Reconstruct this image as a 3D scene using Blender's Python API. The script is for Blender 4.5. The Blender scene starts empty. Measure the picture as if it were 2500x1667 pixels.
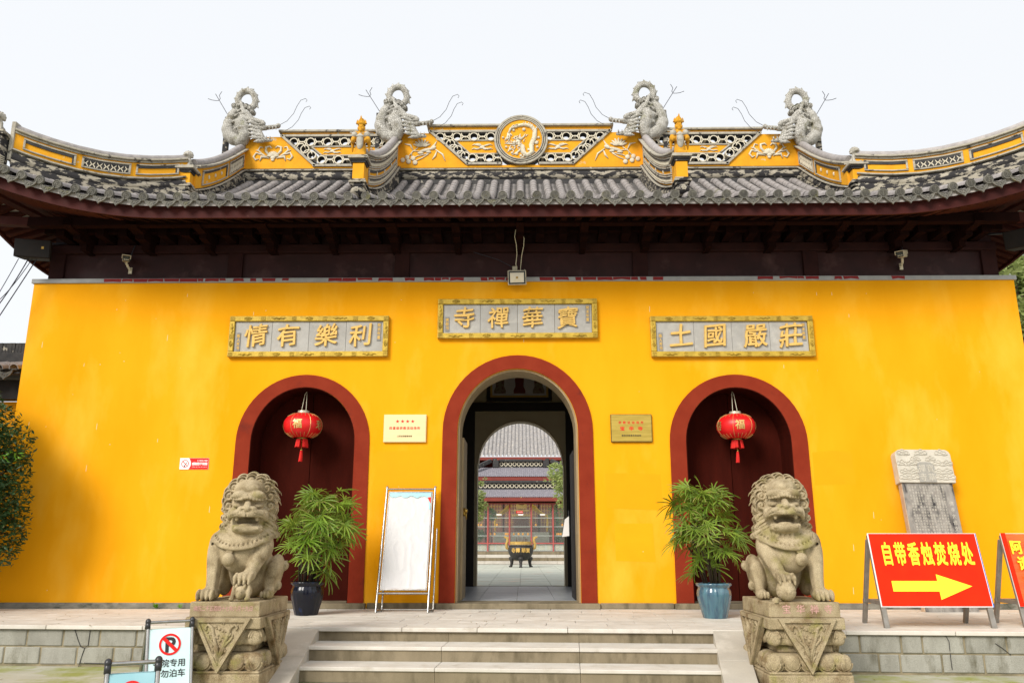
import bpy, math, random
import numpy as np
from mathutils import Vector, Matrix, Euler, noise as mnoise

random.seed(7)
rng = np.random.default_rng(11)
SC = bpy.context.scene
COL = SC.collection
PI = math.pi
R = math.radians

# ---------------------------------------------------------------- camera
PITCH, YAW = R(13.9), R(0.72)
CAM_LOC = Vector((0.08, -14.2, 1.37))
cam_data = bpy.data.cameras.new('camera')
cam_data.sensor_width = 36.0
cam_data.lens = 28.8
cam_data.clip_start = 0.1
cam_data.clip_end = 600
cam = bpy.data.objects.new('camera', cam_data)
cam.location = CAM_LOC
cam.rotation_euler = (PI / 2 + PITCH, 0, YAW)
COL.objects.link(cam)
SC.camera = cam

# ---------------------------------------------------------------- sky and sun (thin bright overcast)
SUN_EL, SUN_AZ = R(34), R(-33)          # azimuth measured from straight behind the camera, minus = from the left
world = bpy.data.worlds.new('World')
SC.world = world
world.use_nodes = True
wn, wl = world.node_tree.nodes, world.node_tree.links
wn.clear()
wo = wn.new('ShaderNodeOutputWorld')
wb = wn.new('ShaderNodeBackground')
sky = wn.new('ShaderNodeTexSky')
sky.sky_type = 'NISHITA'
sky.sun_disc = False
sky.sun_elevation = SUN_EL
sky.sun_rotation = PI + SUN_AZ
sky.dust_density = 4.0
hs = wn.new('ShaderNodeHueSaturation')
hs.inputs['Saturation'].default_value = 0.25
mx = wn.new('ShaderNodeMix')
mx.data_type = 'RGBA'
mx.inputs['Factor'].default_value = 0.85
mx.inputs['B'].default_value = (9.0, 9.25, 9.6, 1)   # the cloud veil
wl.new(sky.outputs['Color'], hs.inputs['Color'])
wl.new(hs.outputs['Color'], mx.inputs['A'])
wl.new(mx.outputs['Result'], wb.inputs['Color'])
wb.inputs['Strength'].default_value = 0.088
wl.new(wb.outputs['Background'], wo.inputs['Surface'])

sun_data = bpy.data.lights.new('sun', 'SUN')
sun_data.energy = 2.9
sun_data.angle = R(24)
sun_data.color = (1.0, 0.95, 0.87)
sun = bpy.data.objects.new('sun', sun_data)
# light travels: +X (from the left), +Y (from behind the camera), down
sd = Vector((math.sin(-SUN_AZ) * math.cos(SUN_EL), math.cos(SUN_AZ) * math.cos(SUN_EL), -math.sin(SUN_EL)))
sun.rotation_euler = sd.to_track_quat('-Z', 'Y').to_euler()
sun.location = (-10, -20, 20)
COL.objects.link(sun)

SC.view_settings.view_transform = 'Standard'
SC.view_settings.look = 'None'
SC.view_settings.gamma = 1
SC.view_settings.use_curve_mapping = False
SC.view_settings.exposure = 0.40
SC.render.engine = 'CYCLES'
SC.cycles.use_denoising = True
SC.cycles.max_bounces = 8
SC.cycles.diffuse_bounces = 5
SC.cycles.sample_clamp_indirect = 6

# ---------------------------------------------------------------- pixel -> world helper (photo pixels, 2500 x 1667)
_m = Euler((PI / 2 + PITCH, 0, YAW)).to_matrix()
_r, _u, _f = _m @ Vector((1, 0, 0)), _m @ Vector((0, 1, 0)), _m @ Vector((0, 0, -1))
def ray(px, py):
    return _f * 2000 + _r * (px - 1250) + _u * (833.5 - py)
def at(px, py, Y):
    d = ray(px, py)
    return CAM_LOC + d * ((Y - CAM_LOC.y) / d.y)
def atz(px, py, Z):
    d = ray(px, py)
    return CAM_LOC + d * ((Z - CAM_LOC.z) / d.z)

# ---------------------------------------------------------------- mesh builder
class MB:
    def __init__(s):
        s.v, s.f, s.m = [], [], []
        s.mi = 0
    def add(s, vs, fs):
        o = len(s.v)
        s.v.extend([tuple(p) for p in vs])
        s.f.extend([tuple(i + o for i in f) for f in fs])
        s.m.extend([s.mi] * len(fs))
        return s
    def boxmm(s, x0, x1, y0, y1, z0, z1):
        vs = [(x, y, z) for z in (z0, z1) for y in (y0, y1) for x in (x0, x1)]
        return s.add(vs, [(0, 2, 3, 1), (4, 5, 7, 6), (0, 1, 5, 4), (2, 6, 7, 3), (0, 4, 6, 2), (1, 3, 7, 5)])
    def box(s, c, d, rot=None):
        vs = [Vector((x * d[0] / 2, y * d[1] / 2, z * d[2] / 2)) for z in (-1, 1) for y in (-1, 1) for x in (-1, 1)]
        if rot is not None:
            mm = Euler(rot).to_matrix()
            vs = [mm @ p for p in vs]
        c = Vector(c)
        return s.add([p + c for p in vs], [(0, 2, 3, 1), (4, 5, 7, 6), (0, 1, 5, 4), (2, 6, 7, 3), (0, 4, 6, 2), (1, 3, 7, 5)])
    def beam(s, a, b, w, h, up=(0, 0, 1)):
        a, b, up = Vector(a), Vector(b), Vector(up)
        t = (b - a).normalized()
        n = t.cross(up).normalized()
        u = n.cross(t).normalized()
        vs = []
        for p in (a, b):
            vs += [p - n * w / 2 - u * h / 2, p + n * w / 2 - u * h / 2, p + n * w / 2 + u * h / 2, p - n * w / 2 + u * h / 2]
        return s.add(vs, [(0, 3, 2, 1), (4, 5, 6, 7), (0, 1, 5, 4), (1, 2, 6, 5), (2, 3, 7, 6), (3, 0, 4, 7)])
    def tube(s, pts, r, n=8, cap=True, ref=None):
        pts = [Vector(p) for p in pts]
        rs = r if hasattr(r, '__len__') else [r] * len(pts)
        N = len(pts)
        vs = []
        pu = None
        for i, p in enumerate(pts):
            t = (pts[min(i + 1, N - 1)] - pts[max(i - 1, 0)])
            t = t.normalized() if t.length > 1e-9 else Vector((0, 0, 1))
            if pu is None:
                a = Vector(ref) if ref is not None else (Vector((0, 0, 1)) if abs(t.z) < .9 else Vector((1, 0, 0)))
                pu = (a - t * a.dot(t)).normalized()
            else:
                pu = (pu - t * pu.dot(t))
                pu = pu.normalized() if pu.length > 1e-6 else Vector((1, 0, 0))
            w = t.cross(pu)
            for k in range(n):
                a = 2 * PI * k / n
                vs.append(p + (pu * math.cos(a) + w * math.sin(a)) * rs[i])
        fs = []
        for i in range(N - 1):
            for k in range(n):
                k2 = (k + 1) % n
                fs.append((i * n + k, i * n + k2, (i + 1) * n + k2, (i + 1) * n + k))
        if cap:
            fs.append(tuple(range(n - 1, -1, -1)))
            fs.append(tuple((N - 1) * n + k for k in range(n)))
        return s.add(vs, fs)
    def prism(s, poly, y0, y1, fn=None):
        """polygon in (a, b) extruded from y0 to y1; fn maps (a, y, b) to a point"""
        fn = fn or (lambda a, y, b: (a, y, b))
        n = len(poly)
        vs = [fn(a, y0, b) for a, b in poly] + [fn(a, y1, b) for a, b in poly]
        fs = [tuple(range(n)), tuple(range(2 * n - 1, n - 1, -1))]
        fs += [(i, i + n, (i + 1) % n + n, (i + 1) % n) for i in range(n)]
        return s.add(vs, fs)
    def lathe(s, prof, n=24, c=(0, 0, 0), flute=0, nf=0):
        vs, fs = [], []
        for (r, z) in prof:
            for k in range(n):
                a = 2 * PI * k / n
                rr = r * (1 + flute * math.cos(a * nf)) if flute else r
                vs.append((c[0] + rr * math.cos(a), c[1] + rr * math.sin(a), c[2] + z))
        for i in range(len(prof) - 1):
            for k in range(n):
                k2 = (k + 1) % n
                fs.append((i * n + k, i * n + k2, (i + 1) * n + k2, (i + 1) * n + k))
        return s.add(vs, fs)
    def ell(s, c, r, nu=12, nv=8, rot=None):
        r = r if hasattr(r, '__len__') else (r, r, r)
        vs, fs = [], []
        mm = Euler(rot).to_matrix() if rot is not None else None
        for j in range(nv + 1):
            b = PI * j / nv - PI / 2
            for i in range(nu):
                a = 2 * PI * i / nu
                p = Vector((r[0] * math.cos(b) * math.cos(a), r[1] * math.cos(b) * math.sin(a), r[2] * math.sin(b)))
                if mm: p = mm @ p
                vs.append(p + Vector(c))
        for j in range(nv):
            for i in range(nu):
                i2 = (i + 1) % nu
                fs.append((j * nu + i, j * nu + i2, (j + 1) * nu + i2, (j + 1) * nu + i))
        return s.add(vs, fs)
    def band(s, path, n0, n1, h0, h1, up=(0, 0, 1), nrm=None):
        """rectangle n0..n1 (sideways) x h0..h1 (up) swept along a path of base points"""
        up = Vector(up)
        P = [Vector(p) for p in path]
        vs = []
        for i, p in enumerate(P):
            t = P[min(i + 1, len(P) - 1)] - P[max(i - 1, 0)]
            n = Vector(nrm) if nrm is not None else Vector((t.y, -t.x, 0)).normalized()
            vs += [p + n * n0 + up * h0, p + n * n1 + up * h0, p + n * n1 + up * h1, p + n * n0 + up * h1]
        fs = [(0, 1, 2, 3), tuple(4 * (len(P) - 1) + k for k in (3, 2, 1, 0))]
        for i in range(len(P) - 1):
            for k in range(4):
                k2 = (k + 1) % 4
                fs.append((4 * i + k, 4 * i + 4 + k, 4 * i + 4 + k2, 4 * i + k2))
        return s.add(vs, fs)
    def ring(s, c, r0, r1, y0, y1, n=32, a0=0, a1=2 * PI):
        """flat ring in the XZ plane with thickness in Y"""
        full = abs(a1 - a0 - 2 * PI) < 1e-6
        k = n if full else n + 1
        vs = []
        for i in range(k):
            a = a0 + (a1 - a0) * i / n
            ca, sa = math.cos(a), math.sin(a)
            for rr, yy in ((r0, y0), (r1, y0), (r1, y1), (r0, y1)):
                vs.append((c[0] + rr * ca, c[1] + yy, c[2] + rr * sa))
        fs = []
        for i in range(n):
            j = (i + 1) % k
            for q in range(4):
                q2 = (q + 1) % 4
                fs.append((4 * i + q, 4 * i + q2, 4 * j + q2, 4 * j + q))
        if not full:
            fs += [(0, 3, 2, 1), tuple(4 * (k - 1) + q for q in range(4))]
        return s.add(vs, fs)
    def mirror_x(s):
        o = MB()
        o.v = [(-x, y, z) for x, y, z in s.v]
        o.f = [tuple(reversed(f)) for f in s.f]
        o.m = list(s.m)
        return o
    def xform(s, mm):
        s.v = [tuple(mm @ Vector(p)) for p in s.v]
        return s
    def mesh(s, name, mats, smooth=False, shift=None):
        me = bpy.data.meshes.new(name)
        v = s.v
        if shift is not None:
            v = [(x - shift[0], y - shift[1], z - shift[2]) for x, y, z in v]
        me.from_pydata(v, [], s.f)
        for m in (mats if isinstance(mats, (list, tuple)) else [mats]):
            me.materials.append(m)
        if any(s.m):
            me.polygons.foreach_set('material_index', s.m)
        if smooth:
            me.polygons.foreach_set('use_smooth', [True] * len(me.polygons))
            if smooth != True:
                me.set_sharp_from_angle(angle=R(smooth))
        me.update()
        return me

def world_loc(o):
    p = Vector((0, 0, 0))
    while o is not None:
        p += o.location
        o = o.parent
    return p
def link(name, me, parent=None, loc=(0, 0, 0), rot=None, scale=None):
    o = bpy.data.objects.new(name, me)
    COL.objects.link(o)
    if parent is not None: o.parent = parent
    o.location = loc
    if rot is not None: o.rotation_euler = rot
    if scale is not None: o.scale = scale
    return o
def part(name, mb, mats, parent=None, smooth=False, local=False, bevel=0, stuff=False):
    """links mb as ONE mesh object; coordinates are world unless local (parent then has no rotation)"""
    sh = None if (local or parent is None) else world_loc(parent)
    me = mb.mesh(name, mats, smooth, sh)
    o = link(name, me, parent)
    if bevel:
        b = o.modifiers.new('bevel', 'BEVEL')
        b.width = bevel; b.segments = 1 if bevel < .006 else 2; b.limit_method = 'ANGLE'
    if stuff: o['kind'] = 'stuff'
    return o
def tag(o, label, cat, group=None):
    o['label'] = label; o['category'] = cat
    if group: o['group'] = group
    return o
def thing(name, label, cat, loc=(0, 0, 0), rotz=0, group=None):
    o = bpy.data.objects.new(name, None)
    o.empty_display_size = .2
    COL.objects.link(o)
    o.location = loc; o.rotation_euler = (0, 0, rotz)
    return tag(o, label, cat, group)
def struct(name, mb, mats, smooth=False):
    o = part(name, mb, mats, None, smooth)
    o['kind'] = 'structure'
    return o
def copy_tree(o, parent=None):
    c = o.copy(); COL.objects.link(c)
    if parent is not None: c.parent = parent
    for ch in list(o.children): copy_tree(ch, c)
    return c
def piece(name, me, parent, wloc, rot=None, scale=None):
    """a repeated piece sharing mesh data, placed by world location"""
    return link(name, me, parent, Vector(wloc) - world_loc(parent), rot, scale)

# ---------------------------------------------------------------- materials
def mat(name, c1, c2=None, scale=6.0, rough=.75, metal=0.0, bump=0.0, bscale=40.0, spec=.3, lo=.35, hi=.65,
        stretch=(1, 1, 1), vary=0.0, c3=None, s3=2.0, lo3=.5, hi3=.62, speck=0.0, speck_scale=260, coords='world', coat=0.0,
        moss=None, moss_lo=.52, moss_hi=.66, moss_scale=3.0, bdetail=6):
    m = bpy.data.materials.new(name)
    m.use_nodes = True
    nt = m.node_tree; n = nt.nodes; l = nt.links
    bs = n['Principled BSDF']
    bs.inputs['Roughness'].default_value = rough
    bs.inputs['Metallic'].default_value = metal
    bs.inputs['Specular IOR Level'].default_value = spec
    if coat: bs.inputs['Coat Weight'].default_value = coat; bs.inputs['Coat Roughness'].default_value = .08
    col4 = lambda c: (c[0], c[1], c[2], 1)
    if coords == 'world':
        pos = n.new('ShaderNodeNewGeometry').outputs['Position']
    else:
        pos = n.new('ShaderNodeTexCoord').outputs['Object']
    mp = n.new('ShaderNodeMapping'); mp.inputs['Scale'].default_value = stretch
    l.new(pos, mp.inputs['Vector'])
    def nz(sc, det=6, vec=None, ro=.55):
        t = n.new('ShaderNodeTexNoise'); t.inputs['Scale'].default_value = sc
        t.inputs['Detail'].default_value = det; t.inputs['Roughness'].default_value = ro
        l.new(vec or mp.outputs['Vector'], t.inputs['Vector'])
        return t.outputs['Fac']
    def rngm(src, a, b, c=0.0, d=1.0):
        q = n.new('ShaderNodeMapRange'); q.inputs['From Min'].default_value = a; q.inputs['From Max'].default_value = b
        q.inputs['To Min'].default_value = c; q.inputs['To Max'].default_value = d
        l.new(src, q.inputs['Value']); return q.outputs['Result']
    def mixc(f, a, b):
        q = n.new('ShaderNodeMix'); q.data_type = 'RGBA'
        for nm, s in (('Factor', f), ('A', a), ('B', b)):
            if hasattr(s, 'is_linked'): l.new(s, q.inputs[nm])
            elif nm == 'Factor': q.inputs[nm].default_value = s
            else: q.inputs[nm].default_value = col4(s)
        return q.outputs['Result']
    col = col4(c1)
    cur = None
    if c2 is not None:
        cur = mixc(rngm(nz(scale), lo, hi), c1, c2)
    if c3 is not None:
        cur = mixc(rngm(nz(s3, 9, ro=.62), lo3, hi3), cur if cur is not None else c1, c3)
    if moss is not None:
        cur = mixc(rngm(nz(moss_scale, 8, vec=pos), moss_lo, moss_hi), cur if cur is not None else c1, moss)
    if speck:
        sp = rngm(nz(speck_scale, 2, vec=pos), .3, .7, 1 - speck, 1 + speck)
        q = n.new('ShaderNodeMix'); q.data_type = 'RGBA'; q.blend_type = 'MULTIPLY'; q.inputs['Factor'].default_value = 1
        if cur is not None: l.new(cur, q.inputs['A'])
        else: q.inputs['A'].default_value = col
        l.new(sp, q.inputs['B'])
        cur = q.outputs['Result']
    if vary:
        oi = n.new('ShaderNodeObjectInfo')
        vv = rngm(oi.outputs['Random'], 0, 1, 1 - vary, 1 + vary)
        q = n.new('ShaderNodeMix'); q.data_type = 'RGBA'; q.blend_type = 'MULTIPLY'; q.inputs['Factor'].default_value = 1
        if cur is not None: l.new(cur, q.inputs['A'])
        else: q.inputs['A'].default_value = col
        l.new(vv, q.inputs['B'])
        cur = q.outputs['Result']
    if cur is not None: l.new(cur, bs.inputs['Base Color'])
    else: bs.inputs['Base Color'].default_value = col
    if bump:
        b = n.new('ShaderNodeBump'); b.inputs['Strength'].default_value = bump; b.inputs['Distance'].default_value = .02
        l.new(nz(bscale, bdetail), b.inputs['Height'])
        l.new(b.outputs['Normal'], bs.inputs['Normal'])
    return m

def scale_bump(m, vscale=18, strength=.8, dist=.03):
    """adds overlapping-scale relief (cells) to a material"""
    nt = m.node_tree; n = nt.nodes; l = nt.links
    bs = n['Principled BSDF']
    g = n.new('ShaderNodeNewGeometry')
    v = n.new('ShaderNodeTexVoronoi'); v.feature = 'DISTANCE_TO_EDGE'; v.inputs['Scale'].default_value = vscale
    l.new(g.outputs['Position'], v.inputs['Vector'])
    q = n.new('ShaderNodeMapRange'); q.inputs['From Max'].default_value = .12
    l.new(v.outputs['Distance'], q.inputs['Value'])
    b = n.new('ShaderNodeBump'); b.inputs['Strength'].default_value = strength; b.inputs['Distance'].default_value = dist
    l.new(q.outputs['Result'], b.inputs['Height'])
    if bs.inputs['Normal'].is_linked:
        l.new(bs.inputs['Normal'].links[0].from_socket, b.inputs['Normal'])
    l.new(b.outputs['Normal'], bs.inputs['Normal'])
    return m

M = {}
M['yellow'] = mat('yellow_plaster', (.84, .375, .010), (.785, .325, .004), .9, .85, bump=.16, bscale=9, lo=.3, hi=.7, c3=(.86, .43, .035), s3=.8, lo3=.5, hi3=.72, spec=.06, stretch=(1.2, 1, .45))
M['yellow_old'] = mat('weathered_yellow_plaster', (.72, .34, .012), (.66, .29, .01), 5, .85, bump=.2, bscale=30, c3=(.52, .42, .28), s3=2.6, lo3=.635, hi3=.67)
M['statue'] = mat('faded_ochre_statue_paint', (.60, .30, .018), (.48, .22, .012), 14, .85, bump=.3, bscale=40, c3=(.30, .22, .12), s3=9, lo3=.58, hi3=.68)
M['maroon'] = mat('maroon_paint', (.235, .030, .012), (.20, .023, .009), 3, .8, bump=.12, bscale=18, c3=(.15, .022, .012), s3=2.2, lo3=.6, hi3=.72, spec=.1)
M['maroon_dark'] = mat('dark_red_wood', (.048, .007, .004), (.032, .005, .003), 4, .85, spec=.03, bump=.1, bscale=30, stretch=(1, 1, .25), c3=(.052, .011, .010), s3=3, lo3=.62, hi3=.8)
M['eave_shade'] = mat('eave_shade_tone', (.017, .0055, .0045), (.011, .004, .0035), 4, .9, spec=.05, bump=.1, bscale=30)  # brackets, purlins and inner rafters coloured near black to stand for eave shade
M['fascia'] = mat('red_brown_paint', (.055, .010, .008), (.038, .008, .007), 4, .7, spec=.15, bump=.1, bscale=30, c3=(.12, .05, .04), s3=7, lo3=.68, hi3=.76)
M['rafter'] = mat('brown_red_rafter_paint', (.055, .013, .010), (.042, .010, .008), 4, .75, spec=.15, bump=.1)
M['soffit_shade'] = mat('shade_toned_soffit', (.03, .010, .009), (.022, .008, .007), 6, .85, spec=.1)  # eave shade put into the colour of the central soffit; corners stay pale
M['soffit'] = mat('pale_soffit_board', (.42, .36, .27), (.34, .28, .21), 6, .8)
M['frieze'] = mat('purple_brown_panel_paint', (.040, .013, .013), (.026, .009, .009), 3, .55, spec=.22, bump=.35, bscale=5, c3=(.075, .036, .034), s3=2.5, lo3=.55, hi3=.75)
M['frieze_post'] = mat('brown_frieze_post_paint', (.034, .011, .010), (.024, .008, .008), 4, .7, spec=.12, bump=.1)
M['tile'] = mat('grey_clay_tile', (.35, .322, .31), (.25, .23, .222), 9, .8, bump=.25, bscale=40, c3=(.40, .36, .33), s3=5, lo3=.58, hi3=.72, vary=.15, moss=(.15, .145, .06), moss_lo=.66, moss_hi=.74, moss_scale=1.6)
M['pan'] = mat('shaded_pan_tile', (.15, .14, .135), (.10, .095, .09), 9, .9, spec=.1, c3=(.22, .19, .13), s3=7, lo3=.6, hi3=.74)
M['tile_dark'] = mat('moulded_eave_tile', (.165, .155, .13), (.10, .095, .085), 16, .85, bump=.5, bscale=60, c3=(.15, .14, .06), s3=6, lo3=.60, hi3=.74, vary=.15)
M['worn'] = mat('worn_black_and_white_stucco', (.38, .34, .27), (.30, .27, .21), 7, .85, bump=.4, bscale=30, c3=(.028, .026, .027), s3=8.5, lo3=.46, hi3=.50, stretch=(.6, .6, 1.3))
M['worn_light'] = mat('weathered_pale_stucco', (.42, .385, .31), (.32, .29, .235), 9, .85, bump=.35, bscale=40, c3=(.06, .055, .05), s3=7, lo3=.57, hi3=.66)
M['black_stucco'] = mat('black_painted_stucco', (.028, .027, .028), (.05, .047, .045), 8, .7, bump=.3, bscale=30, c3=(.36, .33, .27), s3=6, lo3=.62, hi3=.66)
M['ring_shade'] = mat('shade_toned_ring_inside', (.045, .043, .042), rough=.9, spec=.1)  # shadow inside the deep rings, put into the colour
M['relief_white'] = mat('white_stucco_relief', (.66, .60, .47), (.55, .49, .37), 12, .85, bump=.3, bscale=40)
M['dragon'] = scale_bump(mat('grey_stucco_scales', (.54, .52, .475), (.40, .38, .335), 5, .85, c3=(.20, .175, .12), s3=6, lo3=.55, hi3=.7, moss=(.2, .2, .085), moss_lo=.6, moss_hi=.75, moss_scale=4), 24, .75, .03)
M['dragon_plain'] = mat('grey_stucco', (.46, .43, .375), (.30, .28, .23), 7, .85, bump=.5, bscale=35, c3=(.17, .15, .11), s3=9, lo3=.55, hi3=.7)
M['wire'] = mat('dark_wire', (.03, .03, .045), rough=.5)
M['lion'] = mat('weathered_granite', (.46, .375, .24), (.34, .27, .165), 7, .88, bump=.55, bscale=150, speck=.34, speck_scale=150, spec=.12, c3=(.17, .125, .065), s3=4.2, lo3=.50, hi3=.70, moss=(.27, .235, .075), moss_lo=.55, moss_hi=.74, moss_scale=3.5)
M['plinth'] = mat('weathered_plinth_granite', (.42, .34, .215), (.31, .245, .145), 7, .88, bump=.6, bscale=120, speck=.36, speck_scale=130, spec=.15, c3=(.16, .10, .045), s3=5, lo3=.50, hi3=.70, moss=(.26, .235, .07), moss_lo=.57, moss_hi=.74, moss_scale=4.5)
M['pink'] = mat('faded_pink_letter_paint', (.62, .36, .33), (.5, .28, .24), 40, .8)
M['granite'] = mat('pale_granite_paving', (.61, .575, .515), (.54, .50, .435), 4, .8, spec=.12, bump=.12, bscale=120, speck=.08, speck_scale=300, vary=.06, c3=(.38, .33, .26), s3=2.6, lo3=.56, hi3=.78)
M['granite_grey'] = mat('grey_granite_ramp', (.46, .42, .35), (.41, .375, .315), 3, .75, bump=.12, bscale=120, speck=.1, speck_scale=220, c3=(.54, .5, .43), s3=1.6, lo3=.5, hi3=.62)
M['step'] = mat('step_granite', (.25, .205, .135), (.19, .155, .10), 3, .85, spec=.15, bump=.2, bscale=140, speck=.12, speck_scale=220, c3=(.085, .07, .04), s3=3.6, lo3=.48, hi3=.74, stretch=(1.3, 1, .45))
M['block'] = mat('grey_stone_block', (.33, .322, .28), (.27, .262, .225), 5, .88, bump=.4, bscale=110, speck=.2, speck_scale=160, vary=.10, spec=.12, c3=(.10, .09, .055), s3=3.2, lo3=.53, hi3=.74, stretch=(1.4, 1, .5))
M['joint'] = mat('dirty_mortar', (.30, .25, .16), (.15, .13, .08), 4, .9, bump=.3)
M['ground'] = mat('mossy_concrete', (.44, .42, .34), (.38, .36, .28), 3, .85, bump=.2, bscale=60, c3=(.26, .27, .07), s3=1.6, lo3=.46, hi3=.62, speck=.08)
M['brass'] = mat('pale_brass_plate', (.84, .66, .36), (.80, .62, .33), 2, .38, metal=.35, stretch=(1, 1, 12))
M['brass_dark'] = mat('tarnished_brass_plate', (.50, .36, .075), (.40, .28, .05), 6, .42, metal=.45, stretch=(.5, 1, 5))
M['brown_edge'] = mat('tarnished_plate_edge', (.10, .07, .02), (.2, .14, .04), 20, .6, metal=.3)
M['gold_frame'] = mat('gold_painted_frame', (.56, .38, .055), (.42, .28, .035), 9, .5, metal=.3, bump=.35, bscale=60, c3=(.27, .18, .03), s3=6, lo3=.56, hi3=.74)
M['gold'] = mat('gold_lettering', (.72, .47, .14), (.62, .39, .10), 14, .6, metal=.1)
M['slab'] = mat('grey_slate_slab', (.40, .385, .36), (.35, .335, .31), 7, .75, bump=.2, bscale=60, c3=(.46, .44, .40), s3=6, lo3=.55, hi3=.7, vary=.05)
M['slab_small'] = mat('dark_signature_slab', (.2, .195, .19), (.25, .24, .235), 20, .75)
M['red_print'] = mat('red_print', (.72, .012, .008), rough=.6)
M['red_bright'] = mat('red_vinyl', (.80, .022, .001), (.74, .017, .001), 4, .5, bump=.25, bscale=5, spec=.12, bdetail=2)
M['orange_vinyl'] = mat('orange_vinyl', (.88, .12, .006), (.80, .07, .006), 3, .38, bump=.9, bscale=7, spec=.5, bdetail=2, stretch=(.5, 1, 2.2))
M['yellow_print'] = mat('yellow_print', (.90, .78, .03), rough=.5)
M['white_print'] = mat('white_print', (.82, .80, .78), rough=.5)
M['black_print'] = mat('black_print', (.03, .028, .028), rough=.5)
M['grey_print'] = mat('grey_print', (.42, .45, .43), rough=.5)
M['blue_edge'] = mat('blue_board_edge', (.03, .16, .6), rough=.5)
M['steel'] = mat('brushed_steel', (.40, .39, .37), (.30, .29, .27), 20, .25, metal=.95, stretch=(1, 1, .2))
M['steel_dull'] = mat('grey_steel_bar', (.30, .28, .25), (.24, .22, .19), 10, .5, metal=.5, c3=(.3, .14, .05), s3=14, lo3=.68, hi3=.74)
M['black_plastic'] = mat('black_plastic', (.02, .02, .022), rough=.35, spec=.5)
M['speaker'] = mat('dark_speaker_cabinet', (.018, .014, .013), (.014, .012, .012), 8, .7, spec=.15, bump=.2, bscale=150)
M['cam_white'] = mat('dirty_cream_housing', (.62, .56, .43), (.5, .44, .32), 20, .45, c3=(.12, .1, .06), s3=22, lo3=.56, hi3=.68)
M['cam_black'] = mat('black_lens_glass', (.012, .012, .014), rough=.12, spec=.6)
M['banner'] = mat('white_wrinkled_banner', (.57, .555, .55), rough=.5, bump=.9, bscale=5.0, bdetail=3, stretch=(1, 1, .7), spec=.35)
M['paleblue'] = mat('pale_blue_print', (.30, .52, .55), (.38, .58, .60), 3, .5)
M['sign_blue'] = mat('pale_aqua_board', (.55, .76, .76), (.68, .84, .85), 2.2, .35, spec=.4)
M['sign_blue2'] = mat('aqua_board', (.27, .50, .56), (.38, .60, .66), 2.2, .3, spec=.4)
M['lantern'] = mat('red_lantern_silk', (.72, .012, .012), (.62, .008, .01), 8, .4, spec=.4)
M['lantern_gold'] = mat('gold_lantern_print', (.72, .50, .20), (.6, .38, .12), 30, .35, metal=.4)
M['tassel'] = mat('red_tassel', (.68, .015, .008), (.5, .008, .006), 60, .7, stretch=(1, 1, .05))
M['pale_metal'] = mat('pale_lantern_collar', (.6, .55, .42), (.4, .36, .26), 40, .4, metal=.4)
M['stele_head'] = mat('pale_carved_stone', (.56, .52, .44), (.48, .445, .37), 8, .85, bump=.3, bscale=60)
M['stele'] = mat('inked_stone_tablet', (.31, .285, .25), (.20, .18, .16), 8, .7, bump=.2, bscale=60, c3=(.03, .028, .03), s3=3.6, lo3=.48, hi3=.62, stretch=(1.6, 1, .55))
M['stele_edge'] = mat('rough_stone_edge', (.50, .38, .27), (.42, .31, .22), 10, .85, bump=.3)
M['pot_dark'] = mat('dark_blue_glaze', (.004, .005, .013), (.007, .008, .012), 9, .2, spec=.3, stretch=(1, 1, .3), c3=(.02, .04, .12), s3=6, lo3=.55, hi3=.75, coat=.12)
M['pot_blue'] = mat('blue_drip_glaze', (.03, .075, .12), (.07, .17, .21), 16, .18, spec=.6, stretch=(1, 1, .16), c3=(.012, .03, .11), s3=4, lo3=.56, hi3=.72, coat=.6)
M['soil'] = mat('dark_soil', (.04, .03, .02), rough=.95)
M['stem'] = mat('fibrous_cane', (.055, .04, .022), (.035, .025, .015), 30, .8)
def leafmat(name, c1, c2, rough=.45, trans=.25):
    m = mat(name, c1, c2, 2.5, rough, vary=.28, spec=.4)
    nt = m.node_tree; n = nt.nodes; l = nt.links
    bs = n['Principled BSDF']; out = n['Material Output']
    tr = n.new('ShaderNodeBsdfTranslucent'); mxs = n.new('ShaderNodeMixShader'); mxs.inputs['Fac'].default_value = trans
    src = bs.inputs['Base Color'].links[0].from_socket
    l.new(src, tr.inputs['Color']); l.new(bs.outputs[0], mxs.inputs[1]); l.new(tr.outputs[0], mxs.inputs[2])
    l.new(mxs.outputs[0], out.inputs['Surface'])
    return m
M['palm'] = leafmat('palm_leaf', (.13, .235, .02), (.24, .34, .05), .35, .35)
M['palm_dry'] = leafmat('palm_leaf_dry_tip', (.32, .27, .08), (.24, .24, .06), .6, .3)
M['bush'] = leafmat('dark_green_leaf', (.022, .058, .018), (.042, .088, .022), .4, .08)
M['bush_young'] = leafmat('young_green_leaf', (.13, .30, .02), (.10, .24, .02), .45, .3)
M['tree'] = leafmat('light_green_leaf', (.34, .42, .13), (.44, .50, .20), .6, .45)
M['bark'] = mat('bark', (.09, .065, .04), (.06, .045, .03), 12, .9, bump=.5, bscale=30)
M['tan_wood'] = mat('bare_tan_wood', (.36, .27, .15), (.27, .2, .11), 6, .6, stretch=(3, 3, .4), bump=.15)
M['grey_strip'] = mat('grey_cement_strip', (.36, .36, .36), (.31, .31, .31), 8, .8, bump=.15)
M['dull_red'] = mat('dull_red_brick_paint', (.24, .018, .02), (.2, .016, .018), 12, .75)
M['plinth_strip'] = mat('mouldy_wall_foot', (.24, .225, .185), (.15, .14, .11), 5, .85, bump=.3, bscale=60, c3=(.055, .06, .04), s3=3.2, lo3=.52, hi3=.66, stretch=(1, 1, 2))
M['inner_wall'] = mat('dim_inner_plaster', (.42, .36, .24), (.38, .32, .21), 2, .85)
M['inner_floor'] = mat('grey_floor_tile', (.26, .27, .29), (.22, .235, .25), 3, .35, vary=.08)
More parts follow.
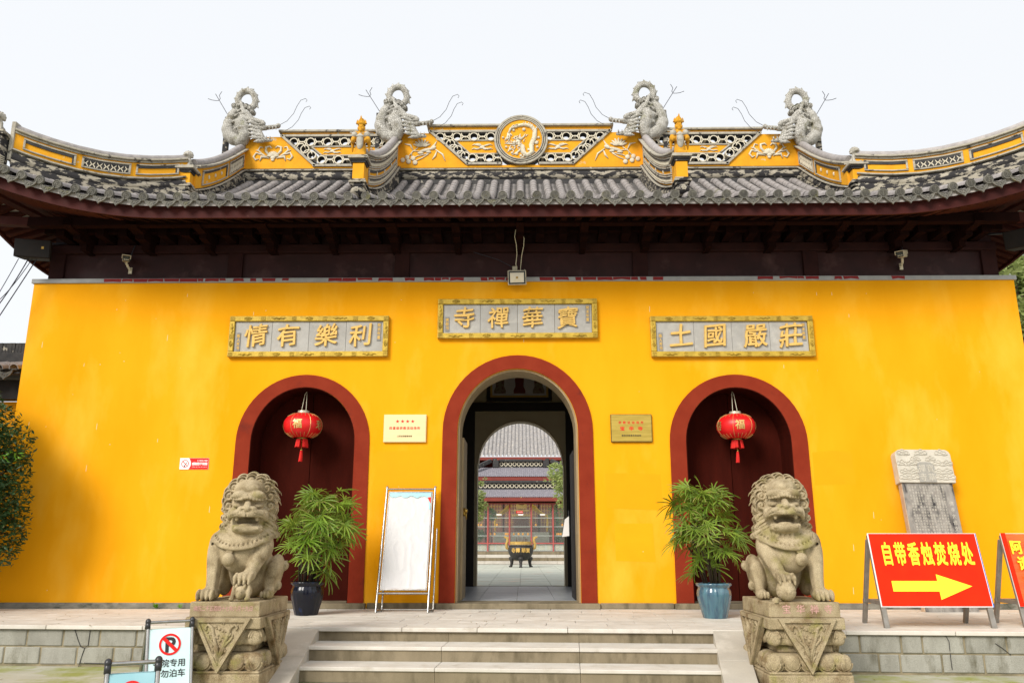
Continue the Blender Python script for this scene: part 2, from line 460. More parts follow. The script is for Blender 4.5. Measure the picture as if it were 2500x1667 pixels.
M['inner_dark'] = mat('near_black_timber', (.012, .009, .008), (.018, .013, .012), 6, .6)
M['picture_bg'] = mat('grey_picture_ground', (.38, .37, .38), rough=.6)
M['picture_gold'] = mat('ochre_picture_mat', (.40, .25, .05), rough=.6)
M['picture_robe'] = mat('dark_red_robe_print', (.12, .012, .012), (.08, .02, .015), 18, .6)
M['picture_robe2'] = mat('brown_robe_print', (.11, .075, .045), (.18, .15, .10), 16, .6, c3=(.10, .02, .02), s3=14, lo3=.55, hi3=.6)
M['knocker'] = mat('aged_brass', (.55, .36, .08), (.35, .22, .05), 30, .35, metal=.8)
# ---------------------------------------------------------------- sculpting: signed distance field + surface nets
class SDF:
    def __init__(s, lo, hi, h):
        s.lo, s.h = np.array(lo, float), h
        s.n = np.ceil((np.array(hi) - s.lo) / h).astype(int) + 1
        s.ax = [s.lo[i] + np.arange(s.n[i]) * h for i in range(3)]
        s.d = np.full(tuple(s.n), 9.0, np.float32)
    def _sub(s, c, ext):
        sl = []
        for i in range(3):
            a = int(max(0, math.floor((c[i] - ext[i] - s.lo[i]) / s.h))); b = int(min(s.n[i], math.ceil((c[i] + ext[i] - s.lo[i]) / s.h) + 1))
            if b <= a: return None
            sl.append(slice(a, b))
        g = np.meshgrid(s.ax[0][sl[0]], s.ax[1][sl[1]], s.ax[2][sl[2]], indexing='ij')
        return tuple(sl), g
    def _comb(s, sl, e, k, sub):
        d = s.d[sl]
        if sub:
            e = -e
            hh = np.clip(.5 - .5 * (d - e) / max(k, 1e-6), 0, 1)
            s.d[sl] = d * (1 - hh) + e * hh + k * hh * (1 - hh)
        else:
            hh = np.clip(.5 + .5 * (d - e) / max(k, 1e-6), 0, 1)
            s.d[sl] = d * (1 - hh) + e * hh - k * hh * (1 - hh)
    def ell(s, c, r, rot=None, k=.03, sub=False, disp=None):
        c = np.array(c, float); r = np.array(r if hasattr(r, '__len__') else (r, r, r), float)
        pad = max(k * 1.5, .03)
        q = s._sub(c, np.full(3, r.max() + pad) if rot is not None else r + pad)
        if q is None: return s
        sl, g = q
        P = np.stack([g[i] - c[i] for i in range(3)], -1)
        if rot is not None:
            P = P @ np.array(Euler(rot).to_matrix())
        w = P / r
        n0 = np.sqrt((w ** 2).sum(-1)) + 1e-9
        n1 = np.sqrt(((P / r ** 2) ** 2).sum(-1)) + 1e-9
        e = n0 * (n0 - 1) / n1
        if disp is not None: e = e + disp(P)
        s._comb(sl, e.astype(np.float32), k, sub)
        return s
    def cap(s, a, b, r0, r1=None, k=.03, sub=False, flat=None, disp=None):
        a, b = np.array(a, float), np.array(b, float)
        r1 = r0 if r1 is None else r1
        pad = max(k * 1.5, .03); m = max(r0, r1)
        q = s._sub((a + b) / 2, np.abs(b - a) / 2 + m + pad)
        if q is None: return s
        sl, g = q
        P = np.stack([g[i] - a[i] for i in range(3)], -1)
        ab = b - a
        t = np.clip((P @ ab) / max(ab @ ab, 1e-9), 0, 1)
        D = P - t[..., None] * ab
        if flat is not None: D = D / np.array(flat)
        e = np.sqrt((D ** 2).sum(-1)) - (r0 + (r1 - r0) * t)
        if disp is not None: e = e + disp(P, t)
        s._comb(sl, e.astype(np.float32), k, sub)
        return s
    def chain(s, pts, rs, k=.03, **kw):
        for i in range(len(pts) - 1):
            s.cap(pts[i], pts[i + 1], rs[i], rs[i + 1], k, **kw)
        return s
    def box(s, c, hs, rot=None, k=.02, rd=.01, sub=False):
        c = np.array(c, float); hs = np.array(hs, float)
        pad = max(k * 1.5, .03)
        q = s._sub(c, np.full(3, np.linalg.norm(hs) + pad) if rot is not None else hs + pad)
        if q is None: return s
        sl, g = q
        P = np.stack([g[i] - c[i] for i in range(3)], -1)
        if rot is not None: P = P @ np.array(Euler(rot).to_matrix())
        Q = np.abs(P) - (hs - rd)
        e = np.sqrt((np.maximum(Q, 0) ** 2).sum(-1)) + np.minimum(Q.max(-1), 0) - rd
        s._comb(sl, e.astype(np.float32), k, sub)
        return s
    def mb(s):
        d = s.d
        ins = d < 0
        nx, ny, nz = (d.shape[i] - 1 for i in range(3))
        cnt = np.zeros((nx, ny, nz), np.int8)
        for i in (0, 1):
            for j in (0, 1):
                for k in (0, 1):
                    cnt += ins[i:i + nx, j:j + ny, k:k + nz]
        act = (cnt > 0) & (cnt < 8)
        idx = np.full(act.shape, -1, np.int64)
        A = np.argwhere(act)
        idx[act] = np.arange(len(A))
        acc = np.zeros((len(A), 3)); num = np.zeros(len(A))
        cor = [(i, j, k) for i in (0, 1) for j in (0, 1) for k in (0, 1)]
        for p in cor:
            for ax in range(3):
                if p[ax]: continue
                q = list(p); q[ax] = 1
                d0 = d[A[:, 0] + p[0], A[:, 1] + p[1], A[:, 2] + p[2]]
                d1 = d[A[:, 0] + q[0], A[:, 1] + q[1], A[:, 2] + q[2]]
                cr = (d0 < 0) != (d1 < 0)
                t = np.where(cr, d0 / np.where(cr, d0 - d1, 1), 0)
                pos = np.array(p, float)[None].repeat(len(A), 0)
                pos[:, ax] += t
                acc[cr] += pos[cr]; num[cr] += 1
        V = s.lo + (A + acc / np.maximum(num, 1)[:, None]) * s.h
        F = []
        for ax in range(3):
            a1, a2 = (ax + 1) % 3, (ax + 2) % 3
            sl0 = [slice(None)] * 3; sl1 = [slice(None)] * 3
            sl0[ax] = slice(0, -1); sl1[ax] = slice(1, None)
            i0, i1 = ins[tuple(sl0)], ins[tuple(sl1)]
            E = np.argwhere(i0 != i1)
            ok = (E[:, a1] > 0) & (E[:, a2] > 0) & (E[:, a1] < idx.shape[a1]) & (E[:, a2] < idx.shape[a2]) & (E[:, ax] < idx.shape[ax])
            E = E[ok]
            fl = i0[E[:, 0], E[:, 1], E[:, 2]]
            def cell(o1, o2):
                q = E.copy(); q[:, a1] -= o1; q[:, a2] -= o2
                return idx[q[:, 0], q[:, 1], q[:, 2]]
            Q = np.stack([cell(1, 1), cell(0, 1), cell(0, 0), cell(1, 0)], 1)
            Q[~fl] = Q[~fl][:, ::-1]
            F.append(Q)
        F = np.concatenate(F)
        F = F[(F >= 0).all(1)]
        o = MB()
        o.v = [tuple(p) for p in V.tolist()]
        o.f = [tuple(q) for q in F.tolist()]
        o.m = [0] * len(o.f)
        return o

def swirl(r, turns=2.2, amp=.010):
    """spiral groove in the local XZ plane, for carved curls"""
    def f(P):
        a = np.arctan2(P[..., 2], P[..., 0]); q = np.sqrt(P[..., 0] ** 2 + P[..., 2] ** 2)
        return amp * np.sin(a + q / r * turns * 2 * np.pi) * np.clip(q / r * 2, 0, 1)
    return f
# ---------------------------------------------------------------- guardian lion (local: x right, y back, z up, plinth slab top = 0)
def lion_body(yaw=13, tilt=2, hx=.085):
    S = SDF((-.50, -.19, -.01), (.50, 1.02, 1.32), .0085)
    # rear and trunk
    S.ell((.02, .66, .24), (.26, .27, .25))
    S.cap((.02, .62, .32), (.02, .30, .54), .23, .215)
    S.ell((.01, .23, .44), (.215, .165, .20))
    S.cap((.02, .30, .60), (.08, .27, .84), .20, .19, .05)
    # haunches and hind feet
    for sx in (-1, 1):
        S.ell((sx * .31, .62, .22), (.10, .20, .20), k=.03)
        S.cap((sx * .335, .50, .26), (sx * .345, .44, .06), .062, .055, .02)
        S.ell((sx * .35, .37, .045), (.07, .12, .052), k=.02)
        for t in (-.04, 0, .04):
            S.ell((sx * .35 + t, .255, .042), (.023, .035, .036), k=.01)
        S.ell((sx * .40, .60, .12), (.045, .05, .05), k=.01, disp=swirl(.05, 1.3, .008))
        S.ell((sx * .40, .70, .30), (.045, .05, .05), k=.01, disp=swirl(.05, 1.3, .008))
    # standing foreleg (viewer's left)
    S.ell((-.235, .27, .50), (.095, .13, .15), k=.03)
    S.cap((-.235, .20, .44), (-.275, .125, .10), .086, .070, .03)
    S.cap((-.205, .13, .38), (-.235, .075, .10), .022, .018, .02)
    S.ell((-.29, .075, .055), (.115, .105, .062), k=.025)
    for i, t in enumerate((-.375, -.318, -.262, -.208)):
        S.ell((t, -.005, .052), (.030, .045, .050), k=.008)
        S.ell((t, -.035, .030), (.018, .022, .028), k=.004)
        S.ell((t, .02, .092), (.022, .022, .016), k=.01)
    # raised foreleg (viewer's right)
    S.ell((.245, .27, .50), (.095, .13, .15), k=.03)
    S.cap((.235, .21, .44), (.20, .085, .26), .092, .072, .03)
    S.cap((.29, .17, .40), (.255, .08, .25), .022, .018, .02)
    S.ell((.165, .035, .215), (.115, .085, .052), k=.025)
    for i, t in enumerate((.075, .133, .192, .248)):
        S.ell((t, -.035, .205), (.030, .042, .040), k=.008)
        S.ell((t, -.058, .170), (.017, .020, .030), k=.004)
        S.ell((t, -.005, .245), (.022, .022, .014), k=.01)
    # broad scarf collar with carved edge
    for i in range(52):
        a = PI + (i / 51.0) * PI
        q = abs(math.sin(a)) ** 1.4
        for rx, ry, zz, rr in ((.225, .20, .675, .034), (.255, .228, .640, .034), (.285, .255, .600, .030)):
            x, y = .02 + rx * math.cos(a), .29 + ry * math.sin(a)
            S.ell((x, y, zz - .115 * q), (.030, .024, rr), k=.008)
        x, y = .02 + .302 * math.cos(a), .29 + .270 * math.sin(a)
        S.ell((x, y, .588 - .115 * q), (.020, .015, .017), k=.004)
    for i in range(4, 36):
        a = PI + (i / 39.0) * PI
        q = abs(math.sin(a)) ** 1.4
        x, y = .02 + .318 * math.cos(a), .29 + .285 * math.sin(a)
        S.ell((x, y, .555 - .115 * q), (.016, .02, .014), k=.003, sub=True)
        x, y = .02 + .285 * math.cos(a), .29 + .262 * math.sin(a)
        if i % 2: S.ell((x, y, .622 - .115 * q), (.010, .016, .020), k=.003, sub=True)
    # chest below the beard: bell strap
    S.box((-.035, .045, .455), (.028, .018, .022), k=.006)
    # ---- head, turned a little to the right and down
    HC = Vector((hx, .21, .93)); HM = Matrix.Rotation(R(yaw), 3, 'Z') @ Matrix.Rotation(R(tilt), 3, 'X')
    def h(x, y, z):
        return tuple(HC + HM @ Vector((x, y, z)))
    hr = tuple(HM.to_euler())
    S.ell(h(0, .03, .02), (.21, .21, .24), hr, .04)
    S.ell(h(0, .0, .17), (.185, .19, .11), hr, .04)
    S.ell(h(0, -.165, .088), (.195, .085, .042), hr, .006)             # overhanging brow
    S.ell(h(0, -.115, .165), (.135, .10, .065), hr, .02)
    S.ell(h(-.095, -.180, .105), (.085, .065, .045), hr, .008); S.ell(h(.095, -.180, .105), (.085, .065, .045), hr, .008)
    S.ell(h(0, -.255, .115), (.012, .03, .05), hr, .01, sub=True)
    for i in range(13):
        t = (i - 6) / 6.0
        S.ell(h(.185 * t, -.248 + .105 * t * t, .060 + .014 * math.cos(t * 5)), (.0195, .018, .020), hr, .002)   # beaded eyebrows
    for sx in (-1, 1):
        S.ell(h(sx * .115, -.215, .020), (.085, .075, .020), hr, .006, sub=True)         # shadow line under the brow
        S.ell(h(sx * .110, -.128, -.010), (.062, .052, .034), hr, .004)                  # lids
        S.ell(h(sx * .110, -.158, -.014), (.046, .030, .024), hr, .001)                  # eyeballs
        S.cap(h(sx * .050, -.170, -.046), h(sx * .170, -.120, -.050), .014, .010, .004)
        S.ell(h(sx * .165, -.07, -.080), (.060, .085, .05), hr, .02)                     # cheeks
        S.ell(h(sx * .225, .0, .13), (.038, .055, .085), (hr[0], hr[1] + sx * .3, hr[2]), .006)  # ears
        S.ell(h(sx * .245, -.04, .125), (.020, .045, .058), (hr[0], hr[1] + sx * .3, hr[2]), .006, sub=True)
    # broad flat nose and upper lip
    S.cap(h(0, -.18, .030), h(0, -.265, -.040), .034, .046, .006)
    S.cap(h(-.065, -.245, -.050), h(.065, -.245, -.050), .044, .044, .006, flat=(1, 1.1, .8))
    S.ell(h(-.045, -.298, -.058), (.020, .022, .013), hr, .003, sub=True); S.ell(h(.045, -.298, -.058), (.020, .022, .013), hr, .003, sub=True)
    for sx in (-1, 1):
        S.cap(h(sx * .115, -.235, -.030), h(sx * .195, -.150, -.085), .012, .012, .004, sub=True)   # fold beside the nose
        S.chain([h(sx * .012, -.275, -.118), h(sx * .085, -.248, -.088), h(sx * .150, -.195, -.095), h(sx * .196, -.140, -.130)], [.034, .043, .040, .030], .006)
        for q in range(3):
            S.cap(h(sx * (.07 + .035 * q), -.298 + .028 * q, -.075 - .012 * q), h(sx * (.12 + .03 * q), -.262 + .03 * q, -.112 - .008 * q), .006, .005, .003, sub=True)
        S.ell(h(sx * .200, -.105, -.115), (.03, .045, .065), hr, .008)
    S.cap(h(0, -.30, -.078), h(0, -.30, -.135), .010, .010, .004, sub=True)
    # jaw
    S.ell(h(0, -.115, -.265), (.165, .115, .052), hr, .02)
    S.cap(h(-.145, -.150, -.236), h(.145, -.150, -.236), .022, .022, .008)
    S.cap(h(-.11, -.205, -.250), h(.11, -.205, -.250), .024, .024, .010)
    # mouth
    S.ell(h(0, -.20, -.176), (.160, .19, .050), hr, .003, sub=True)
    S.ell(h(0, -.12, -.216), (.085, .10, .020), hr, .004)                                # tongue
    for sx in (-1, 1):
        S.ell(h(sx * .11, -.185, -.145), (.022, .018, .034), hr, .004)                    # fangs
    # beard
    for i, t in enumerate((-.06, -.02, .02, .06, .10)):
        S.cap(h(t, -.13, -.24), h(t * 1.3, -.10, -.40), .026, .012, .01)
    S.ell(h(.08, -.11, -.36), (.03, .03, .04), hr, .008, disp=swirl(.03, 1.4, .007))
    # mane: large staggered curls round the face, then combed locks at the sides
    for ringi, (rad, yy, n, rr) in enumerate(((.228, -.02, 9, .062), (.245, .10, 10, .074), (.250, .22, 9, .080))):
        for i in range(n):
            a = R(-12) + R(204) * (i + .5 * (ringi % 2)) / (n - 1)
            x, z = rad * math.cos(a) * 1.04, .035 + rad * math.sin(a) * 1.0
            S.ell(h(x, yy, z), (rr * .92, rr * .9, rr), hr, .004, disp=swirl(rr, 1.5, .017))
    for sx in (-1, 1):
        for j, z in enumerate((-.01, -.10, -.19, -.28)):
            for q, yy in enumerate((.02, .14)):
                S.cap(h(sx * (.18 + .01 * q), yy, z + .05), h(sx * (.255 + .012 * q), yy + .03, z - .025), .044, .046, .004,
                      disp=lambda P, t: .009 * np.sin(P[..., 2] * 130 + P[..., 0] * 90))
                S.ell(h(sx * (.278 + .012 * q), yy + .03, z - .045), (.034, .05, .034), hr, .003, disp=swirl(.036, 1.2, .010))
    # tail up the back
    S.chain([(.02, .90, .12), (.02, .93, .35), (.02, .90, .55)], [.04, .05, .06], .02)
    S.ell((.02, .87, .66), (.08, .06, .12), k=.02, disp=swirl(.1, 1.5, .01))
    return S.mb()
def lion_cub():
    S = SDF((.0, -.12, -.01), (.34, .2, .19), .0075)
    S.ell((.16, .05, .085), (.10, .10, .075))
    S.ell((.155, -.035, .075), (.062, .055, .065), k=.02)
    S.ell((.155, -.085, .055), (.04, .03, .035), k=.01)
    for sx in (-1, 1):
        S.cap((.155 + sx * .085, -.01, .12), (.155 + sx * .095, -.045, .03), .030, .026, .012)
        S.ell((.155 + sx * .095, -.065, .022), (.034, .035, .022), k=.008)
        S.ell((.155 + sx * .05, -.05, .135), (.02, .02, .025), k=.006)
        S.ell((.155 + sx * .028, -.092, .092), (.012, .01, .01), k=.003)
    return S.mb()
def lion_ball():
    S = SDF((.0, -.16, -.01), (.36, .2, .23), .0075)
    def petal(P):
        q = np.sqrt(P[..., 0] ** 2 + P[..., 2] ** 2); a = np.arctan2(P[..., 2], P[..., 0])
        return .006 * np.clip(1 - np.abs(np.sin(a * 3)) * 7, 0, 1) * np.clip(q * 30 - .8, 0, 1)
    S.ell((.17, .0, .095), (.115, .115, .1), disp=petal, k=.02)
    S.ell((.17, -.112, .09), (.022, .012, .022), k=.004)
    for q in (.05, -.02):
        S.cap((.30, -.04 + q, .02), (.33, -.07 + q, .0), .02, .03, .01)
    return S.mb()
# ---------------------------------------------------------------- ridge dragon (local: x along the ridge towards the head, y depth, z up)
def dragon_body():
    S = SDF((-.80, -.30, -.02), (1.0, .26, 1.6), .0115)
    K = .00093
    def q(u, v, y=0.0):       # sketch units -> metres
        v = v + 95 * max(0.0, min(1.0, (u - 820) / 250))
        return ((u - 830) * K, y, (1440 - v) * K * 1.17)
    kk = .02
    # tail ring
    n = 26
    for i in range(n):
        a0, a1 = R(228 - 286 * i / n), R(228 - 286 * (i + 1) / n)
        p = lambda a: q(712 + 215 * math.cos(a), 400 - 205 * math.sin(a))
        S.cap(p(a0), p(a1), .064, .064, kk)
    for i in range(9):
        a = R(205 - 27.5 * i)
        S.cap(q(712 + 255 * math.cos(a), 400 - 245 * math.sin(a)), q(712 + 325 * math.cos(a - .12), 400 - 312 * math.sin(a - .12)), .042, .010, .01)
    # cloud curls under the ring
    for u, v, r in ((440, 575, .062), (555, 560, .055), (735, 590, .068), (830, 630, .058), (900, 680, .052), (640, 540, .045)):
        S.ell(q(u, v, -.03), (r, .10, r), k=.012, disp=swirl(r, 1.5, .018))
    # coils
    S.chain([q(500, 610), q(400, 760), q(330, 930), q(310, 1080), q(360, 1210), q(470, 1300), q(600, 1350), q(720, 1340)],
            [.085, .105, .12, .13, .135, .13, .115, .10], .03)
    S.chain([q(720, 1310, -.03), q(770, 1220, -.05), q(730, 1090, -.06), q(650, 980, -.05), q(700, 880, -.04), q(800, 850, -.02)],
            [.125, .13, .14, .14, .12, .10], .03)
    S.ell(q(500, 1020, .03), (.17, .07, .26), k=.01)
    S.ell(q(600, 760, .03), (.16, .06, .16), k=.01)
    for u, v in ((520, 820), (570, 720), (470, 960), (640, 780), (800, 900), (540, 1110)):   # fins
        S.cap(q(u, v, -.11), q(u + 90, v - 55, -.14), .035, .012, .012)
    # horn, brow, snout
    S.cap(q(600, 490, -.10), q(725, 765, -.13), .028, .050, .008)
    S.cap(q(720, 770, -.12), q(700, 720, -.14), .045, .025, .008)
    S.cap(q(740, 740, -.08), q(930, 890, -.08), .080, .075, .012)
    S.cap(q(900, 860, -.08), q(1180, 872, -.10), .062, .050, .008)
    S.ell(q(1215, 915, -.13), (.052, .05, .055), k=.004)
    S.ell(q(1130, 935, -.13), (.034, .03, .026), k=.004)
    S.cap(q(1000, 1000, -.06), q(1250, 985, -.06), .080, .055, .012)
    S.cap(q(1230, 980, -.06), q(1545, 950, -.06), .050, .044, .008, flat=(1, 1.5, .85))
    S.ell(q(1560, 930, -.06), (.050, .065, .050), k=.008)
    for u in (1360, 1440, 1520):
        S.cap(q(u, 995, -.11), q(u + 6, 1050, -.11), .022, .008, .004)
    # lower jaw
    S.cap(q(1090, 1090, -.06), q(1190, 1230, -.06), .085, .075, .012)
    S.cap(q(1170, 1240, -.06), q(1410, 1265, -.06), .066, .034, .008)
    for u in (1300, 1390):
        S.cap(q(u, 1235, -.11), q(u + 8, 1180, -.11), .020, .006, .004)
    # mane tufts
    for (u0, v0, u1, v1) in ((1060, 940, 780, 970), (1080, 1020, 790, 1062), (1090, 1100, 810, 1135), (1120, 1180, 860, 1205), (1150, 1250, 890, 1280), (1230, 1310, 1010, 1350)):
        S.cap(q(u0, v0, -.12), q((u0 + u1) / 2, (v0 + v1) / 2 - 8, -.15), .036, .040, .003)
        S.cap(q((u0 + u1) / 2, (v0 + v1) / 2 - 8, -.15), q(u1, v1, -.13), .040, .008, .003)
    return S.mb()
def make_dragon(label, loc, sx, yscale=1.0):
    t = thing('ridge_dragon', label, 'ridge ornament', loc, 0, 'dragons biting the ridge of the gate hall roof')
    t.scale = (1, 1, 1)
    b = DRAGON if sx > 0 else DRAGON.mirror_x()
    o = part('dragon_body', b, M['dragon'], t, True, local=True)
    pl = MB(); pl.boxmm(-.60, -.50, .06, .2, -.25, .75)
    part('back_plate', pl if sx > 0 else pl.mirror_x(), M['worn'], t, local=True, bevel=.01)
    w = MB()
    P = lambda *a: [(x * sx, y, z) for x, y, z in a]
    # trident rising behind the tail
    w.tube(P((-.48, .05, .70), (-.86, .05, 1.32)), .007, 6)
    w.tube(P((-1.02, .05, 1.20), (-.93, .05, 1.165), (-.84, .05, 1.15), (-.775, .05, 1.15), (-.74, .05, 1.20), (-.77, .05, 1.28), (-.72, .05, 1.38)), .007, 6)
    part('trident', w, M['wire'], t, local=True)
    w = MB()
    def whisk(dx, dz, s):
        return P(*[(.70 + dx + s * a, -.05, .45 + dz + s * 1.1 * b) for a, b in ((0, 0), (.16, .09), (.30, .26), (.36, .42), (.44, .56), (.55, .60), (.585, .56), (.56, .52))])
    w.tube(whisk(0, .02, 1), .006, 6)
    part('whisker', w, M['wire'], t, local=True)
    w = MB(); w.tube(whisk(.14, -.12, .92), .006, 6)
    part('whisker', w, M['wire'], t, local=True)
    return t

# ---------------------------------------------------------------- robed guardian statue on a ridge pillar (local, faces -Y)
def make_statue(label, loc):
    t = thing('guardian_statue', label, 'statue', loc, 0, 'robed guardian statues on the ridge pillars')
    S = SDF((-.24, -.2, -.01), (.24, .2, .50), .0095)
    S.cap((0, 0, .03), (0, 0, .40), .125, .085, .03, flat=(1, .8, 1))
    S.box((0, -.02, .03), (.125, .10, .035), k=.02, rd=.02)
    for sx in (-1, 1):
        S.cap((sx * .10, 0, .42), (sx * .155, -.03, .30), .055, .05, .02)
        S.cap((sx * .155, -.03, .30), (sx * .13, -.10, .26), .05, .036, .015)
        S.ell((sx * .125, -.13, .265), (.03, .03, .03), k=.008)
        S.cap((sx * .17, .01, .27), (sx * .17, .03, .14), .04, .015, .015)
    part('robe', S.mb(), M['statue'], t, True, local=True)
    a = MB()
    a.ell((0, -.085, .26), (.075, .045, .145), 14, 10)
    a.ell((0, -.10, .345), (.085, .035, .03), 12, 6)
    for sx in (-1, 1):
        a.ell((sx * .125, -.02, .395), (.07, .075, .06), 12, 8)
    part('breastplate', a, M['dragon_plain'], t, True, local=True)
    H = SDF((-.13, -.16, .42), (.13, .16, .72), .0075)
    H.ell((0, -.01, .525), (.068, .07, .085))
    H.ell((0, -.07, .52), (.014, .022, .022), k=.008)
    for sx in (-1, 1):
        H.ell((sx * .028, -.068, .545), (.018, .012, .010), k=.004)
        H.cap((sx * .010, -.076, .562), (sx * .045, -.062, .568), .009, .007, .004)
        H.ell((sx * .068, -.005, .525), (.014, .022, .032), k=.006)
        H.ell((sx * .04, -.055, .500), (.024, .02, .022), k=.01)
    H.cap((-.02, -.078, .487), (.02, -.078, .487), .009, .009, .004)
    H.ell((0, -.06, .462), (.035, .028, .024), k=.012)
    H.cap((0, 0, .43), (0, 0, .50), .045, .045, .01)
    part('head', H.mb(), M['statue'], t, True, local=True)
    c = MB()
    c.lathe([(.076, .575), (.086, .59), (.080, .61), (.076, .64), (.05, .68), (.02, .70), (.001, .71)], 16, (0, -.005, 0))
    for x, hgt in ((-.082, .67), (.082, .67), (0, .72)):
        c.prism([(x - .030, .60), (x + .030, .60), (x + .012, hgt - .02), (x, hgt), (x - .012, hgt - .02)], -.085 if x == 0 else -.035, -.06 if x == 0 else .01)
    part('crown', c, M['statue'], t, 40, local=True)
    s = MB(); s.tube([(-.24, .03, .47), (.24, .05, .455)], .011, 8)
    part('staff', s, M['dragon_plain'], t, True, local=True)
    return t
# ---------------------------------------------------------------- small seated lion on a ridge pillar
def small_lion_mb():
    S = SDF((-.19, -.24, -.01), (.19, .24, .46), .0095)
    S.ell((0, .07, .10), (.09, .11, .095)); S.cap((0, .06, .12), (0, -.02, .22), .085, .075)
    for sx in (-1, 1):
        S.cap((sx * .06, -.05, .18), (sx * .07, -.09, .03), .034, .028, .015)
        S.ell((sx * .07, -.115, .022), (.036, .04, .024), k=.01)
        S.ell((sx * .09, .06, .07), (.04, .08, .07), k=.02)
    S.ell((0, -.05, .31), (.088, .085, .085), k=.02)
    S.ell((0, -.125, .285), (.052, .045, .035), k=.012)
    S.ell((0, -.145, .262), (.04, .05, .010), k=.004, sub=True)
    S.ell((0, -.165, .30), (.02, .015, .014), k=.006)
    for sx in (-1, 1): S.ell((sx * .035, -.118, .335), (.022, .016, .016), k=.004)
    for i in range(9):
        a = R(-20 + 220 * i / 8)
        S.ell((.095 * math.cos(a), -.01, .31 + .095 * math.sin(a)), (.030, .05, .030), k=.006)
    return S.mb()
# ================================================================ levels
ZG, ZP, ZF = -0.17, 0.34, 0.435          # front yard, terrace top, hall floor
XC = 0.05                                # hall centre line

# ================================================================ GATE HALL
hall = thing('gate_hall', 'long yellow temple gate hall with three red arched doorways under a grey tiled roof', 'gate hall', (0, 0, ZP))
WX0, WX1, WT = -8.85, 8.96, 6.0
DOORS = [(-3.74, 3.10, .905, 1.165, 4.06, 4.285), (0.0, 3.28, 1.045, 1.305, 4.385, 4.63), (3.815, 3.08, .905, 1.185, 4.04, 4.27)]   # xc, spring, inner half width, outer half width, inner top, outer top
def arch(xc, sp, hw, top, n=28):
    return [(xc - hw * math.cos(PI * i / n), sp + (top - sp) * math.sin(PI * i / n)) for i in range(n + 1)]
poly = [(WX0, ZP), (WX0, WT), (WX1, WT), (WX1, ZP)]
for xc, sp, hi, ho, it, ot in reversed(DOORS):
    poly += [(xc + hi, ZP)] + list(reversed(arch(xc, sp, hi, it))) + [(xc - hi, ZP)]
w = MB(); w.prism(poly, 0.0, .62)
part('front_wall', w, M['yellow'], hall)
w = MB()
w.boxmm(WX0, WX0 + .42, .622, 5.5, ZP, WT); w.boxmm(WX1 - .42, WX1, .622, 5.5, ZP, WT)
part('side_wall', w, M['yellow'], hall)
# rear wall with its own archway
RX, RS, RW, RT, RY = 0.035, 3.25, 1.025, 4.285, 5.5
pol = [(WX0, ZP), (WX0, WT), (WX1, WT), (WX1, ZP), (RX + RW, ZP)] + list(reversed(arch(RX, RS, RW, RT))) + [(RX - RW, ZP)]
w = MB(); w.prism(pol, RY, RY + .40)
part('rear_wall', w, M['inner_wall'], hall)
a = arch(RX, RS, RW - .003, RT - .003)
w = MB()
for q in range(len(a) - 1):
    (x0, z0), (x1, z1) = a[q], a[q + 1]
    w.add([(x0, RY - .012, z0), (x1, RY - .012, z1), (x1, RY + .41, z1), (x0, RY + .41, z0), (x0 * .985, RY - .012, z0 - .025), (x1 * .985, RY - .012, z1 - .025), (x1 * .985, RY + .41, z1 - .025), (x0 * .985, RY + .41, z0 - .025)],
          [(0, 1, 2, 3), (4, 7, 6, 5), (0, 4, 5, 1), (3, 2, 6, 7)])
part('rear_arch_lining', w, M['tan_wood'], hall)

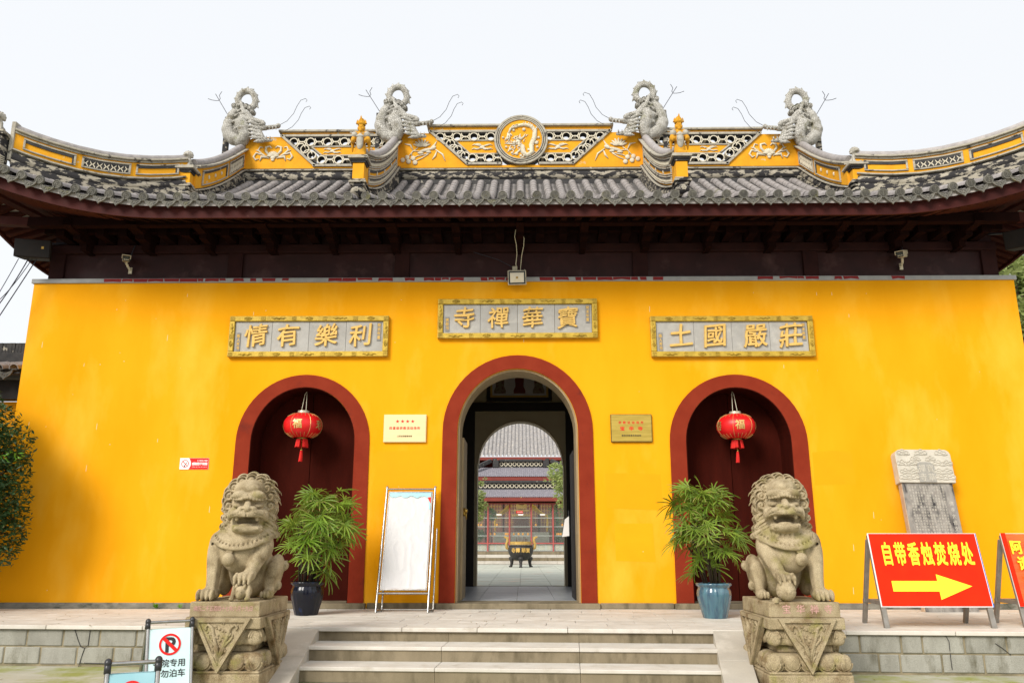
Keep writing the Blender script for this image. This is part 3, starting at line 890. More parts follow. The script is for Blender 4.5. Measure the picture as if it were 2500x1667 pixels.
for di, (xc, sp, hi, ho, it, ot) in enumerate(DOORS):
    A, B = arch(xc, sp, hi + .004, it + .004), arch(xc, sp, ho, ot)
    A = [(xc - hi - .004, ZP + .09)] + A + [(xc + hi + .004, ZP + .09)]
    B = [(xc - ho - .012, ZP + .09)] + B + [(xc + ho + .012, ZP + .09)]
    w = MB()
    for q in range(len(A) - 1):
        i0, i1, o0, o1 = A[q], A[q + 1], B[q], B[q + 1]
        vs = [(i0[0], -.022, i0[1]), (i1[0], -.022, i1[1]), (o1[0], -.022, o1[1]), (o0[0], -.022, o0[1]),
              (i0[0], -.001, i0[1]), (i1[0], -.001, i1[1]), (o1[0], -.001, o1[1]), (o0[0], -.001, o0[1])]
        w.add(vs, [(0, 1, 2, 3), (3, 2, 6, 7), (0, 4, 5, 1)])
    part('door_surround', w, M['maroon'], hall)
    # lining of the reveal
    w = MB()
    d1 = .585 if di != 1 else .625
    th = .010 if di != 1 else .035
    Q = [(xc - hi, ZP + .09)] + arch(xc, sp, hi, it) + [(xc + hi, ZP + .09)]
    y0 = -.018 if di != 1 else .035
    cx, cz = xc, sp
    for q in range(len(Q) - 1):
        def inn(p):
            if p[1] <= sp: return (p[0] + (th if p[0] < xc else -th), p[1])
            v = Vector((p[0] - cx, 0, p[1] - cz)); L = v.length; v = v * ((L - th) / L); return (cx + v.x, cz + v.z)
        i0, i1 = inn(Q[q]), inn(Q[q + 1])
        vs = [(Q[q][0], y0, Q[q][1]), (Q[q + 1][0], y0, Q[q + 1][1]), (i1[0], y0, i1[1]), (i0[0], y0, i0[1]),
              (Q[q][0], d1, Q[q][1]), (Q[q + 1][0], d1, Q[q + 1][1]), (i1[0], d1, i1[1]), (i0[0], d1, i0[1])]
        w.add(vs, [(0, 1, 2, 3), (3, 2, 6, 7), (7, 6, 5, 4)])
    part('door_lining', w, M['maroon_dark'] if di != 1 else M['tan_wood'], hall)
    if di != 1:
        for sgn in (-1, 1):
            w = MB()
            pl = [(xc + sgn * .006, ZP + .09), (xc + sgn * (hi + .03), ZP + .09)] + \
                 [(x, z) for x, z in (arch(xc, sp, hi + .03, it + .03) if sgn < 0 else reversed(arch(xc, sp, hi + .03, it + .03))) if (x - xc) * sgn > .02] + [(xc + sgn * .006, it + .03)]
            w.prism(pl if sgn > 0 else pl[::-1], .585, .64)
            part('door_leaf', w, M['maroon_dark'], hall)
    # stone sill
    w = MB(); w.boxmm(xc - ho - .05, xc + ho + .05, -.10, .64, ZP, ZP + .088)
    part('door_sill', w, M['step'], hall, bevel=.008)
# open leaf of the middle doorway with its lion-mask knocker
lf = MB(); lf.boxmm(-1.035, -.975, .63, 1.52, ZF, 3.25)
lfo = part('door_leaf', lf, M['tan_wood'], hall, bevel=.006)
lfo['label'] = 'inward opened bare brown door leaf seen nearly edge on'
k = MB(); k.ell((-.955, .70, 1.93), (.05, .055, .075), 12, 8); k.ell((-.93, .67, 1.95), (.04, .04, .04)); 
k.tube([(-.92, .67 + .05 * math.cos(t * PI / 6), 1.86 + .06 * math.sin(t * PI / 6)) for t in range(13)], .010, 6)
part('door_knocker', k, M['knocker'], lfo, True)
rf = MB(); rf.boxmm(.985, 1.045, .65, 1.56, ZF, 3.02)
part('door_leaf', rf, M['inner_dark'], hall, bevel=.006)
# wall foot
for x0, x1 in ((WX0 - .03, -4.98), (-2.50, -1.36), (1.36, 2.57), (5.06, WX1 + .03)):
    w = MB(); w.boxmm(x0, x1, -.05, -.001, ZP, ZP + .092)
    part('wall_foot', w, M['plinth_strip'] if abs(x0) > 3 else M['step'], hall, bevel=.01)
# cement strip on top of the wall with flaking red paint
w = MB(); w.boxmm(WX0 - .035, WX1 + .035, -.035, .35, WT - .0, WT + .082)
part('cement_strip', w, M['grey_strip'], hall, bevel=.006)
def red_bits(x0, x1, dens):
    x = x0
    while x < x1:
        L = random.choice((.10, .18, .25, .25, .27, .32, .12))
        if random.random() < dens:
            w = MB()
            zt, zb = WT + .074, WT + random.choice((.012, .014, .03, .018))
            j = [random.uniform(-.012, .02) for _ in range(4)]
            w.prism([(x + j[0], zb), (x + L * .5, zb + random.uniform(-.003, .02)), (x + L + j[1], zb), (x + L + j[2] * .5, zt), (x + j[3] * .3, zt)], -.038, -.0352)
            part('brick_face', w, M['dull_red'], hall)
        x += L + random.choice((.015, .015, .03, .12))
red_bits(-8.5, -8.3, .6); red_bits(-7.55, -2.0, .84); red_bits(-1.7, 2.6, .82); red_bits(4.35, 7.5, .42)

# faint repainted patches, chips and scratches on the yellow wall
M['yellow_patch'] = mat('fresh_yellow_paint', (.84, .375, .003), (.82, .355, .002), 3, .8, spec=.2)
M['yellow_deep'] = mat('older_yellow_paint', (.81, .340, .001), (.79, .328, .001), 3, .8, spec=.2)
M['chip'] = mat('pale_plaster_chip', (.80, .60, .34), rough=.9)
for (x0, z0, x1, z1, mm) in ((5.06, 2.35, 5.75, 2.92, 'yellow_deep'), (1.50, 1.95, 2.45, 2.55, 'yellow_deep'), (1.62, 1.10, 2.30, 1.72, 'yellow_patch'), (-2.45, 2.10, -1.45, 2.95, 'yellow_deep')):
    w = MB(); j_ = lambda: random.uniform(-.02, .02)
    w.prism([(x0 + j_(), z0 + j_()), (x1 + j_(), z0 + j_()), (x1 + j_(), (z0 + z1) / 2 + j_()), (x1 + j_(), z1 + j_()), ((x0 + x1) / 2, z1 + j_()), (x0 + j_(), z1 + j_())], -.0012, -.0002); part('paint_patch', w, M[mm], hall)
w = MB()
for q in range(90):
    x_, z_ = random.uniform(-8.6, 8.8), random.uniform(.5, 5.9)
    if any(abs(x_ - d_[0]) < d_[3] + .1 and z_ < d_[5] + .1 for d_ in DOORS): continue
    L_ = random.choice((.006, .008, .012, .05, .09)); wd_ = .005 if L_ > .02 else random.uniform(.005, .010)
    w.prism([(x_ - wd_, z_), (x_ + wd_ * .6, z_ - L_ * .2), (x_ + wd_, z_ + L_), (x_ - wd_ * .3, z_ + L_ * 1.1)], -.0016, -.0003)
part('plaster_chip', w, M['chip'], hall, stuff=True)

# frieze of dark panels above the strip
FX0, FX1 = -8.62, 8.72
w = MB(); w.boxmm(FX0, FX1, .10, .16, WT + .083, 7.25)
part('frieze_board', w, M['frieze'], hall)
posts = [-8.50, -5.20, -2.12, 2.25, 5.36, 8.60]
pm = MB(); pm.boxmm(-.135, .135, -.03, .03, 0, .50)
pme = pm.mesh('frieze_post', M['frieze_post'])
for x in posts:
    piece('frieze_post', pme, hall, (x, .068, WT + .084))
w = MB(); w.boxmm(FX0 - .02, FX1 + .02, .0, .099, WT + .585, WT + .745)
part('frieze_beam', w, M['frieze_post'], hall, bevel=.012)

# brackets and purlins under the eave
w = MB(); w.boxmm(FX0, FX1, -.82, -.66, 6.80, 6.97); part('purlin', w, M['eave_shade'], hall, bevel=.01)
w = MB(); w.boxmm(FX0, FX1, -.30, -.18, 6.86, 7.0); part('purlin', w, M['eave_shade'], hall, bevel=.01)
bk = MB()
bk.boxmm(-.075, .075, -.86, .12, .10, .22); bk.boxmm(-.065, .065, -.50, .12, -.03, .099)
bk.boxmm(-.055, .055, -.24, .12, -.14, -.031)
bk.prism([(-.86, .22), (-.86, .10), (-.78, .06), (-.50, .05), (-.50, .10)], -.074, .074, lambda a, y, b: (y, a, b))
bkm = bk.mesh('bracket_arm', M['eave_shade'])
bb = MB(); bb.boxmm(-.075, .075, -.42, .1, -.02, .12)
bbm = bb.mesh('bracket_block', M['eave_shade'])
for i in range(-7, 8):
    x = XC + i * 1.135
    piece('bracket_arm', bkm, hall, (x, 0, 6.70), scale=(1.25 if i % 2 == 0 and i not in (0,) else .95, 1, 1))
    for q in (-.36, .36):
        if abs(x + q) < 8.4: piece('bracket_block', bbm, hall, (x + q, 0, 6.78))

# ================================================================ roof
YE, YR, ZE, RISE = -1.55, 2.62, 6.93, 2.21
def flare(x): return max(0.0, abs(x - XC) - 5.9)
def lift(x): return .060 * flare(x) ** 2
def fwd(x): return .030 * flare(x) ** 2
def ye(x): return YE - fwd(x)
def zs(x, y):
    t = min(1.0, max(-.05, (y - ye(x)) / (YR - ye(x))))
    return ZE + lift(x) * max(0, 1 - t) ** 1.5 + RISE * (t - .10 * math.sin(PI * max(0, t)))
HA, HC_ = (6.28, 0.02), (9.75, -2.02)
def hipy(x):
    a = abs(x - XC)
    if a <= HA[0]: return YR
    return HA[1] + (a - HA[0]) * (HC_[1] - HA[1]) / (HC_[0] - HA[0])
def side_eave(y): return ZE - .15 + .87 * max(0.0, 1 - (y + 2.02) / 3.6) ** 1.7
roof = MB()
# deck: front slope, side slopes, rear slope (thin solid)
xs = [XC - 9.75 + 19.5 * i / 60 for i in range(61)]
def deck(x, t):
    top = hipy(x)
    y = ye(x) + (top - ye(x)) * t
    return (x, y, zs(x, y))
n = 8
vs, fs = [], []
for x in xs:
    for j in range(n + 1):
        p = deck(x, j / n); vs.append(p)
for x in xs:
    for j in range(n + 1):
        p = deck(x, j / n); vs.append((p[0], p[1], p[2] - .09))
m_ = len(xs) * (n + 1)
for i in range(len(xs) - 1):
    for j in range(n):
        a_ = i * (n + 1) + j
        fs.append((a_, a_ + n + 1, a_ + n + 2, a_ + 1)); fs.append((m_ + a_, m_ + a_ + 1, m_ + a_ + n + 2, m_ + a_ + n + 1))
    a_ = i * (n + 1); fs.append((a_, m_ + a_, m_ + a_ + n + 1, a_ + n + 1))
    a_ = i * (n + 1) + n; fs.append((a_, a_ + n + 1, m_ + a_ + n + 1, m_ + a_))
roof.add(vs, fs)
for s in (-1, 1):      # side slopes and gable
    hip = [(XC + s * (HA[0] + (HC_[0] - HA[0]) * q / 6), HA[1] + (HC_[1] - HA[1]) * q / 6) for q in range(7)]
    vs, fs = [], []
    ys = [hip[6 - q][1] for q in range(7)] + [2.6, 5.2, 7.4]
    for q, y in enumerate(ys):
        if q < 7: xi = hip[6 - q][0]
        else: xi = XC + s * HA[0]
        xo = XC + s * (9.75 - .18 * min(1, q / 6))
        zi = zs(xi, y) if q < 7 else 7.75
        zo = side_eave(y) + .15
        vs += [(xi, y, zi), (xo, y, zo), (xi, y, zi - .06), (xo, y, zo - .06)]
    for q in range(len(ys) - 1):
        a_ = 4 * q
        fs += [(a_, a_ + 1, a_ + 5, a_ + 4), (a_ + 2, a_ + 6, a_ + 7, a_ + 3), (a_ + 1, a_ + 3, a_ + 7, a_ + 5)]
    roof.add(vs, fs)
    gx = XC + s * 6.2
    roof.prism([(0.0, 7.6), (2.7, 9.2), (5.4, 7.6)], gx - .06, gx + .06, lambda a, y, b: (y, a, b))
roof.add([(XC - 9.5, 2.75, 9.2), (XC + 9.5, 2.75, 9.2), (XC + 9.5, 7.4, 6.9), (XC - 9.5, 7.4, 6.9)][:4] if False else [(XC - 6.2, 2.75, 9.22), (XC + 6.2, 2.75, 9.22), (XC + 9.3, 7.4, 6.9), (XC - 9.3, 7.4, 6.9),
         (XC - 6.2, 2.75, 9.1), (XC + 6.2, 2.75, 9.1), (XC + 9.3, 7.4, 6.78), (XC - 9.3, 7.4, 6.78)], [(0, 1, 2, 3), (7, 6, 5, 4), (3, 2, 6, 7)])
roofo = part('roof', roof, M['tile'], hall)
# soffit boards and rafters
def diag(a):                       # line under the hip, from the corner back to the wall corner: y and height at |x| = a
    t = max(0.0, min(1.0, (9.75 - a) / 1.25))
    return -2.02 + 2.18 * t, (ZE + lift(XC + 9.75) - .14) * (1 - t) + 7.30 * t
def soffit_strip(keep):
    sof = MB()
    vs, fs = [], []
    for x in [q for q in xs if keep(abs(q - XC), q)]:
        y0, z0 = ye(x) + .14, ZE + lift(x) - .13
        y1, z1 = diag(abs(x - XC))
        if abs(x - XC) < 8.5: z1 = 7.28
        vs += [(x, y0, z0), (x, max(y1, y0 + .01), z1), (x, y0, z0 + .03), (x, max(y1, y0 + .01), z1 + .03)]
    for i in range(len(vs) // 4 - 1):
        a_ = 4 * i
        fs += [(a_, a_ + 1, a_ + 5, a_ + 4), (a_ + 2, a_ + 6, a_ + 7, a_ + 3)]
    return sof.add(vs, fs)
part('soffit', soffit_strip(lambda a, x: a < 6.9), M['soffit_shade'], hall)
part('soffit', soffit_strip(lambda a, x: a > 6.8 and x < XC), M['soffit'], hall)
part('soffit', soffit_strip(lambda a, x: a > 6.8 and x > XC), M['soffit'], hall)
for x in [XC + q * .25 for q in range(-29, 30)] + [XC + s_ * (7.40 + .150 * q) for s_ in (-1, 1) for q in range(15)]:
    a = abs(x - XC)
    y1, z1 = diag(a)
    if a < 8.5: z1 = 7.28
    y0 = ye(x) + .16
    if y1 - y0 < .1: continue
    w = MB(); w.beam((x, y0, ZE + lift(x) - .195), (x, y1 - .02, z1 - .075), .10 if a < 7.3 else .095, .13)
    part('rafter', w, M['rafter'] if a > 6.8 else M['eave_shade'], hall)
for s in (-1, 1):
    sof = MB(); vs, fs = [], []
    ys_ = [-2.02 + .25 * q for q in range(36)]
    def inner(y):
        t = max(0.0, min(1.0, (y + 2.02) / 2.18))
        return 9.75 - 1.25 * t, (ZE + lift(XC + 9.75) - .14) * (1 - t) + 7.30 * t
    for y in ys_:
        ai, zi = inner(y)
        ao, zo = 9.56 + .16 * max(0, 1 - (y + 2.02) / .8), side_eave(y) + .02
        vs += [(XC + s * ao, y, zo), (XC + s * ai, y, max(zi, zo + .01)), (XC + s * ao, y, zo + .03), (XC + s * ai, y, max(zi, zo + .01) + .03)]
    for i in range(len(ys_) - 1):
        a_ = 4 * i
        fs += [(a_, a_ + 1, a_ + 5, a_ + 4), (a_ + 2, a_ + 6, a_ + 7, a_ + 3)]
    sof.add(vs, fs); part('soffit', sof, M['soffit'], hall)
    for j in range(30):
        y = -1.55 + .19 * j
        ai, zi = inner(y)
        zo = side_eave(y)
        w = MB(); w.beam((XC + s * 9.52, y, zo - .04), (XC + s * (ai + .02), y, max(zi, zo + .01) - .075), .115, .12)
        part('rafter', w, M['rafter'], hall)
    w = MB(); w.beam((XC + s * 9.74, -2.0, ZE + lift(XC + 9.75) - .28), (XC + s * 8.45, .25, 7.16), .20, .22); part('corner_beam', w, M['rafter'], hall)
    w = MB(); w.band([(XC + s * 9.60, -1.95 + .15 * q, side_eave(-1.95 + .15 * q) - .10) for q in range(50)], -.025, .025, 0, .17)
    part('eave_board', w, M['fascia'], hall)
    w = MB(); w.beam((XC + s * 9.25, -.72, 6.93), (XC + s * 8.3, -.72, 6.88), .14, .15); part('purlin_end', w, M['rafter'], hall)
w = MB(); w.band([(x, ye(x) + .10, ZE + lift(x) - .268) for x in xs], -.022, .022, 0, .185, nrm=(0, 1, 0))
part('eave_board', w, M['fascia'], hall)
w = MB(); w.band([(x, ye(x) + .05, ZE + lift(x) - .09) for x in xs], -.03, .03, 0, .07, nrm=(0, 1, 0))
part('eave_batten', w, M['fascia'], hall)

# tiles
TS, TL = .285, .30
bt = MB()
def half_tube(mb, L, r0, r1, n=8, a0=-8, a1=188, th=.012):
    vs, fs = [], []
    for (y, r) in ((0, r0), (.03, r0), (.031, r0 - .007), (L, r1)):
        for k in range(n + 1):
            a = R(a0 + (a1 - a0) * k / n)
            vs.append((r * math.cos(a), y, r * math.sin(a)))
    for j in range(3):
        for k in range(n):
            q = j * (n + 1) + k
            fs.append((q, q + 1, q + n + 2, q + n + 1))
    o = len(vs)
    for k in range(n + 1):
        a = R(a0 + (a1 - a0) * k / n); vs.append(((r0 - th) * math.cos(a), 0, (r0 - th) * math.sin(a)))
    for k in range(n): fs.append((k, o + k, o + k + 1, k + 1))
    mb.add(vs, fs)
half_tube(bt, TL + .03, .080, .071)
btm = bt.mesh('barrel_tile', M['tile'], 35)
cp = MB()
cp.lathe([(.001, -.004), (.060, -.004), (.063, -.012), (.070, -.014), (.076, -.010), (.079, .0), (.079, .035), (.001, .035)], 20)
cp.ell((0, 0, -.006), (.014, .014, .010), 10, 4)
for k in range(12):
    a = 2 * PI * k / 12
    cp.ell((.037 * math.cos(a), .037 * math.sin(a), -.005), (.018, .006, .007), 6, 4, (0, 0, a))
cp.xform(Matrix.Rotation(-PI / 2, 4, 'X') @ Matrix.Scale(1, 4))
cpm = cp.mesh('tile_cap', M['tile_dark'], 40)
cq = MB()
cq.lathe([(.001, -.003), (.058, -.003), (.061, -.010), (.070, -.012), (.076, -.010), (.079, .0), (.079, .035), (.001, .035)], 20)
for b_ in (-.036, -.018, 0, .018, .036):
    wd = math.sqrt(.055 ** 2 - b_ ** 2)
    cq.box((0, b_, -.006), (wd * 1.8, .008, .010))
cq.box((0, 0, -.008), (.008, .09, .010)); cq.box((-.026, 0, -.007), (.007, .05, .008)); cq.box((.026, 0, -.007), (.007, .05, .008))
cq.xform(Matrix.Rotation(-PI / 2, 4, 'X'))
cqm = cq.mesh('tile_cap', M['tile_dark'], 40)
dt = MB()
def drip_poly(s):
    top = [(-.118 + .236 * i / 10, -.010 - .040 * math.sin(PI * i / 10)) for i in range(11)]
    bot = [(.117, -.050), (.092, -.092), (.055, -.122), (.022, -.142), (0, -.172), (-.022, -.142), (-.055, -.122), (-.092, -.092), (-.117, -.050)]
    cx, cz = 0, -.075
    return [((x - cx) * s + cx, (z - cz) * s + cz) for x, z in top + bot]
dt.prism(drip_poly(1.0), 0, .016)
P0, P1 = drip_poly(1.0), drip_poly(.86)
for i in range(len(P0)):
    j = (i + 1) % len(P0)
    dt.add([(P0[i][0], -.001, P0[i][1]), (P0[j][0], -.001, P0[j][1]), (P1[j][0], -.001, P1[j][1]), (P1[i][0], -.001, P1[i][1]),
            (P0[i][0], -.009, P0[i][1]), (P0[j][0], -.009, P0[j][1]), (P1[j][0], -.007, P1[j][1]), (P1[i][0], -.007, P1[i][1])], [(4, 5, 6, 7), (0, 1, 5, 4), (3, 7, 6, 2)])
for sx in (-1, 1):
    dt.tube([(sx * (.015 + .05 * q / 7 + .012 * math.sin(q)), -.004, -.085 + .02 * math.cos(q * .9)) for q in range(8)], .005, 5)
dt.ell((0, -.004, -.095), (.016, .008, .018), 8, 5)
# trough of the pan tile behind the drip
vs, fs = [], []
for y in (0.0, .34):
    for i in range(9):
        vs.append((-.130 + .26 * i / 8, y, -.008 - .040 * math.sin(PI * i / 8) + (.0 if y == 0 else .012)))
for i in range(8): fs.append((i, i + 1, i + 10, i + 9))
dt.add(vs, fs)
dtm = dt.mesh('drip_tile', M['tile_dark'], 40)

rest = MB(); pans = MB()
NI = 33
ncap = nbar = 0
for i in range(-NI, NI + 1):
    x = XC + i * TS
    yt = hipy(x) - (.10 if abs(x - XC) <= HA[0] else .02)
    y = ye(x)
    jx = random.uniform(-.008, .008)
    pts = []
    L = 0
    # cap
    sl = math.atan2(zs(x, y + .4) - zs(x, y), .4)
    z0 = zs(x, y) + .060
    piece('tile_cap', cpm if x < XC + .45 else cqm, roofo, (x + jx, y - .050, z0 - .005 + random.uniform(-.004, .004)), (sl * .35, random.uniform(-.3, .3), 0))
    ncap += 1
    t = 0
    yy = y - .02
    while yy < yt:
        d = .28
        z_a, z_b = zs(x, yy) + .062, zs(x, yy + d) + .062
        sl2 = math.atan2(z_b - z_a, d)
        step = TL * math.cos(sl2)
        if t < 4 and yt - yy > .1:
            piece('barrel_tile', btm, roofo, (x + jx + random.uniform(-.005, .005), yy, z_a + random.uniform(-.005, .005)), (sl2 + random.uniform(-.015, .015), random.uniform(-.05, .05), random.uniform(-.035, .035)))
            nbar += 1
        else:
            tmp = MB(); half_tube(tmp, min(TL + .03, (yt - yy) / max(.3, math.cos(sl2)) + .05), .080, .071)
            tmp.xform(Matrix.Translation((x + jx, yy, z_a)) @ Matrix.Rotation(random.uniform(-.02, .02), 4, 'Z') @ Matrix.Rotation(sl2, 4, 'X'))
            rest.add(tmp.v, tmp.f)
        yy += step; t += 1
    # pan rows (left of this barrel) and drip tile
    xp = x + TS / 2
    if i < NI:
        yt2 = hipy(xp) - .05
        slp = math.atan2(zs(xp, ye(xp) + .4) - zs(xp, ye(xp)), .4)
        rl = math.atan2(zs(xp + .1, ye(xp + .1)) - zs(xp - .1, ye(xp - .1)), .2)
        piece('drip_tile', dtm, roofo, (xp, ye(xp) - .045, zs(xp, ye(xp)) + .025), (-.06, -rl, random.uniform(-.03, .03)))
        yy = ye(xp) + .02; k = 0
        while yy < yt2:
            y2 = min(yy + .13, yt2)
            vs = []
            for (yq, up) in ((yy, .022), (y2, .006)):
                for q in range(5):
                    xx = xp - .115 + .23 * q / 4
                    vs.append((xx, yq, zs(xp, yq) + up - .012 + .045 * ((q - 2) / 2) ** 2))
            for q in range(5):
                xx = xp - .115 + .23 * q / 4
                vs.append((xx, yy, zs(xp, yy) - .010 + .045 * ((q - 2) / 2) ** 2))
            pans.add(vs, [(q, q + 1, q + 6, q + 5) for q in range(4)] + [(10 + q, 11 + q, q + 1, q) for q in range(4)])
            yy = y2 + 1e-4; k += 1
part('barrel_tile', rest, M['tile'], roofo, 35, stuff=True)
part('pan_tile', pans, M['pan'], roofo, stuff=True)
# ================================================================ ridges
YF = 2.60                                     # front face of the main ridge
def half_round(mb, path, r0, up0, n=8, nrm=None):
    """roll moulding: round profile swept along a path"""
    P = [Vector(p) for p in path]
    mb.tube([p + Vector((0, 0, up0)) for p in P], r0, 14)
ridge = part('main_ridge', (lambda m: (half_round(m, [(XC - 6.25, YF + .07, 9.335), (XC + 6.25, YF + .07, 9.335)], .128, 0), m)[1])(MB()), M['worn'], hall, 40)
def rp(name, mb, m, bevel=0, smooth=False):
    return part(name, mb, m, ridge, smooth, bevel=bevel)
def both(fn):
    """builds a MB for the left half (x relative to the centre line) and mirrors it"""
    for s in (-1, 1):
        m = MB(); fn(m)
        if s > 0: m = m.mirror_x()
        m.xform(Matrix.Translation((XC, 0, 0)))
        yield s, m
# plain mouldings
w = MB(); w.boxmm(XC - 6.25, XC + 6.25, YF - .06, YF + .22, 9.452, 9.478); rp('ridge_moulding', w, M['worn_light'], .005)
w = MB(); w.boxmm(XC - 6.25, XC + 6.25, YF - .025, YF + .20, 9.4785, 9.512); rp('ridge_moulding', w, M['black_stucco'], .004)
w = MB(); w.boxmm(XC - 6.25, XC + 6.25, YF - .03, YF + .3, 8.95, 9.225); rp('ridge_bed', w, M['black_stucco'])
# yellow walls (left half coordinates)
def c_wall(m): m.prism([(-2.83, 9.513), (-1.17, 9.513), (-1.17, 9.585), (-1.22, 9.585), (-2.02, 10.37), (-2.60, 10.37), (-2.83, 10.33)], YF, YF + .16)
def s_wall(m): m.prism([(-6.22, 9.513), (-2.95, 9.513), (-2.95, 9.565), (-4.62, 9.565), (-5.36, 10.30), (-5.95, 10.30), (-6.22, 10.2)], YF, YF + .16)
for s, m in both(c_wall): rp('ridge_wall', m, M['yellow_old'])
for s, m in both(s_wall): rp('ridge_wall', m, M['yellow_old'])
w = MB(); w.boxmm(XC - 1.17, XC + 1.17, YF, YF + .16, 9.513, 9.580); rp('ridge_wall', w, M['yellow_old'])
# copings
w = MB(); w.boxmm(XC - 2.10, XC + 2.10, YF - .07, YF + .23, 10.515, 10.565); rp('ridge_coping', w, M['worn_light'], .01)
w = MB(); w.boxmm(XC - 2.04, XC + 2.04, YF - .0, YF + .16, 10.43, 10.514); rp('ridge_wall', w, M['yellow_old'])
for s, m in both(lambda m: m.boxmm(-5.45, -2.95, YF - .07, YF + .23, 10.40, 10.45)): rp('ridge_coping', m, M['worn_light'], .01)
for s, m in both(lambda m: m.boxmm(-5.38, -2.95, YF - .0, YF + .16, 10.335, 10.399)): rp('ridge_wall', m, M['yellow_old'])
# frames of the openwork
def bar(m, a, b, t=.055, y0=None, d=.20):
    a, b = Vector((a[0], 0, a[1])), Vector((b[0], 0, b[1]))
    u = (b - a).normalized(); nn = Vector((-u.z, 0, u.x)) * t / 2
    y0 = YF - .045 if y0 is None else y0
    m.prism([((a - nn).x, (a - nn).z), ((b - nn).x, (b - nn).z), ((b + nn).x, (b + nn).z), ((a + nn).x, (a + nn).z)], y0, y0 + d)
FR = [  # (frame segments) centre, side
    ((-2.03, 10.40), (-.50, 10.40)), ((-2.05, 10.425), (-1.16, 9.585)), ((-1.20, 9.607), (-.42, 9.607)),
    ((-5.38, 10.315), (-2.95, 10.315)), ((-5.40, 10.335), (-4.58, 9.565)), ((-4.64, 9.585), (-2.95, 9.585))]
for seg in FR:
    for s, m in both(lambda m: bar(m, *seg)): rp('openwork_frame', m, M['worn_light'], .006)
    # dark inner lip
for seg, off in (((( -1.95, 10.362), (-.52, 10.362)), 0), (((-1.95, 10.36), (-1.12, 9.645)), 0), (((-1.13, 9.642), (-.42, 9.642)), 0),
            (((-5.28, 10.278), (-2.95, 10.278)), 0), (((-5.28, 10.28), (-4.52, 9.62)), 0), (((-4.54, 9.618), (-2.95, 9.618)), 0)):
    for s, m in both(lambda m: bar(m, *seg, t=.022, y0=YF - .02, d=.17)): rp('openwork_lip', m, M['black_stucco'])
# inner yellow panels with rims
def ip_c(m): m.prism([(-.53, 9.87), (-1.11, 9.87), (-1.42, 10.17), (-.53, 10.17)][::-1], YF + .01, YF + .13)
def ip_s(m): m.prism([(-2.95, 9.85), (-4.44, 9.85), (-4.66, 10.04), (-2.95, 10.04)][::-1], YF + .01, YF + .13)
for f_ in (ip_c, ip_s):
    for s, m in both(f_): rp('inner_panel', m, M['yellow_old'])
for seg in (((-1.46, 10.185), (-.53, 10.185)), ((-1.46, 10.185), (-1.12, 9.855)), ((-1.13, 9.858), (-.50, 9.858)),
            ((-4.70, 10.055), (-2.95, 10.055)), ((-4.70, 10.055), (-4.45, 9.84)), ((-4.46, 9.838), (-2.95, 9.838))):
    for s, m in both(lambda m: bar(m, *seg, t=.032, y0=YF - .015, d=.14)): rp('panel_rim', m, M['worn_light'], .004)
# ring tiles of the openwork
def ring_mesh(a1):
    m = MB(); n = 20 if a1 > 4 else 11
    m.ring((0, 0, 0), .080, .102, -.095, .095, n, 0, a1)
    m.m = []
    for k in range(n): m.m += [0, 0, 0, 1]        # front, outside, back pale; inside coloured dark as shade
    m.m += [0] * (len(m.f) - len(m.m))
    return m.mesh('ring_tile', [M['relief_white'], M['ring_shade']], 30)
rgm, ram = ring_mesh(2 * PI), ring_mesh(PI)
def rings(spots):
    for (x, z, kind) in spots:
        for s in (-1, 1):
            X = XC + (x if s < 0 else -x)
            me, rot = (rgm, None) if kind == 0 else (ram, (0, 0 if kind == 1 else PI, 0))
            piece('ring_tile', me, ridge, (X, YF + .07 + random.uniform(-.004, .004), z), rot)
sp_ = []
x = -1.80; k = 0
while x < -.55:
    z = 10.27
    if k % 2 == 0: sp_ += [(x, z, 0)]
    else: sp_ += [(x, z + .085, 2), (x, z - .085, 1)]
    x += .19; k += 1
x = -1.07; k = 0
while x < -.42:
    z = 9.75
    if k % 2 == 0: sp_ += [(x, z, 0)]
    else: sp_ += [(x, z + .085, 2), (x, z - .085, 1)]
    x += .19; k += 1
for q in range(3): sp_ += [(-1.56 + .165 * (q + 0), 10.10 - .150 * (q + 0), 0), (-1.66 + .165 * q, 10.13 - .15 * q, 1)]
x = -5.10; k = 0
while x < -2.95:
    z = 10.165
    if k % 2 == 0: sp_ += [(x, z, 0)]
    else: sp_ += [(x, z + .085, 2), (x, z - .085, 1)]
    x += .19; k += 1
x = -4.45; k = 0
while x < -2.95:
    z = 9.725
    if k % 2 == 0: sp_ += [(x, z, 0)]
    else: sp_ += [(x, z + .085, 2), (x, z - .085, 1)]
    x += .19; k += 1
for q in range(2): sp_ += [(-4.84 + .165 * q, 9.99 - .155 * q, 0), (-4.93 + .165 * q, 10.03 - .155 * q, 1)]
rings(sp_)
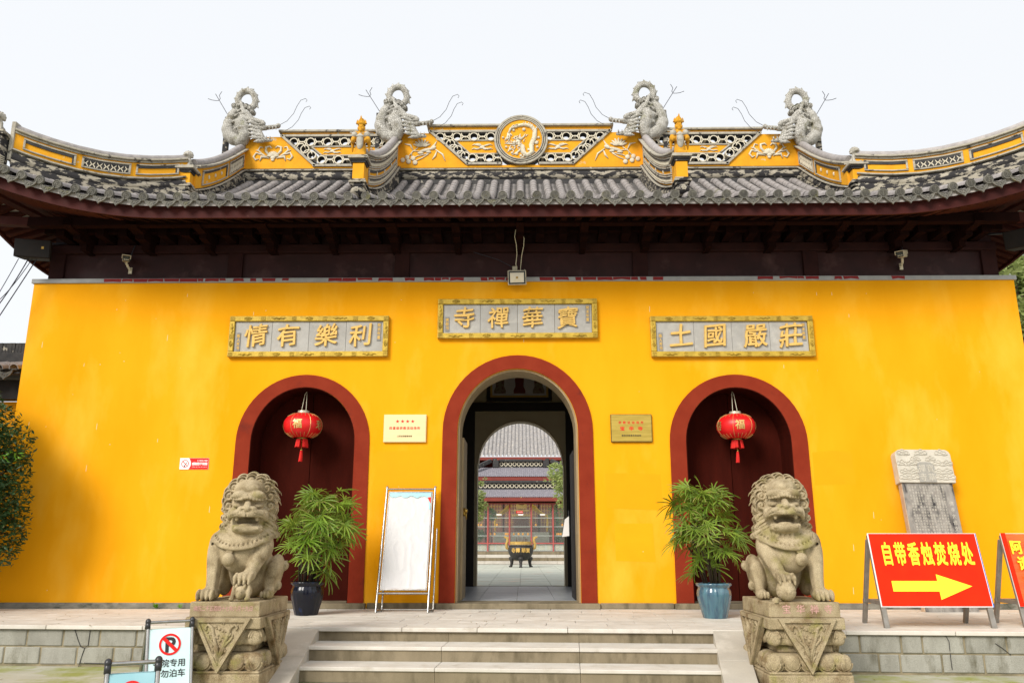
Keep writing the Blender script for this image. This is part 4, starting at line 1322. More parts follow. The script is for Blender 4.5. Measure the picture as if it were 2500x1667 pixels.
# round medallion with coiled dragon relief
def disc(m, r, y0, y1, c=(XC + .02, 10.17), n=48):
    m.prism([(c[0] + r * math.cos(2 * PI * i / n), c[1] + r * math.sin(2 * PI * i / n)) for i in range(n)], y0, y1)
m = MB(); disc(m, .585, YF - .05, YF + .2); rp('medallion_drum', m, M['black_stucco'])
m = MB(); disc(m, .47, YF - .075, YF - .045); med = rp('medallion', m, M['yellow_old'])
for r0, r1, y0, mm in ((.475, .50, -.10, 'worn_light'), (.515, .54, -.09, 'worn_light'), (.555, .60, -.085, 'worn_light')):
    m = MB(); m.ring((XC + .02, 0, 10.17), r0, r1, YF + y0, YF - .02, 48); rp('medallion_rim', m, M[mm], .004)
m = MB()
def mt(u, v): return (XC + .02 + (u - 1170) / 2.767 * .00913, YF - .085, 10.17 - (v - 490) / 2.767 * .0099)
body = [(1150, 520), (1180, 540), (1185, 580), (1210, 605), (1245, 580), (1240, 530), (1262, 480), (1265, 430), (1235, 400), (1190, 392), (1140, 400), (1100, 420), (1085, 450)]
P = [mt(*p) for p in body]
m.tube(P, [.03, .05, .06, .06, .055, .055, .055, .05, .045, .04, .035, .03, .02], 10)
for (u, v, r) in ((1150, 510, .055), (1125, 512, .035), (1165, 485, .04), (1098, 560, .035), (1080, 485, .035), (1190, 425, .04), (1275, 515, .045), (1290, 480, .03), (1280, 545, .03), (1120, 430, .03), (1140, 590, .04), (1170, 605, .035), (1205, 600, .045), (1225, 590, .04), (1070, 545, .03), (1110, 585, .03), (1048, 480, .025)):
    m.ell(mt(u, v), (r, .03, r), 10, 6)
for (u0, v0, u1, v1) in ((1165, 495, 1200, 455), (1150, 490, 1165, 455), (1130, 525, 1060, 520), (1215, 560, 1275, 585), (1200, 600, 1160, 625), (1085, 450, 1060, 500), (1085, 450, 1090, 500), (1085, 450, 1110, 470), (1240, 520, 1290, 505), (1170, 560, 1110, 600)):
    m.tube([mt(u0, v0), mt((u0 + u1) / 2 + 6, (v0 + v1) / 2), mt(u1, v1)], [.028, .02, .008], 7)
r_ = random.Random(3)
for q in range(70):
    f = r_.random() * (len(P) - 1.01); k_ = int(f); p = Vector(P[k_]).lerp(Vector(P[k_ + 1]), f - k_)
    m.ell((p.x + r_.uniform(-.05, .05), YF - .105 + r_.uniform(-.02, .0), p.z + r_.uniform(-.05, .05)), (r_.uniform(.010, .022), .022, r_.uniform(.010, .022)), 6, 4)
for q in range(34):
    a = r_.uniform(0, 2 * PI); u, v = 1140 + r_.gauss(0, 34), 520 + r_.gauss(0, 30)
    m.tube([mt(u, v), mt(u + 12 * math.cos(a), v + 12 * math.sin(a)), mt(u + 22 * math.cos(a + .5), v + 22 * math.sin(a + .5))], [.014, .012, .004], 5)
rp('dragon_relief', m, M['relief_white'], smooth=True)
# lotus relief on the centre walls (u, v in the sketch of the left one)
def lo(u, v, y=-.012): return (-2.80 + (u - 318) / 2.767 * .00913, YF + y, 9.52 + (655 - v) / 2.767 * .0099)
def lotus(m):
    for pts, r in (([(400, 590), (440, 540), (500, 545), (560, 530)], .012), ([(410, 605), (470, 575), (540, 560)], .012), ([(440, 615), (500, 590), (545, 560)], .012), ([(430, 580), (430, 550), (470, 520)], .010)):
        m.tube([lo(*p) for p in pts], r, 6)
    for c in ((370, 602), (400, 585), (410, 612), (455, 620), (440, 590)): m.ell(lo(*c), (.055, .022, .058), 12, 6)
    def blade(pts, ws): m.tube([lo(*p) for p in pts], ws, 7)
    blade([(380, 492), (420, 500), (440, 540)], [.008, .024, .010]); blade([(600, 545), (590, 575), (570, 600)], [.01, .024, .006]); blade([(590, 530), (640, 565), (660, 612)], [.01, .022, .006])
    blade([(598, 475), (585, 500), (565, 515)], [.006, .02, .02])
    for a, q, rr in [(a, .11, .095) for a in range(-75, 76, 25)] + [(a, .06, .075) for a in range(-90, 91, 30)]:
        aa = R(a + 90)
        m.ell((lo(497, 0)[0] + q * math.cos(aa), YF - .015 - (.11 - q) * .2, lo(0, 508)[2] + q * .8 * math.sin(aa)), (rr, .022, .026), 8, 5, (0, -aa, 0))
    m.ell(lo(525, 535), (.15, .026, .038), 14, 6, (0, -.25, 0)); m.ell(lo(575, 520), (.075, .03, .045), 12, 6, (0, -.5, 0)); m.ell(lo(490, 555), (.07, .026, .03), 12, 6); m.ell(lo(545, 548), (.06, .026, .03), 12, 6)
for s, m in both(lotus): rp('lotus_relief', m, M['relief_white'], smooth=True)
# scrolling flower relief on the outer walls
def fl(u, v, y=-.012): return (-6.2 + (u - 375) / 4.276 * .00913, YF + y, 9.52 + (985 - v) / 4.276 * .0099)
def flower(m):
    for sg in (-1, 1):
        f2 = lambda u, v: fl(680 + sg * (680 - u), v)
        for pts, ws in (([(660, 870), (600, 800), (600, 760), (640, 750), (660, 770)], [.02, .03, .026, .02, .014]),
                        ([(640, 880), (560, 830), (520, 790), (540, 755), (570, 765)], [.015, .022, .022, .018, .012]),
                        ([(560, 835), (500, 820), (475, 860), (500, 895), (530, 880)], [.014, .022, .024, .02, .012]),
                        ([(620, 870), (560, 860), (545, 905)], [.018, .034, .010]), ([(530, 800), (495, 790)], [.022, .006]), ([(560, 830), (520, 835)], [.024, .006])):
            m.tube([f2(*p) for p in pts], ws, 7)
    for a in range(-80, 81, 20):
        aa = R(a + 90)
        m.ell((fl(680, 0)[0] + .075 * math.cos(aa), YF - .02, fl(0, 860)[2] + .07 * math.sin(aa)), (.07, .024, .026), 8, 5, (0, -aa, 0))
    m.ell(fl(680, 870), (.06, .03, .05), 10, 6); m.ell(fl(680, 895), (.04, .025, .03), 10, 6)
for s, m in both(flower): rp('flower_relief', m, M['relief_white'], smooth=True)
# cloud reliefs on the inner panels
def cloud(m, cx, cz, s=1.0):
    m.ell((cx, YF + .0, cz), (.06 * s, .02, .045 * s), 10, 6)
    for q, (dx, dz) in enumerate(((-.11, .05), (.11, .05), (-.12, -.05), (.12, -.05), (-.05, .06), (.06, -.055))):
        sg = 1 if dx > 0 else -1
        m.tube([(cx + s * (dx * .3), YF, cz + s * dz * .5), (cx + s * dx, YF, cz + s * dz), (cx + s * (dx + sg * .07), YF, cz + s * (dz + .02)), (cx + s * (dx + sg * .12), YF, cz + s * (dz - .01))], [.018 * s, .022 * s, .016 * s, .006], 6)
for s, m in both(lambda m: cloud(m, -.85, 10.02)): rp('cloud_relief', m, M['relief_white'], smooth=True)
for cx in (-4.22, -3.50):
    for s, m in both(lambda m: cloud(m, cx, 9.945, .85)): rp('cloud_relief', m, M['relief_white'], smooth=True)

# ---------------------------------------------------------------- descending ridges, swept along a path of base points
def ridge_run(path, wall, kind, name, label=None):
    """path: base points on the tiles; returns the part"""
    P = [Vector(p) for p in path]
    m = MB(); m.tube([p + Vector((0, 0, .10)) for p in P], .115, 14)
    o = part(name, m, M['worn'], hall, 40)
    b = lambda nm, n, h0, h1, mm, bv=0: part(nm, (lambda q: (q.band(P, -n, n, h0, h1), q)[1])(MB()), M[mm], o, bevel=bv)
    b('ridge_bed', .14, -.28, .02, 'worn')
    b('ridge_moulding', .135, .205, .232, 'worn_light', .004)
    b('ridge_moulding', .095, .233, .250, 'black_stucco')
    T = wall
    b('ridge_wall', .075, .2505, T - .055, 'yellow_old')
    b('ridge_moulding', .105, T - .054, T - .022, 'worn_light', .005)
    b('ridge_coping', .150, T - .02, T + .018, 'worn_light', .008)
    m = MB(); m.tube([p + Vector((0, 0, T + .055)) for p in P], .078, 10); part('coping_tile', m, M['tile'], o, 40)
    return o, P
def sub_path(P, f0, f1, n=6):
    L = [0]
    for i in range(1, len(P)): L.append(L[-1] + (P[i] - P[i - 1]).length)
    def pos(f):
        d = f * L[-1]
        for i in range(1, len(P)):
            if d <= L[i] + 1e-9:
                t = (d - L[i - 1]) / (L[i] - L[i - 1]); return P[i - 1].lerp(P[i], t)
        return P[-1]
    return [pos(f0 + (f1 - f0) * q / n) for q in range(n + 1)]
def framed(o, P, f0, f1, h0, h1, side, fill, both_sides=False):
    """raised rectangular frame on one face of a ridge wall, with a recessed field"""
    Q = sub_path(P, f0, f1)
    n0, n1 = (.076, .105) if side > 0 else (-.105, -.076)
    m = MB()
    m.band(Q, n0, n1, h1 - .028, h1); m.band(Q, n0, n1, h0, h0 + .025)
    e = .035 / max(.05, sum((Q[i + 1] - Q[i]).length for i in range(len(Q) - 1)))
    m.band(sub_path(Q, 0, e, 1), n0, n1, h0 + .03, h1 - .035); m.band(sub_path(Q, 1 - e, 1, 1), n0, n1, h0 + .03, h1 - .035)
    part('panel_frame', m, M['worn_light'], o, bevel=.005)
    k0, k1 = (.0755, .092) if side > 0 else (-.092, -.0755)
    m = MB(); m.band(sub_path(Q, e, 1 - e), k0, k1, h1 - .075, h1 - .029); m.band(sub_path(Q, e, e * 1.8, 1), k0, k1, h0 + .03, h1 - .06)
    part('panel_lip', m, M['black_stucco'], o)
    q0, q1 = (.0755, .080) if side > 0 else (-.080, -.0755)
    if fill == 'lattice':
        m = MB(); m.band(sub_path(Q, e, 1 - e), q0, q1, h0 + .03, h1 - .06); part('panel_field', m, M['black_stucco'], o)
        Ln = sum((Q[i + 1] - Q[i]).length for i in range(len(Q) - 1))
        nn = max(3, int(Ln / .10))
        hm = (h0 + h1) / 2
        m = MB(); sgn = 1 if side > 0 else -1
        for a_ in range(nn):
            W = sub_path(Q, (a_ + .12) / nn, (a_ + .88) / nn, 8)
            for up in (1, -1):
                pts = []
                for k, p in enumerate(W):
                    t = (W[min(k + 1, 8)] - W[max(k - 1, 0)]); nn_ = Vector((t.y, -t.x, 0)).normalized()
                    off = (h1 - h0 - .1) * .5 * (1 - math.sin(PI * k / 8)) * up
                    pts.append(p + nn_ * (.084 * sgn) + Vector((0, 0, hm - .01 + off)))
                m.tube(pts, .010, 5)
        part('ring_lattice', m, M['relief_white'], o)
    elif fill == 'boss':
        m = MB(); sgn = 1 if side > 0 else -1
        for f in (.25, .5, .75):
            W = sub_path(Q, f - .02, f + .02, 2); t = W[2] - W[0]; nn_ = Vector((t.y, -t.x, 0)).normalized()
            p = W[1] + nn_ * (.082 * sgn) + Vector((0, 0, (h0 + h1) / 2 - .01))
            m.ell(p, (.022, .022, .042), 8, 6); m.ell(p, (.02, .03, .015), 8, 6)
        part('boss', m, M['relief_white'], o, True)

def pillar(x, y, zb, zt, w, name='ridge_pillar'):
    """stepped pillar ending a ridge, facing the yard"""
    m = MB()
    m.box((x, y + .02, zb + .02), (w * 1.25, w * 1.35, .05)); m.box((x, y, zb + .065), (w * 1.5, w * 1.5, .032)); m.box((x, y, zb + .105), (w * 1.32, w * 1.35, .03))
    o = part(name, m, M['worn'], hall, bevel=.006)
    m = MB(); m.box((x, y, (zb + .12 + zt - .13) / 2), (w, w, zt - .13 - zb - .12 - .002)); part('pillar_shaft', m, M['yellow_old'], o, bevel=.006)
    m = MB(); m.box((x, y, zt - .115), (w * 1.25, w * 1.25, .028)); m.box((x, y, zt - .082), (w * 1.45, w * 1.45, .030)); part('pillar_capital', m, M['black_stucco'], o, bevel=.005)
    m = MB(); m.box((x, y, zt - .045), (w * 1.75, w * 1.75, .038)); m.box((x, y, zt - .013), (w * 1.62, w * 1.62, .024)); part('pillar_cap', m, M['worn_light'], o, bevel=.006)
    m = MB(); m.box((x, y + w * .9, (zb + zt) / 2 + .06), (.11, .07, zt - zb + .06)); part('pillar_backing', m, M['worn_light'], o, bevel=.006)
    m = MB(); m.ell((x, y - .04, zb - .10), (w * .72, w * .75, .105), 16, 10); part('ridge_roll_end', m, M['worn'], o, True)
    for a in range(5):
        aa = 2 * PI * a / 5
    m = MB()
    for a in range(6):
        aa = 2 * PI * a / 6
        m.ell((x + .03 * math.cos(aa), y - .04 - w * .72, zb - .10 + .03 * math.sin(aa)), (.02, .012, .02), 6, 4)
    m.ell((x, y - .045 - w * .73, zb - .10), (.016, .014, .016), 8, 6)
    part('roll_rosette', m, M['worn_light'], o, True)
    return o
for s in (-1, 1):
    # inner ridge, running down to just above the eave
    x = XC + s * 2.80
    ys = [2.66 - 3.62 * q / 12 for q in range(13)]
    path = [(x, y, zs(x, y) + .05 + .16 * (1 - q / 12) ** 2 + .02) for q, y in enumerate(ys)]
    o, P = ridge_run(path, .86, 'inner', 'descending_ridge')
    side = -1 if s < 0 else 1
    for sd in (-1, 1):
        framed(o, P, .10, .93, .275, .43, sd, 'lattice')
        framed(o, P, .10, .93, .445, .60, sd, 'boss')
        framed(o, P, .10, .93, .615, .79, sd, 'lattice')
    px_, pz_ = XC + s * 2.80, zs(x, -1.08) + .27
    pillar(px_, -1.06, pz_, pz_ + .56, .20)
    # outer ridge at the gable end
    x = XC + s * 6.26
    ys = [2.66 - 2.55 * q / 10 for q in range(11)]
    path = [(x - s * .02 * q / 10, y, zs(XC + s * 6.2, y) + .06 + .12 * (1 - q / 10) ** 2) for q, y in enumerate(ys)]
    o, P = ridge_run(path, .72, 'outer', 'descending_ridge')
    for sd in (-1, 1):
        framed(o, P, .42, .90, .30, .62, sd, 'boss')
        framed(o, P, .06, .38, .30, .62, sd, 'lattice')
    pzo = zs(XC + s * 6.2, .08) + .24
    pillar(XC + s * 6.32, .06, pzo, pzo + .47, .22)
    # hip ridge sweeping up to the corner
    pts = [at(452, 464, .04), at(418, 466, -.05), at(360, 468, -.28), at(300, 466, -.50), at(240, 459, -.72), at(180, 447, -.93), at(120, 431, -1.12), at(70, 415, -1.28), at(28, 399, -1.40)]
    if s > 0: pts = [Vector((2 * XC - p.x, p.y, p.z)) for p in pts]
    path = []
    for i in range(len(pts) - 1):
        for q in range(2): path.append(pts[i].lerp(pts[i + 1], q / 2))
    path.append(pts[-1])
    o, P = ridge_run(path, .585, 'hip', 'hip_ridge')
    sd = 1
    for sd in (-1, 1):
        framed(o, P, .66, .95, .29, .50, sd, 'plain')
        framed(o, P, .35, .63, .29, .50, sd, 'lattice')
        framed(o, P, .05, .32, .29, .50, sd, 'plain')
    e = P[-1]
    m = MB(); m.box((e.x - (-s) * -.02 + s * .02, e.y - .02, e.z + .38), (.07, .16, .72)); part('ridge_end_slab', m, M['worn_light'], o, bevel=.01)
    m = MB(); m.box((e.x + s * .24, e.y - .14, e.z + .10), (.36, .24, .62)); m.box((e.x + s * .24, e.y - .14, e.z + .43), (.44, .30, .035)); m.box((e.x + s * .24, e.y - .14, e.z + .48), (.40, .28, .04))
    part('ridge_end_pedestal', m, M['worn'], o, bevel=.008)
    m = MB()
    for q in range(5):
        m.tube([(e.x + s * .04, e.y - .27, e.z + .02 - q * .05), (e.x + s * .18, e.y - .36, e.z + .06 - q * .055), (e.x - s * .10, e.y - .34, e.z - .06 - q * .03)], [.03, .04, .008], 7)
    part('ridge_end_scroll', m, M['worn_light'], o, True)

# ================================================================ roof figures (things of their own)
DRAGON = dragon_body()
def ring_at(px, py, y, s):
    p = at(px, py, y); return (p.x + s * .11, y, p.z - 1.19)
for s, loc, lab in ((1, ring_at(603, 239, YF - .07, 1), 'grey stucco dragon at the far left end of the roof ridge'),
                    (1, ring_at(972, 229, YF - .09, 1), 'grey stucco dragon left of the round medallion on the centre ridge'),
                    (-1, ring_at(1573, 222, YF - .09, -1), 'grey stucco dragon right of the round medallion on the centre ridge'),
                    (-1, ring_at(1945, 239, YF - .07, -1), 'grey stucco dragon at the far right end of the roof ridge')):
    make_dragon(lab, loc, s)
for s, lab in ((-1, 'ochre robed guardian statue on the roof pillar left of the medallion'), (1, 'ochre robed guardian statue on the roof pillar right of the medallion')):
    x = XC + s * 2.80
    t = make_statue(lab, (x, -1.06, zs(x, -1.08) + .27 + .561)); t.scale = (.86, .95, 1.1)
SL = small_lion_mb().mesh('small_lion', M['dragon_plain'], True)
for x, y, z, lab in ((XC - 6.32, .04, zs(XC - 6.2, .08) + .711, 'small grey stone lion on the ridge pillar left of the far left dragon'),
                     (XC + 6.32, .04, zs(XC + 6.2, .08) + .711, 'small grey stone lion on the ridge pillar right of the far right dragon')):
    o = link('small_lion', SL, None, (x, y, z), (0, 0, 0), (.82, .82, .82)); tag(o, lab, 'stone lion', 'small stone lions on the roof ridges')
e = at(28, 399, -1.40)
o = link('small_lion', SL, None, (e.x - .24, e.y - .15, e.z + .501), (0, 0, R(25)), (.92, .92, .92)); tag(o, 'small grey stone lion on the upturned roof corner at the left edge of the picture', 'stone lion', 'small stone lions on the roof ridges')
# ================================================================ SETTING: yard, terrace, steps
g = MB(); g.boxmm(-80, 80, -40, 2.0, ZG - .5, ZG); ground = struct('ground', g, M['ground'])
g = MB(); g.boxmm(-80, 80, 2.001, 120, ZG - .5, ZG); struct('ground', g, M['ground'])
FL, FR_ = atz(0, 1524, ZP), atz(2500, 1541, ZP)
ed = (FR_ - FL); ed.z = 0; ed.normalize()
en = Vector((ed.y, -ed.x, 0))                  # towards the camera
def edge_pt(x): return FL + ed * ((x - FL.x) / ed.x)
SK = math.atan2(ed.y, ed.x)
EL, ER = edge_pt(-13), edge_pt(13)
t = MB()
bk_ = .052
t.prism([((EL - en * .014).x, (EL - en * .014).y), ((ER - en * .014).x, (ER - en * .014).y), (13, 6.0), (-13, 6.0)], ZG, ZP - bk_, lambda a, y, b: (a, b, y))
terrace = struct('terrace', t, M['joint'])
# coping stones along the front edge
cw = .40
def slab_me(name, L, W, H, mm, bev=.006):
    m = MB(); m.boxmm(0, L, 0, W, -H, 0); me = m.mesh(name, mm); return me
EDG = EL
Ltot = (ER - EL).length
d = 0.0; k = 0
cops = {}
def pc(name, me, parent, base, along, inward, z, bev=.006):
    p = EDG + ed * along - en * inward
    o = piece(name, me, parent, (p.x, p.y, z), (0, 0, SK))
    b = o.modifiers.new('bevel', 'BEVEL'); b.width = bev; b.segments = 1
    return o
meC = [slab_me('coping_slab', L, cw, .05, M['granite']) for L in (1.30, .96, 1.14)]
LC = (1.30, .96, 1.14)
while d < Ltot:
    q = k % 3
    o = pc('coping_slab', meC[q], terrace, EL, d, -.045 + random.uniform(-.008, .008), ZP)
    d += LC[q] + .006; k += 1
# paving slabs in rows behind the coping
row, d0 = 0, cw - .04
meS = slab_me('paving_slab', .80, .42, .05, M['granite'])
inw = cw - .045 + .016
while inw < 3.9:
    off = -(row % 2) * .4 - random.uniform(0, .15)
    d = off + 2.2
    while d < Ltot - 2.2:
        base = EL + ed * d - en * inw
        if base.y < -.05:
            if True:
                o = piece('paving_slab', meS, terrace, (base.x, base.y, ZP - random.uniform(0, .003)), (0, 0, SK))
                b = o.modifiers.new('bevel', 'BEVEL'); b.width = .004; b.segments = 1
        d += .806
    inw += .426; row += 1
# retaining wall stones, two courses
meB = [slab_me('stone_block', L, .08, .205, M['block']) for L in (.475, .475, .23)]
LB = (.475, .475, .23)
SX0, SX1 = atz(795, 1523, ZP).x, atz(1730, 1531, ZP).x          # inner faces of the stair ramps
for course, ztop in ((0, ZP - .055), (1, ZP - .055 - .222)):
    d, k = .1 + .21 * course, course
    while d < Ltot - .5:
        q = 2 if (k % 7 == 3) else 0
        p = EL + ed * d
        if not (SX0 - .5 < p.x + .2 < SX1 + .35):
            o = pc('stone_block', meB[q], terrace, EL, d, random.uniform(-.003, .003), ztop + random.uniform(-.002, .002), .01)
        d += LB[q] + .022; k += 1
m = MB()
for (x0, pts) in ((0, [(182, 1533), (190, 1560), (197, 1578), (207, 1581), (215, 1574), (220, 1538)]), (0, [(206, 1582), (198, 1605), (190, 1633)]), (0, [(194, 1617), (220, 1618), (255, 1619)]),
                  (0, [(2308, 1549), (2317, 1565), (2320, 1595), (2322, 1612), (2325, 1634)]), (0, [(2430, 1570), (2448, 1582), (2468, 1598)])):
    P = []
    for (px, py) in pts:
        r_ = ray(px, py); n2 = en; q0 = EL + en * .006
        tt = (q0 - CAM_LOC).dot(n2) / r_.dot(n2); P.append(CAM_LOC + r_ * tt)
    m.tube(P, .0045, 5)
part('crack_filler', m, M['black_stucco'], terrace)

# steps between two sloping granite ramps
steps = struct('steps', (lambda m: (m.prism([((edge_pt(SX0) - en * .05).x, (edge_pt(SX0) - en * .05).y), ((edge_pt(SX0) + en * 1.0).x, (edge_pt(SX0) + en * 1.0).y), ((edge_pt(SX1) + en * 1.0).x, (edge_pt(SX1) + en * 1.0).y), ((edge_pt(SX1) - en * .05).x, (edge_pt(SX1) - en * .05).y)], ZG - .02, ZG + .02, lambda a, y, b: (a, b, y)), m)[1])(MB()), M['joint'])
W_ = (edge_pt(SX1) - edge_pt(SX0)).length
A0 = edge_pt(SX0)
EDG = A0
tr = [(0.0, ZP), (.56, ZP - .168), (1.05, ZP - .336)]
wid = [(0, W_ * .335), (W_ * .335 + .004, W_ * .33), (W_ * .665 + .008, W_ * .335 - .008)]
for si, (off, zt) in enumerate(tr):
    if si:
        dep = off - tr[si - 1][0]
        for (a_, L) in wid:
            m = MB(); m.boxmm(0, L, 0, dep + .03, -.042, 0)
            p = A0 + ed * a_ + en * (off + .022)
            o = piece('tread_slab', m.mesh('tread_slab', M['granite']), steps, (p.x, p.y, zt), (0, 0, SK)); b = o.modifiers.new('bevel', 'BEVEL'); b.width = .006; b.segments = 1
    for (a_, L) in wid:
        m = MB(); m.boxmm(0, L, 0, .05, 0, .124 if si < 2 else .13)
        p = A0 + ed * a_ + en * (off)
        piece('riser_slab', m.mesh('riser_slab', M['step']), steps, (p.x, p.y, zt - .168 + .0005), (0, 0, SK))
for s, (xi, xo) in ((-1, (SX0, atz(722, 1523, ZP).x)), (1, (SX1, atz(1802, 1532, ZP).x))):
    pi_, po_ = edge_pt(xi) - en * .03, edge_pt(xo) - en * .03
    Lr = 1.72
    for part_i, (f0, f1) in enumerate(((0, .52), (.523, 1.0))):
        m = MB()
        def rpt(b, f, top):
            q = b + en * (Lr * f) - ed * (s * .17 * f); z = ZP + .006 + (ZG - ZP + .02) * f
            return (q.x, q.y, z if top else ZG)
        vs = [rpt(pi_, f0, 1), rpt(po_, f0, 1), rpt(po_, f1, 1), rpt(pi_, f1, 1), rpt(pi_, f0, 0), rpt(po_, f0, 0), rpt(po_, f1, 0), rpt(pi_, f1, 0)]
        m.add(vs, [(0, 1, 2, 3), (4, 7, 6, 5), (0, 4, 5, 1), (1, 5, 6, 2), (2, 6, 7, 3), (3, 7, 4, 0)])
        part('ramp_slab', m, M['granite_grey'], steps, bevel=.006)
# ================================================================ lettering
_gc = {}
def glyph(ch, bold=0.0):
    """flat outline of one character, as triangulated mesh in a unit em box centred on (0, 0)"""
    key = (ch, bold)
    if key not in _gc:
        cu = bpy.data.curves.new('letter', 'FONT')
        cu.body = ch; cu.size = 1.0; cu.align_x = 'CENTER'; cu.fill_mode = 'FRONT'; cu.resolution_u = 3; cu.offset = bold
        ob = bpy.data.objects.new('letter', cu); COL.objects.link(ob)
        dg = bpy.context.evaluated_depsgraph_get(); dg.update()
        me = bpy.data.meshes.new_from_object(ob.evaluated_get(dg))
        v = [tuple(p.co) for p in me.vertices]; f = [tuple(p.vertices) for p in me.polygons]
        bpy.data.objects.remove(ob); bpy.data.curves.remove(cu); bpy.data.meshes.remove(me)
        cjk = ord(ch) > 0x2000
        cy = .38 if cjk else .36
        _gc[key] = ([(x, y - cy) for x, y, z in v], f)
    return _gc[key]
def put_glyph(mb, ch, cx, cz, w, h, y0, y1, bold=0.0, warp=None):
    """character extruded from y0 (front) to y1 in the XZ plane; w, h = em width and height"""
    if bold:      # heavier strokes: the outline swept round a small nib
        nib = [(0, 0)] + [(bold * math.cos(PI * q / 3), bold * math.sin(PI * q / 3)) for q in range(6)]
        for q, (dx, dz) in enumerate(nib):
            e = .00025 * q
            put_glyph(mb, ch, cx + dx * w, cz + dz * h, w, h, y0 - e, y1 - e, 0.0, warp)
        return
    v, f = glyph(ch)
    pts = []
    for x, z in v:
        if warp: x, z = warp(x, z)
        pts.append((cx + x * w, cz + z * h))
    n = len(pts)
    vs = [(a, y0, b) for a, b in pts]
    if abs(y1 - y0) < 1e-6:
        mb.add(vs, f); return
    vs += [(a, y1, b) for a, b in pts]
    cnt = {}
    for q in f:
        for i in range(len(q)):
            e = (q[i], q[(i + 1) % len(q)])
            cnt[e] = 1
    fs = list(f)
    for (a, b) in cnt:
        if (b, a) not in cnt: fs.append((b, a, a + n, b + n))
    mb.add(vs, fs)
def brush(seed):
    """uneven brush-like distortion"""
    r = random.Random(seed)
    a, b, c, d = (r.uniform(0, 6) for _ in range(4))
    def f(x, z):
        z2 = z + .10 * x + .018 * math.sin(7 * x + a) + .012 * math.sin(15 * x + b)
        x2 = x * 1.02 + .05 * z + .016 * math.sin(8 * z + c) + .010 * math.sin(17 * z + d)
        return x2, z2 + .03 * x * x
    return f
def line_text(mb, s, x0, x1, cz, h, y0, y1, bold=0.0, wscale=1.0, warp=None):
    """characters spread evenly between x0 and x1"""
    n = len(s); st = (x1 - x0) / n
    for i, ch in enumerate(s):
        if ch == ' ': continue
        put_glyph(mb, ch, x0 + st * (i + .5), cz, h * wscale, h, y0, y1, bold, warp)
# ================================================================ inside the gate hall
w = MB(); w.boxmm(WX0 + .43, WX1 - .43, .625, RY - .005, 6.05, 6.12); part('ceiling', w, M['inner_dark'], hall)
w = MB(); w.boxmm(WX0 + .43, WX1 - .43, .64, RY + .38, ZP - .02, ZF - .012); part('floor_bed', w, M['joint'], hall)
w = MB(); w.boxmm(-.845, .845, 0, .60, -.012, 0); 
ft = MB(); ft.boxmm(0, .655, 0, .60, -.0115, 0); ftm = ft.mesh('floor_tile', M['inner_floor'])
for i in range(-4, 4):
    for j in range(8):
        piece('floor_tile', ftm, hall, (i * .661 - .02 + .0, .645 + j * .606, ZF + random.uniform(-.001, .001)))
w = MB(); w.boxmm(-2.0, 2.1, RY - .10, RY - .013, 4.50, 4.70); part('inner_lintel', w, M['inner_dark'], hall)
for x0, x1 in ((-1.52, -1.06), (1.12, 1.62)):
    w = MB(); w.boxmm(x0, x1, RY - .09, RY - .014, ZF, 4.499); part('inner_door_leaf', w, M['inner_dark'], hall, bevel=.006)
# framed picture of three standing robed figures above the rear arch
pic = thing('framed_picture', 'dark framed picture of three robed standing figures hung high inside the middle doorway', 'picture', (.05, RY - .05, 4.74))
def fr(m, x0, x1, z0, z1, t, y0, y1):
    m.boxmm(x0, x1, y0, y1, z0, z0 + t); m.boxmm(x0, x1, y0, y1, z1 - t, z1)
    m.boxmm(x0, x0 + t, y0, y1, z0 + t, z1 - t); m.boxmm(x1 - t, x1, y0, y1, z0 + t, z1 - t)
px0, px1, pz0, pz1 = -.78, .80, 4.74, 6.02
m = MB(); fr(m, px0, px1, pz0, pz1, .085, RY - .10, RY - .04); part('frame', m, M['inner_dark'], pic)
m = MB(); fr(m, px0 + .085, px1 - .085, pz0 + .085, pz1 - .085, .05, RY - .075, RY - .045); part('mat_border', m, M['picture_gold'], pic)
m = MB(); m.boxmm(px0 + .08, px1 - .08, RY - .055, RY - .042, pz0 + .08, pz1 - .08); part('picture_ground', m, M['picture_bg'], pic)
for cx, mm in ((-.46, 'picture_robe2'), (.015, 'picture_robe'), (.48, 'picture_robe2')):
    m = MB()
    m.prism([(cx - .14, 4.93), (cx + .14, 4.93), (cx + .145, 5.00), (cx + .10, 5.10), (cx + .11, 5.35), (cx + .12, 5.55), (cx + .06, 5.68), (cx + .05, 5.82), (cx - .05, 5.82), (cx - .06, 5.68), (cx - .12, 5.55), (cx - .11, 5.35), (cx - .10, 5.10), (cx - .145, 5.00)], RY - .062, RY - .0555)
    part('robed_figure', m, M[mm], pic)
lf_ = thing('leaflet', 'white leaflet hanging beside the right jamb inside the middle doorway', 'leaflet', (.91, .75, 1.80))
m = MB(); m.add([(.905, .70, 1.52), (.78, .66, 1.50), (.83, .69, 1.80), (.905, .72, 1.86), (.905, .705, 1.515), (.78, .665, 1.495), (.83, .695, 1.795), (.905, .725, 1.855)], [(0, 1, 2, 3), (7, 6, 5, 4), (0, 4, 5, 1), (1, 5, 6, 2), (2, 6, 7, 3), (3, 7, 4, 0)])
part('sheet', m, M['white_print'], lf_)
m = MB(); m.box((.90, .735, 1.9), (.012, .012, .12)); part('hanger', m, M['black_plastic'], lf_)

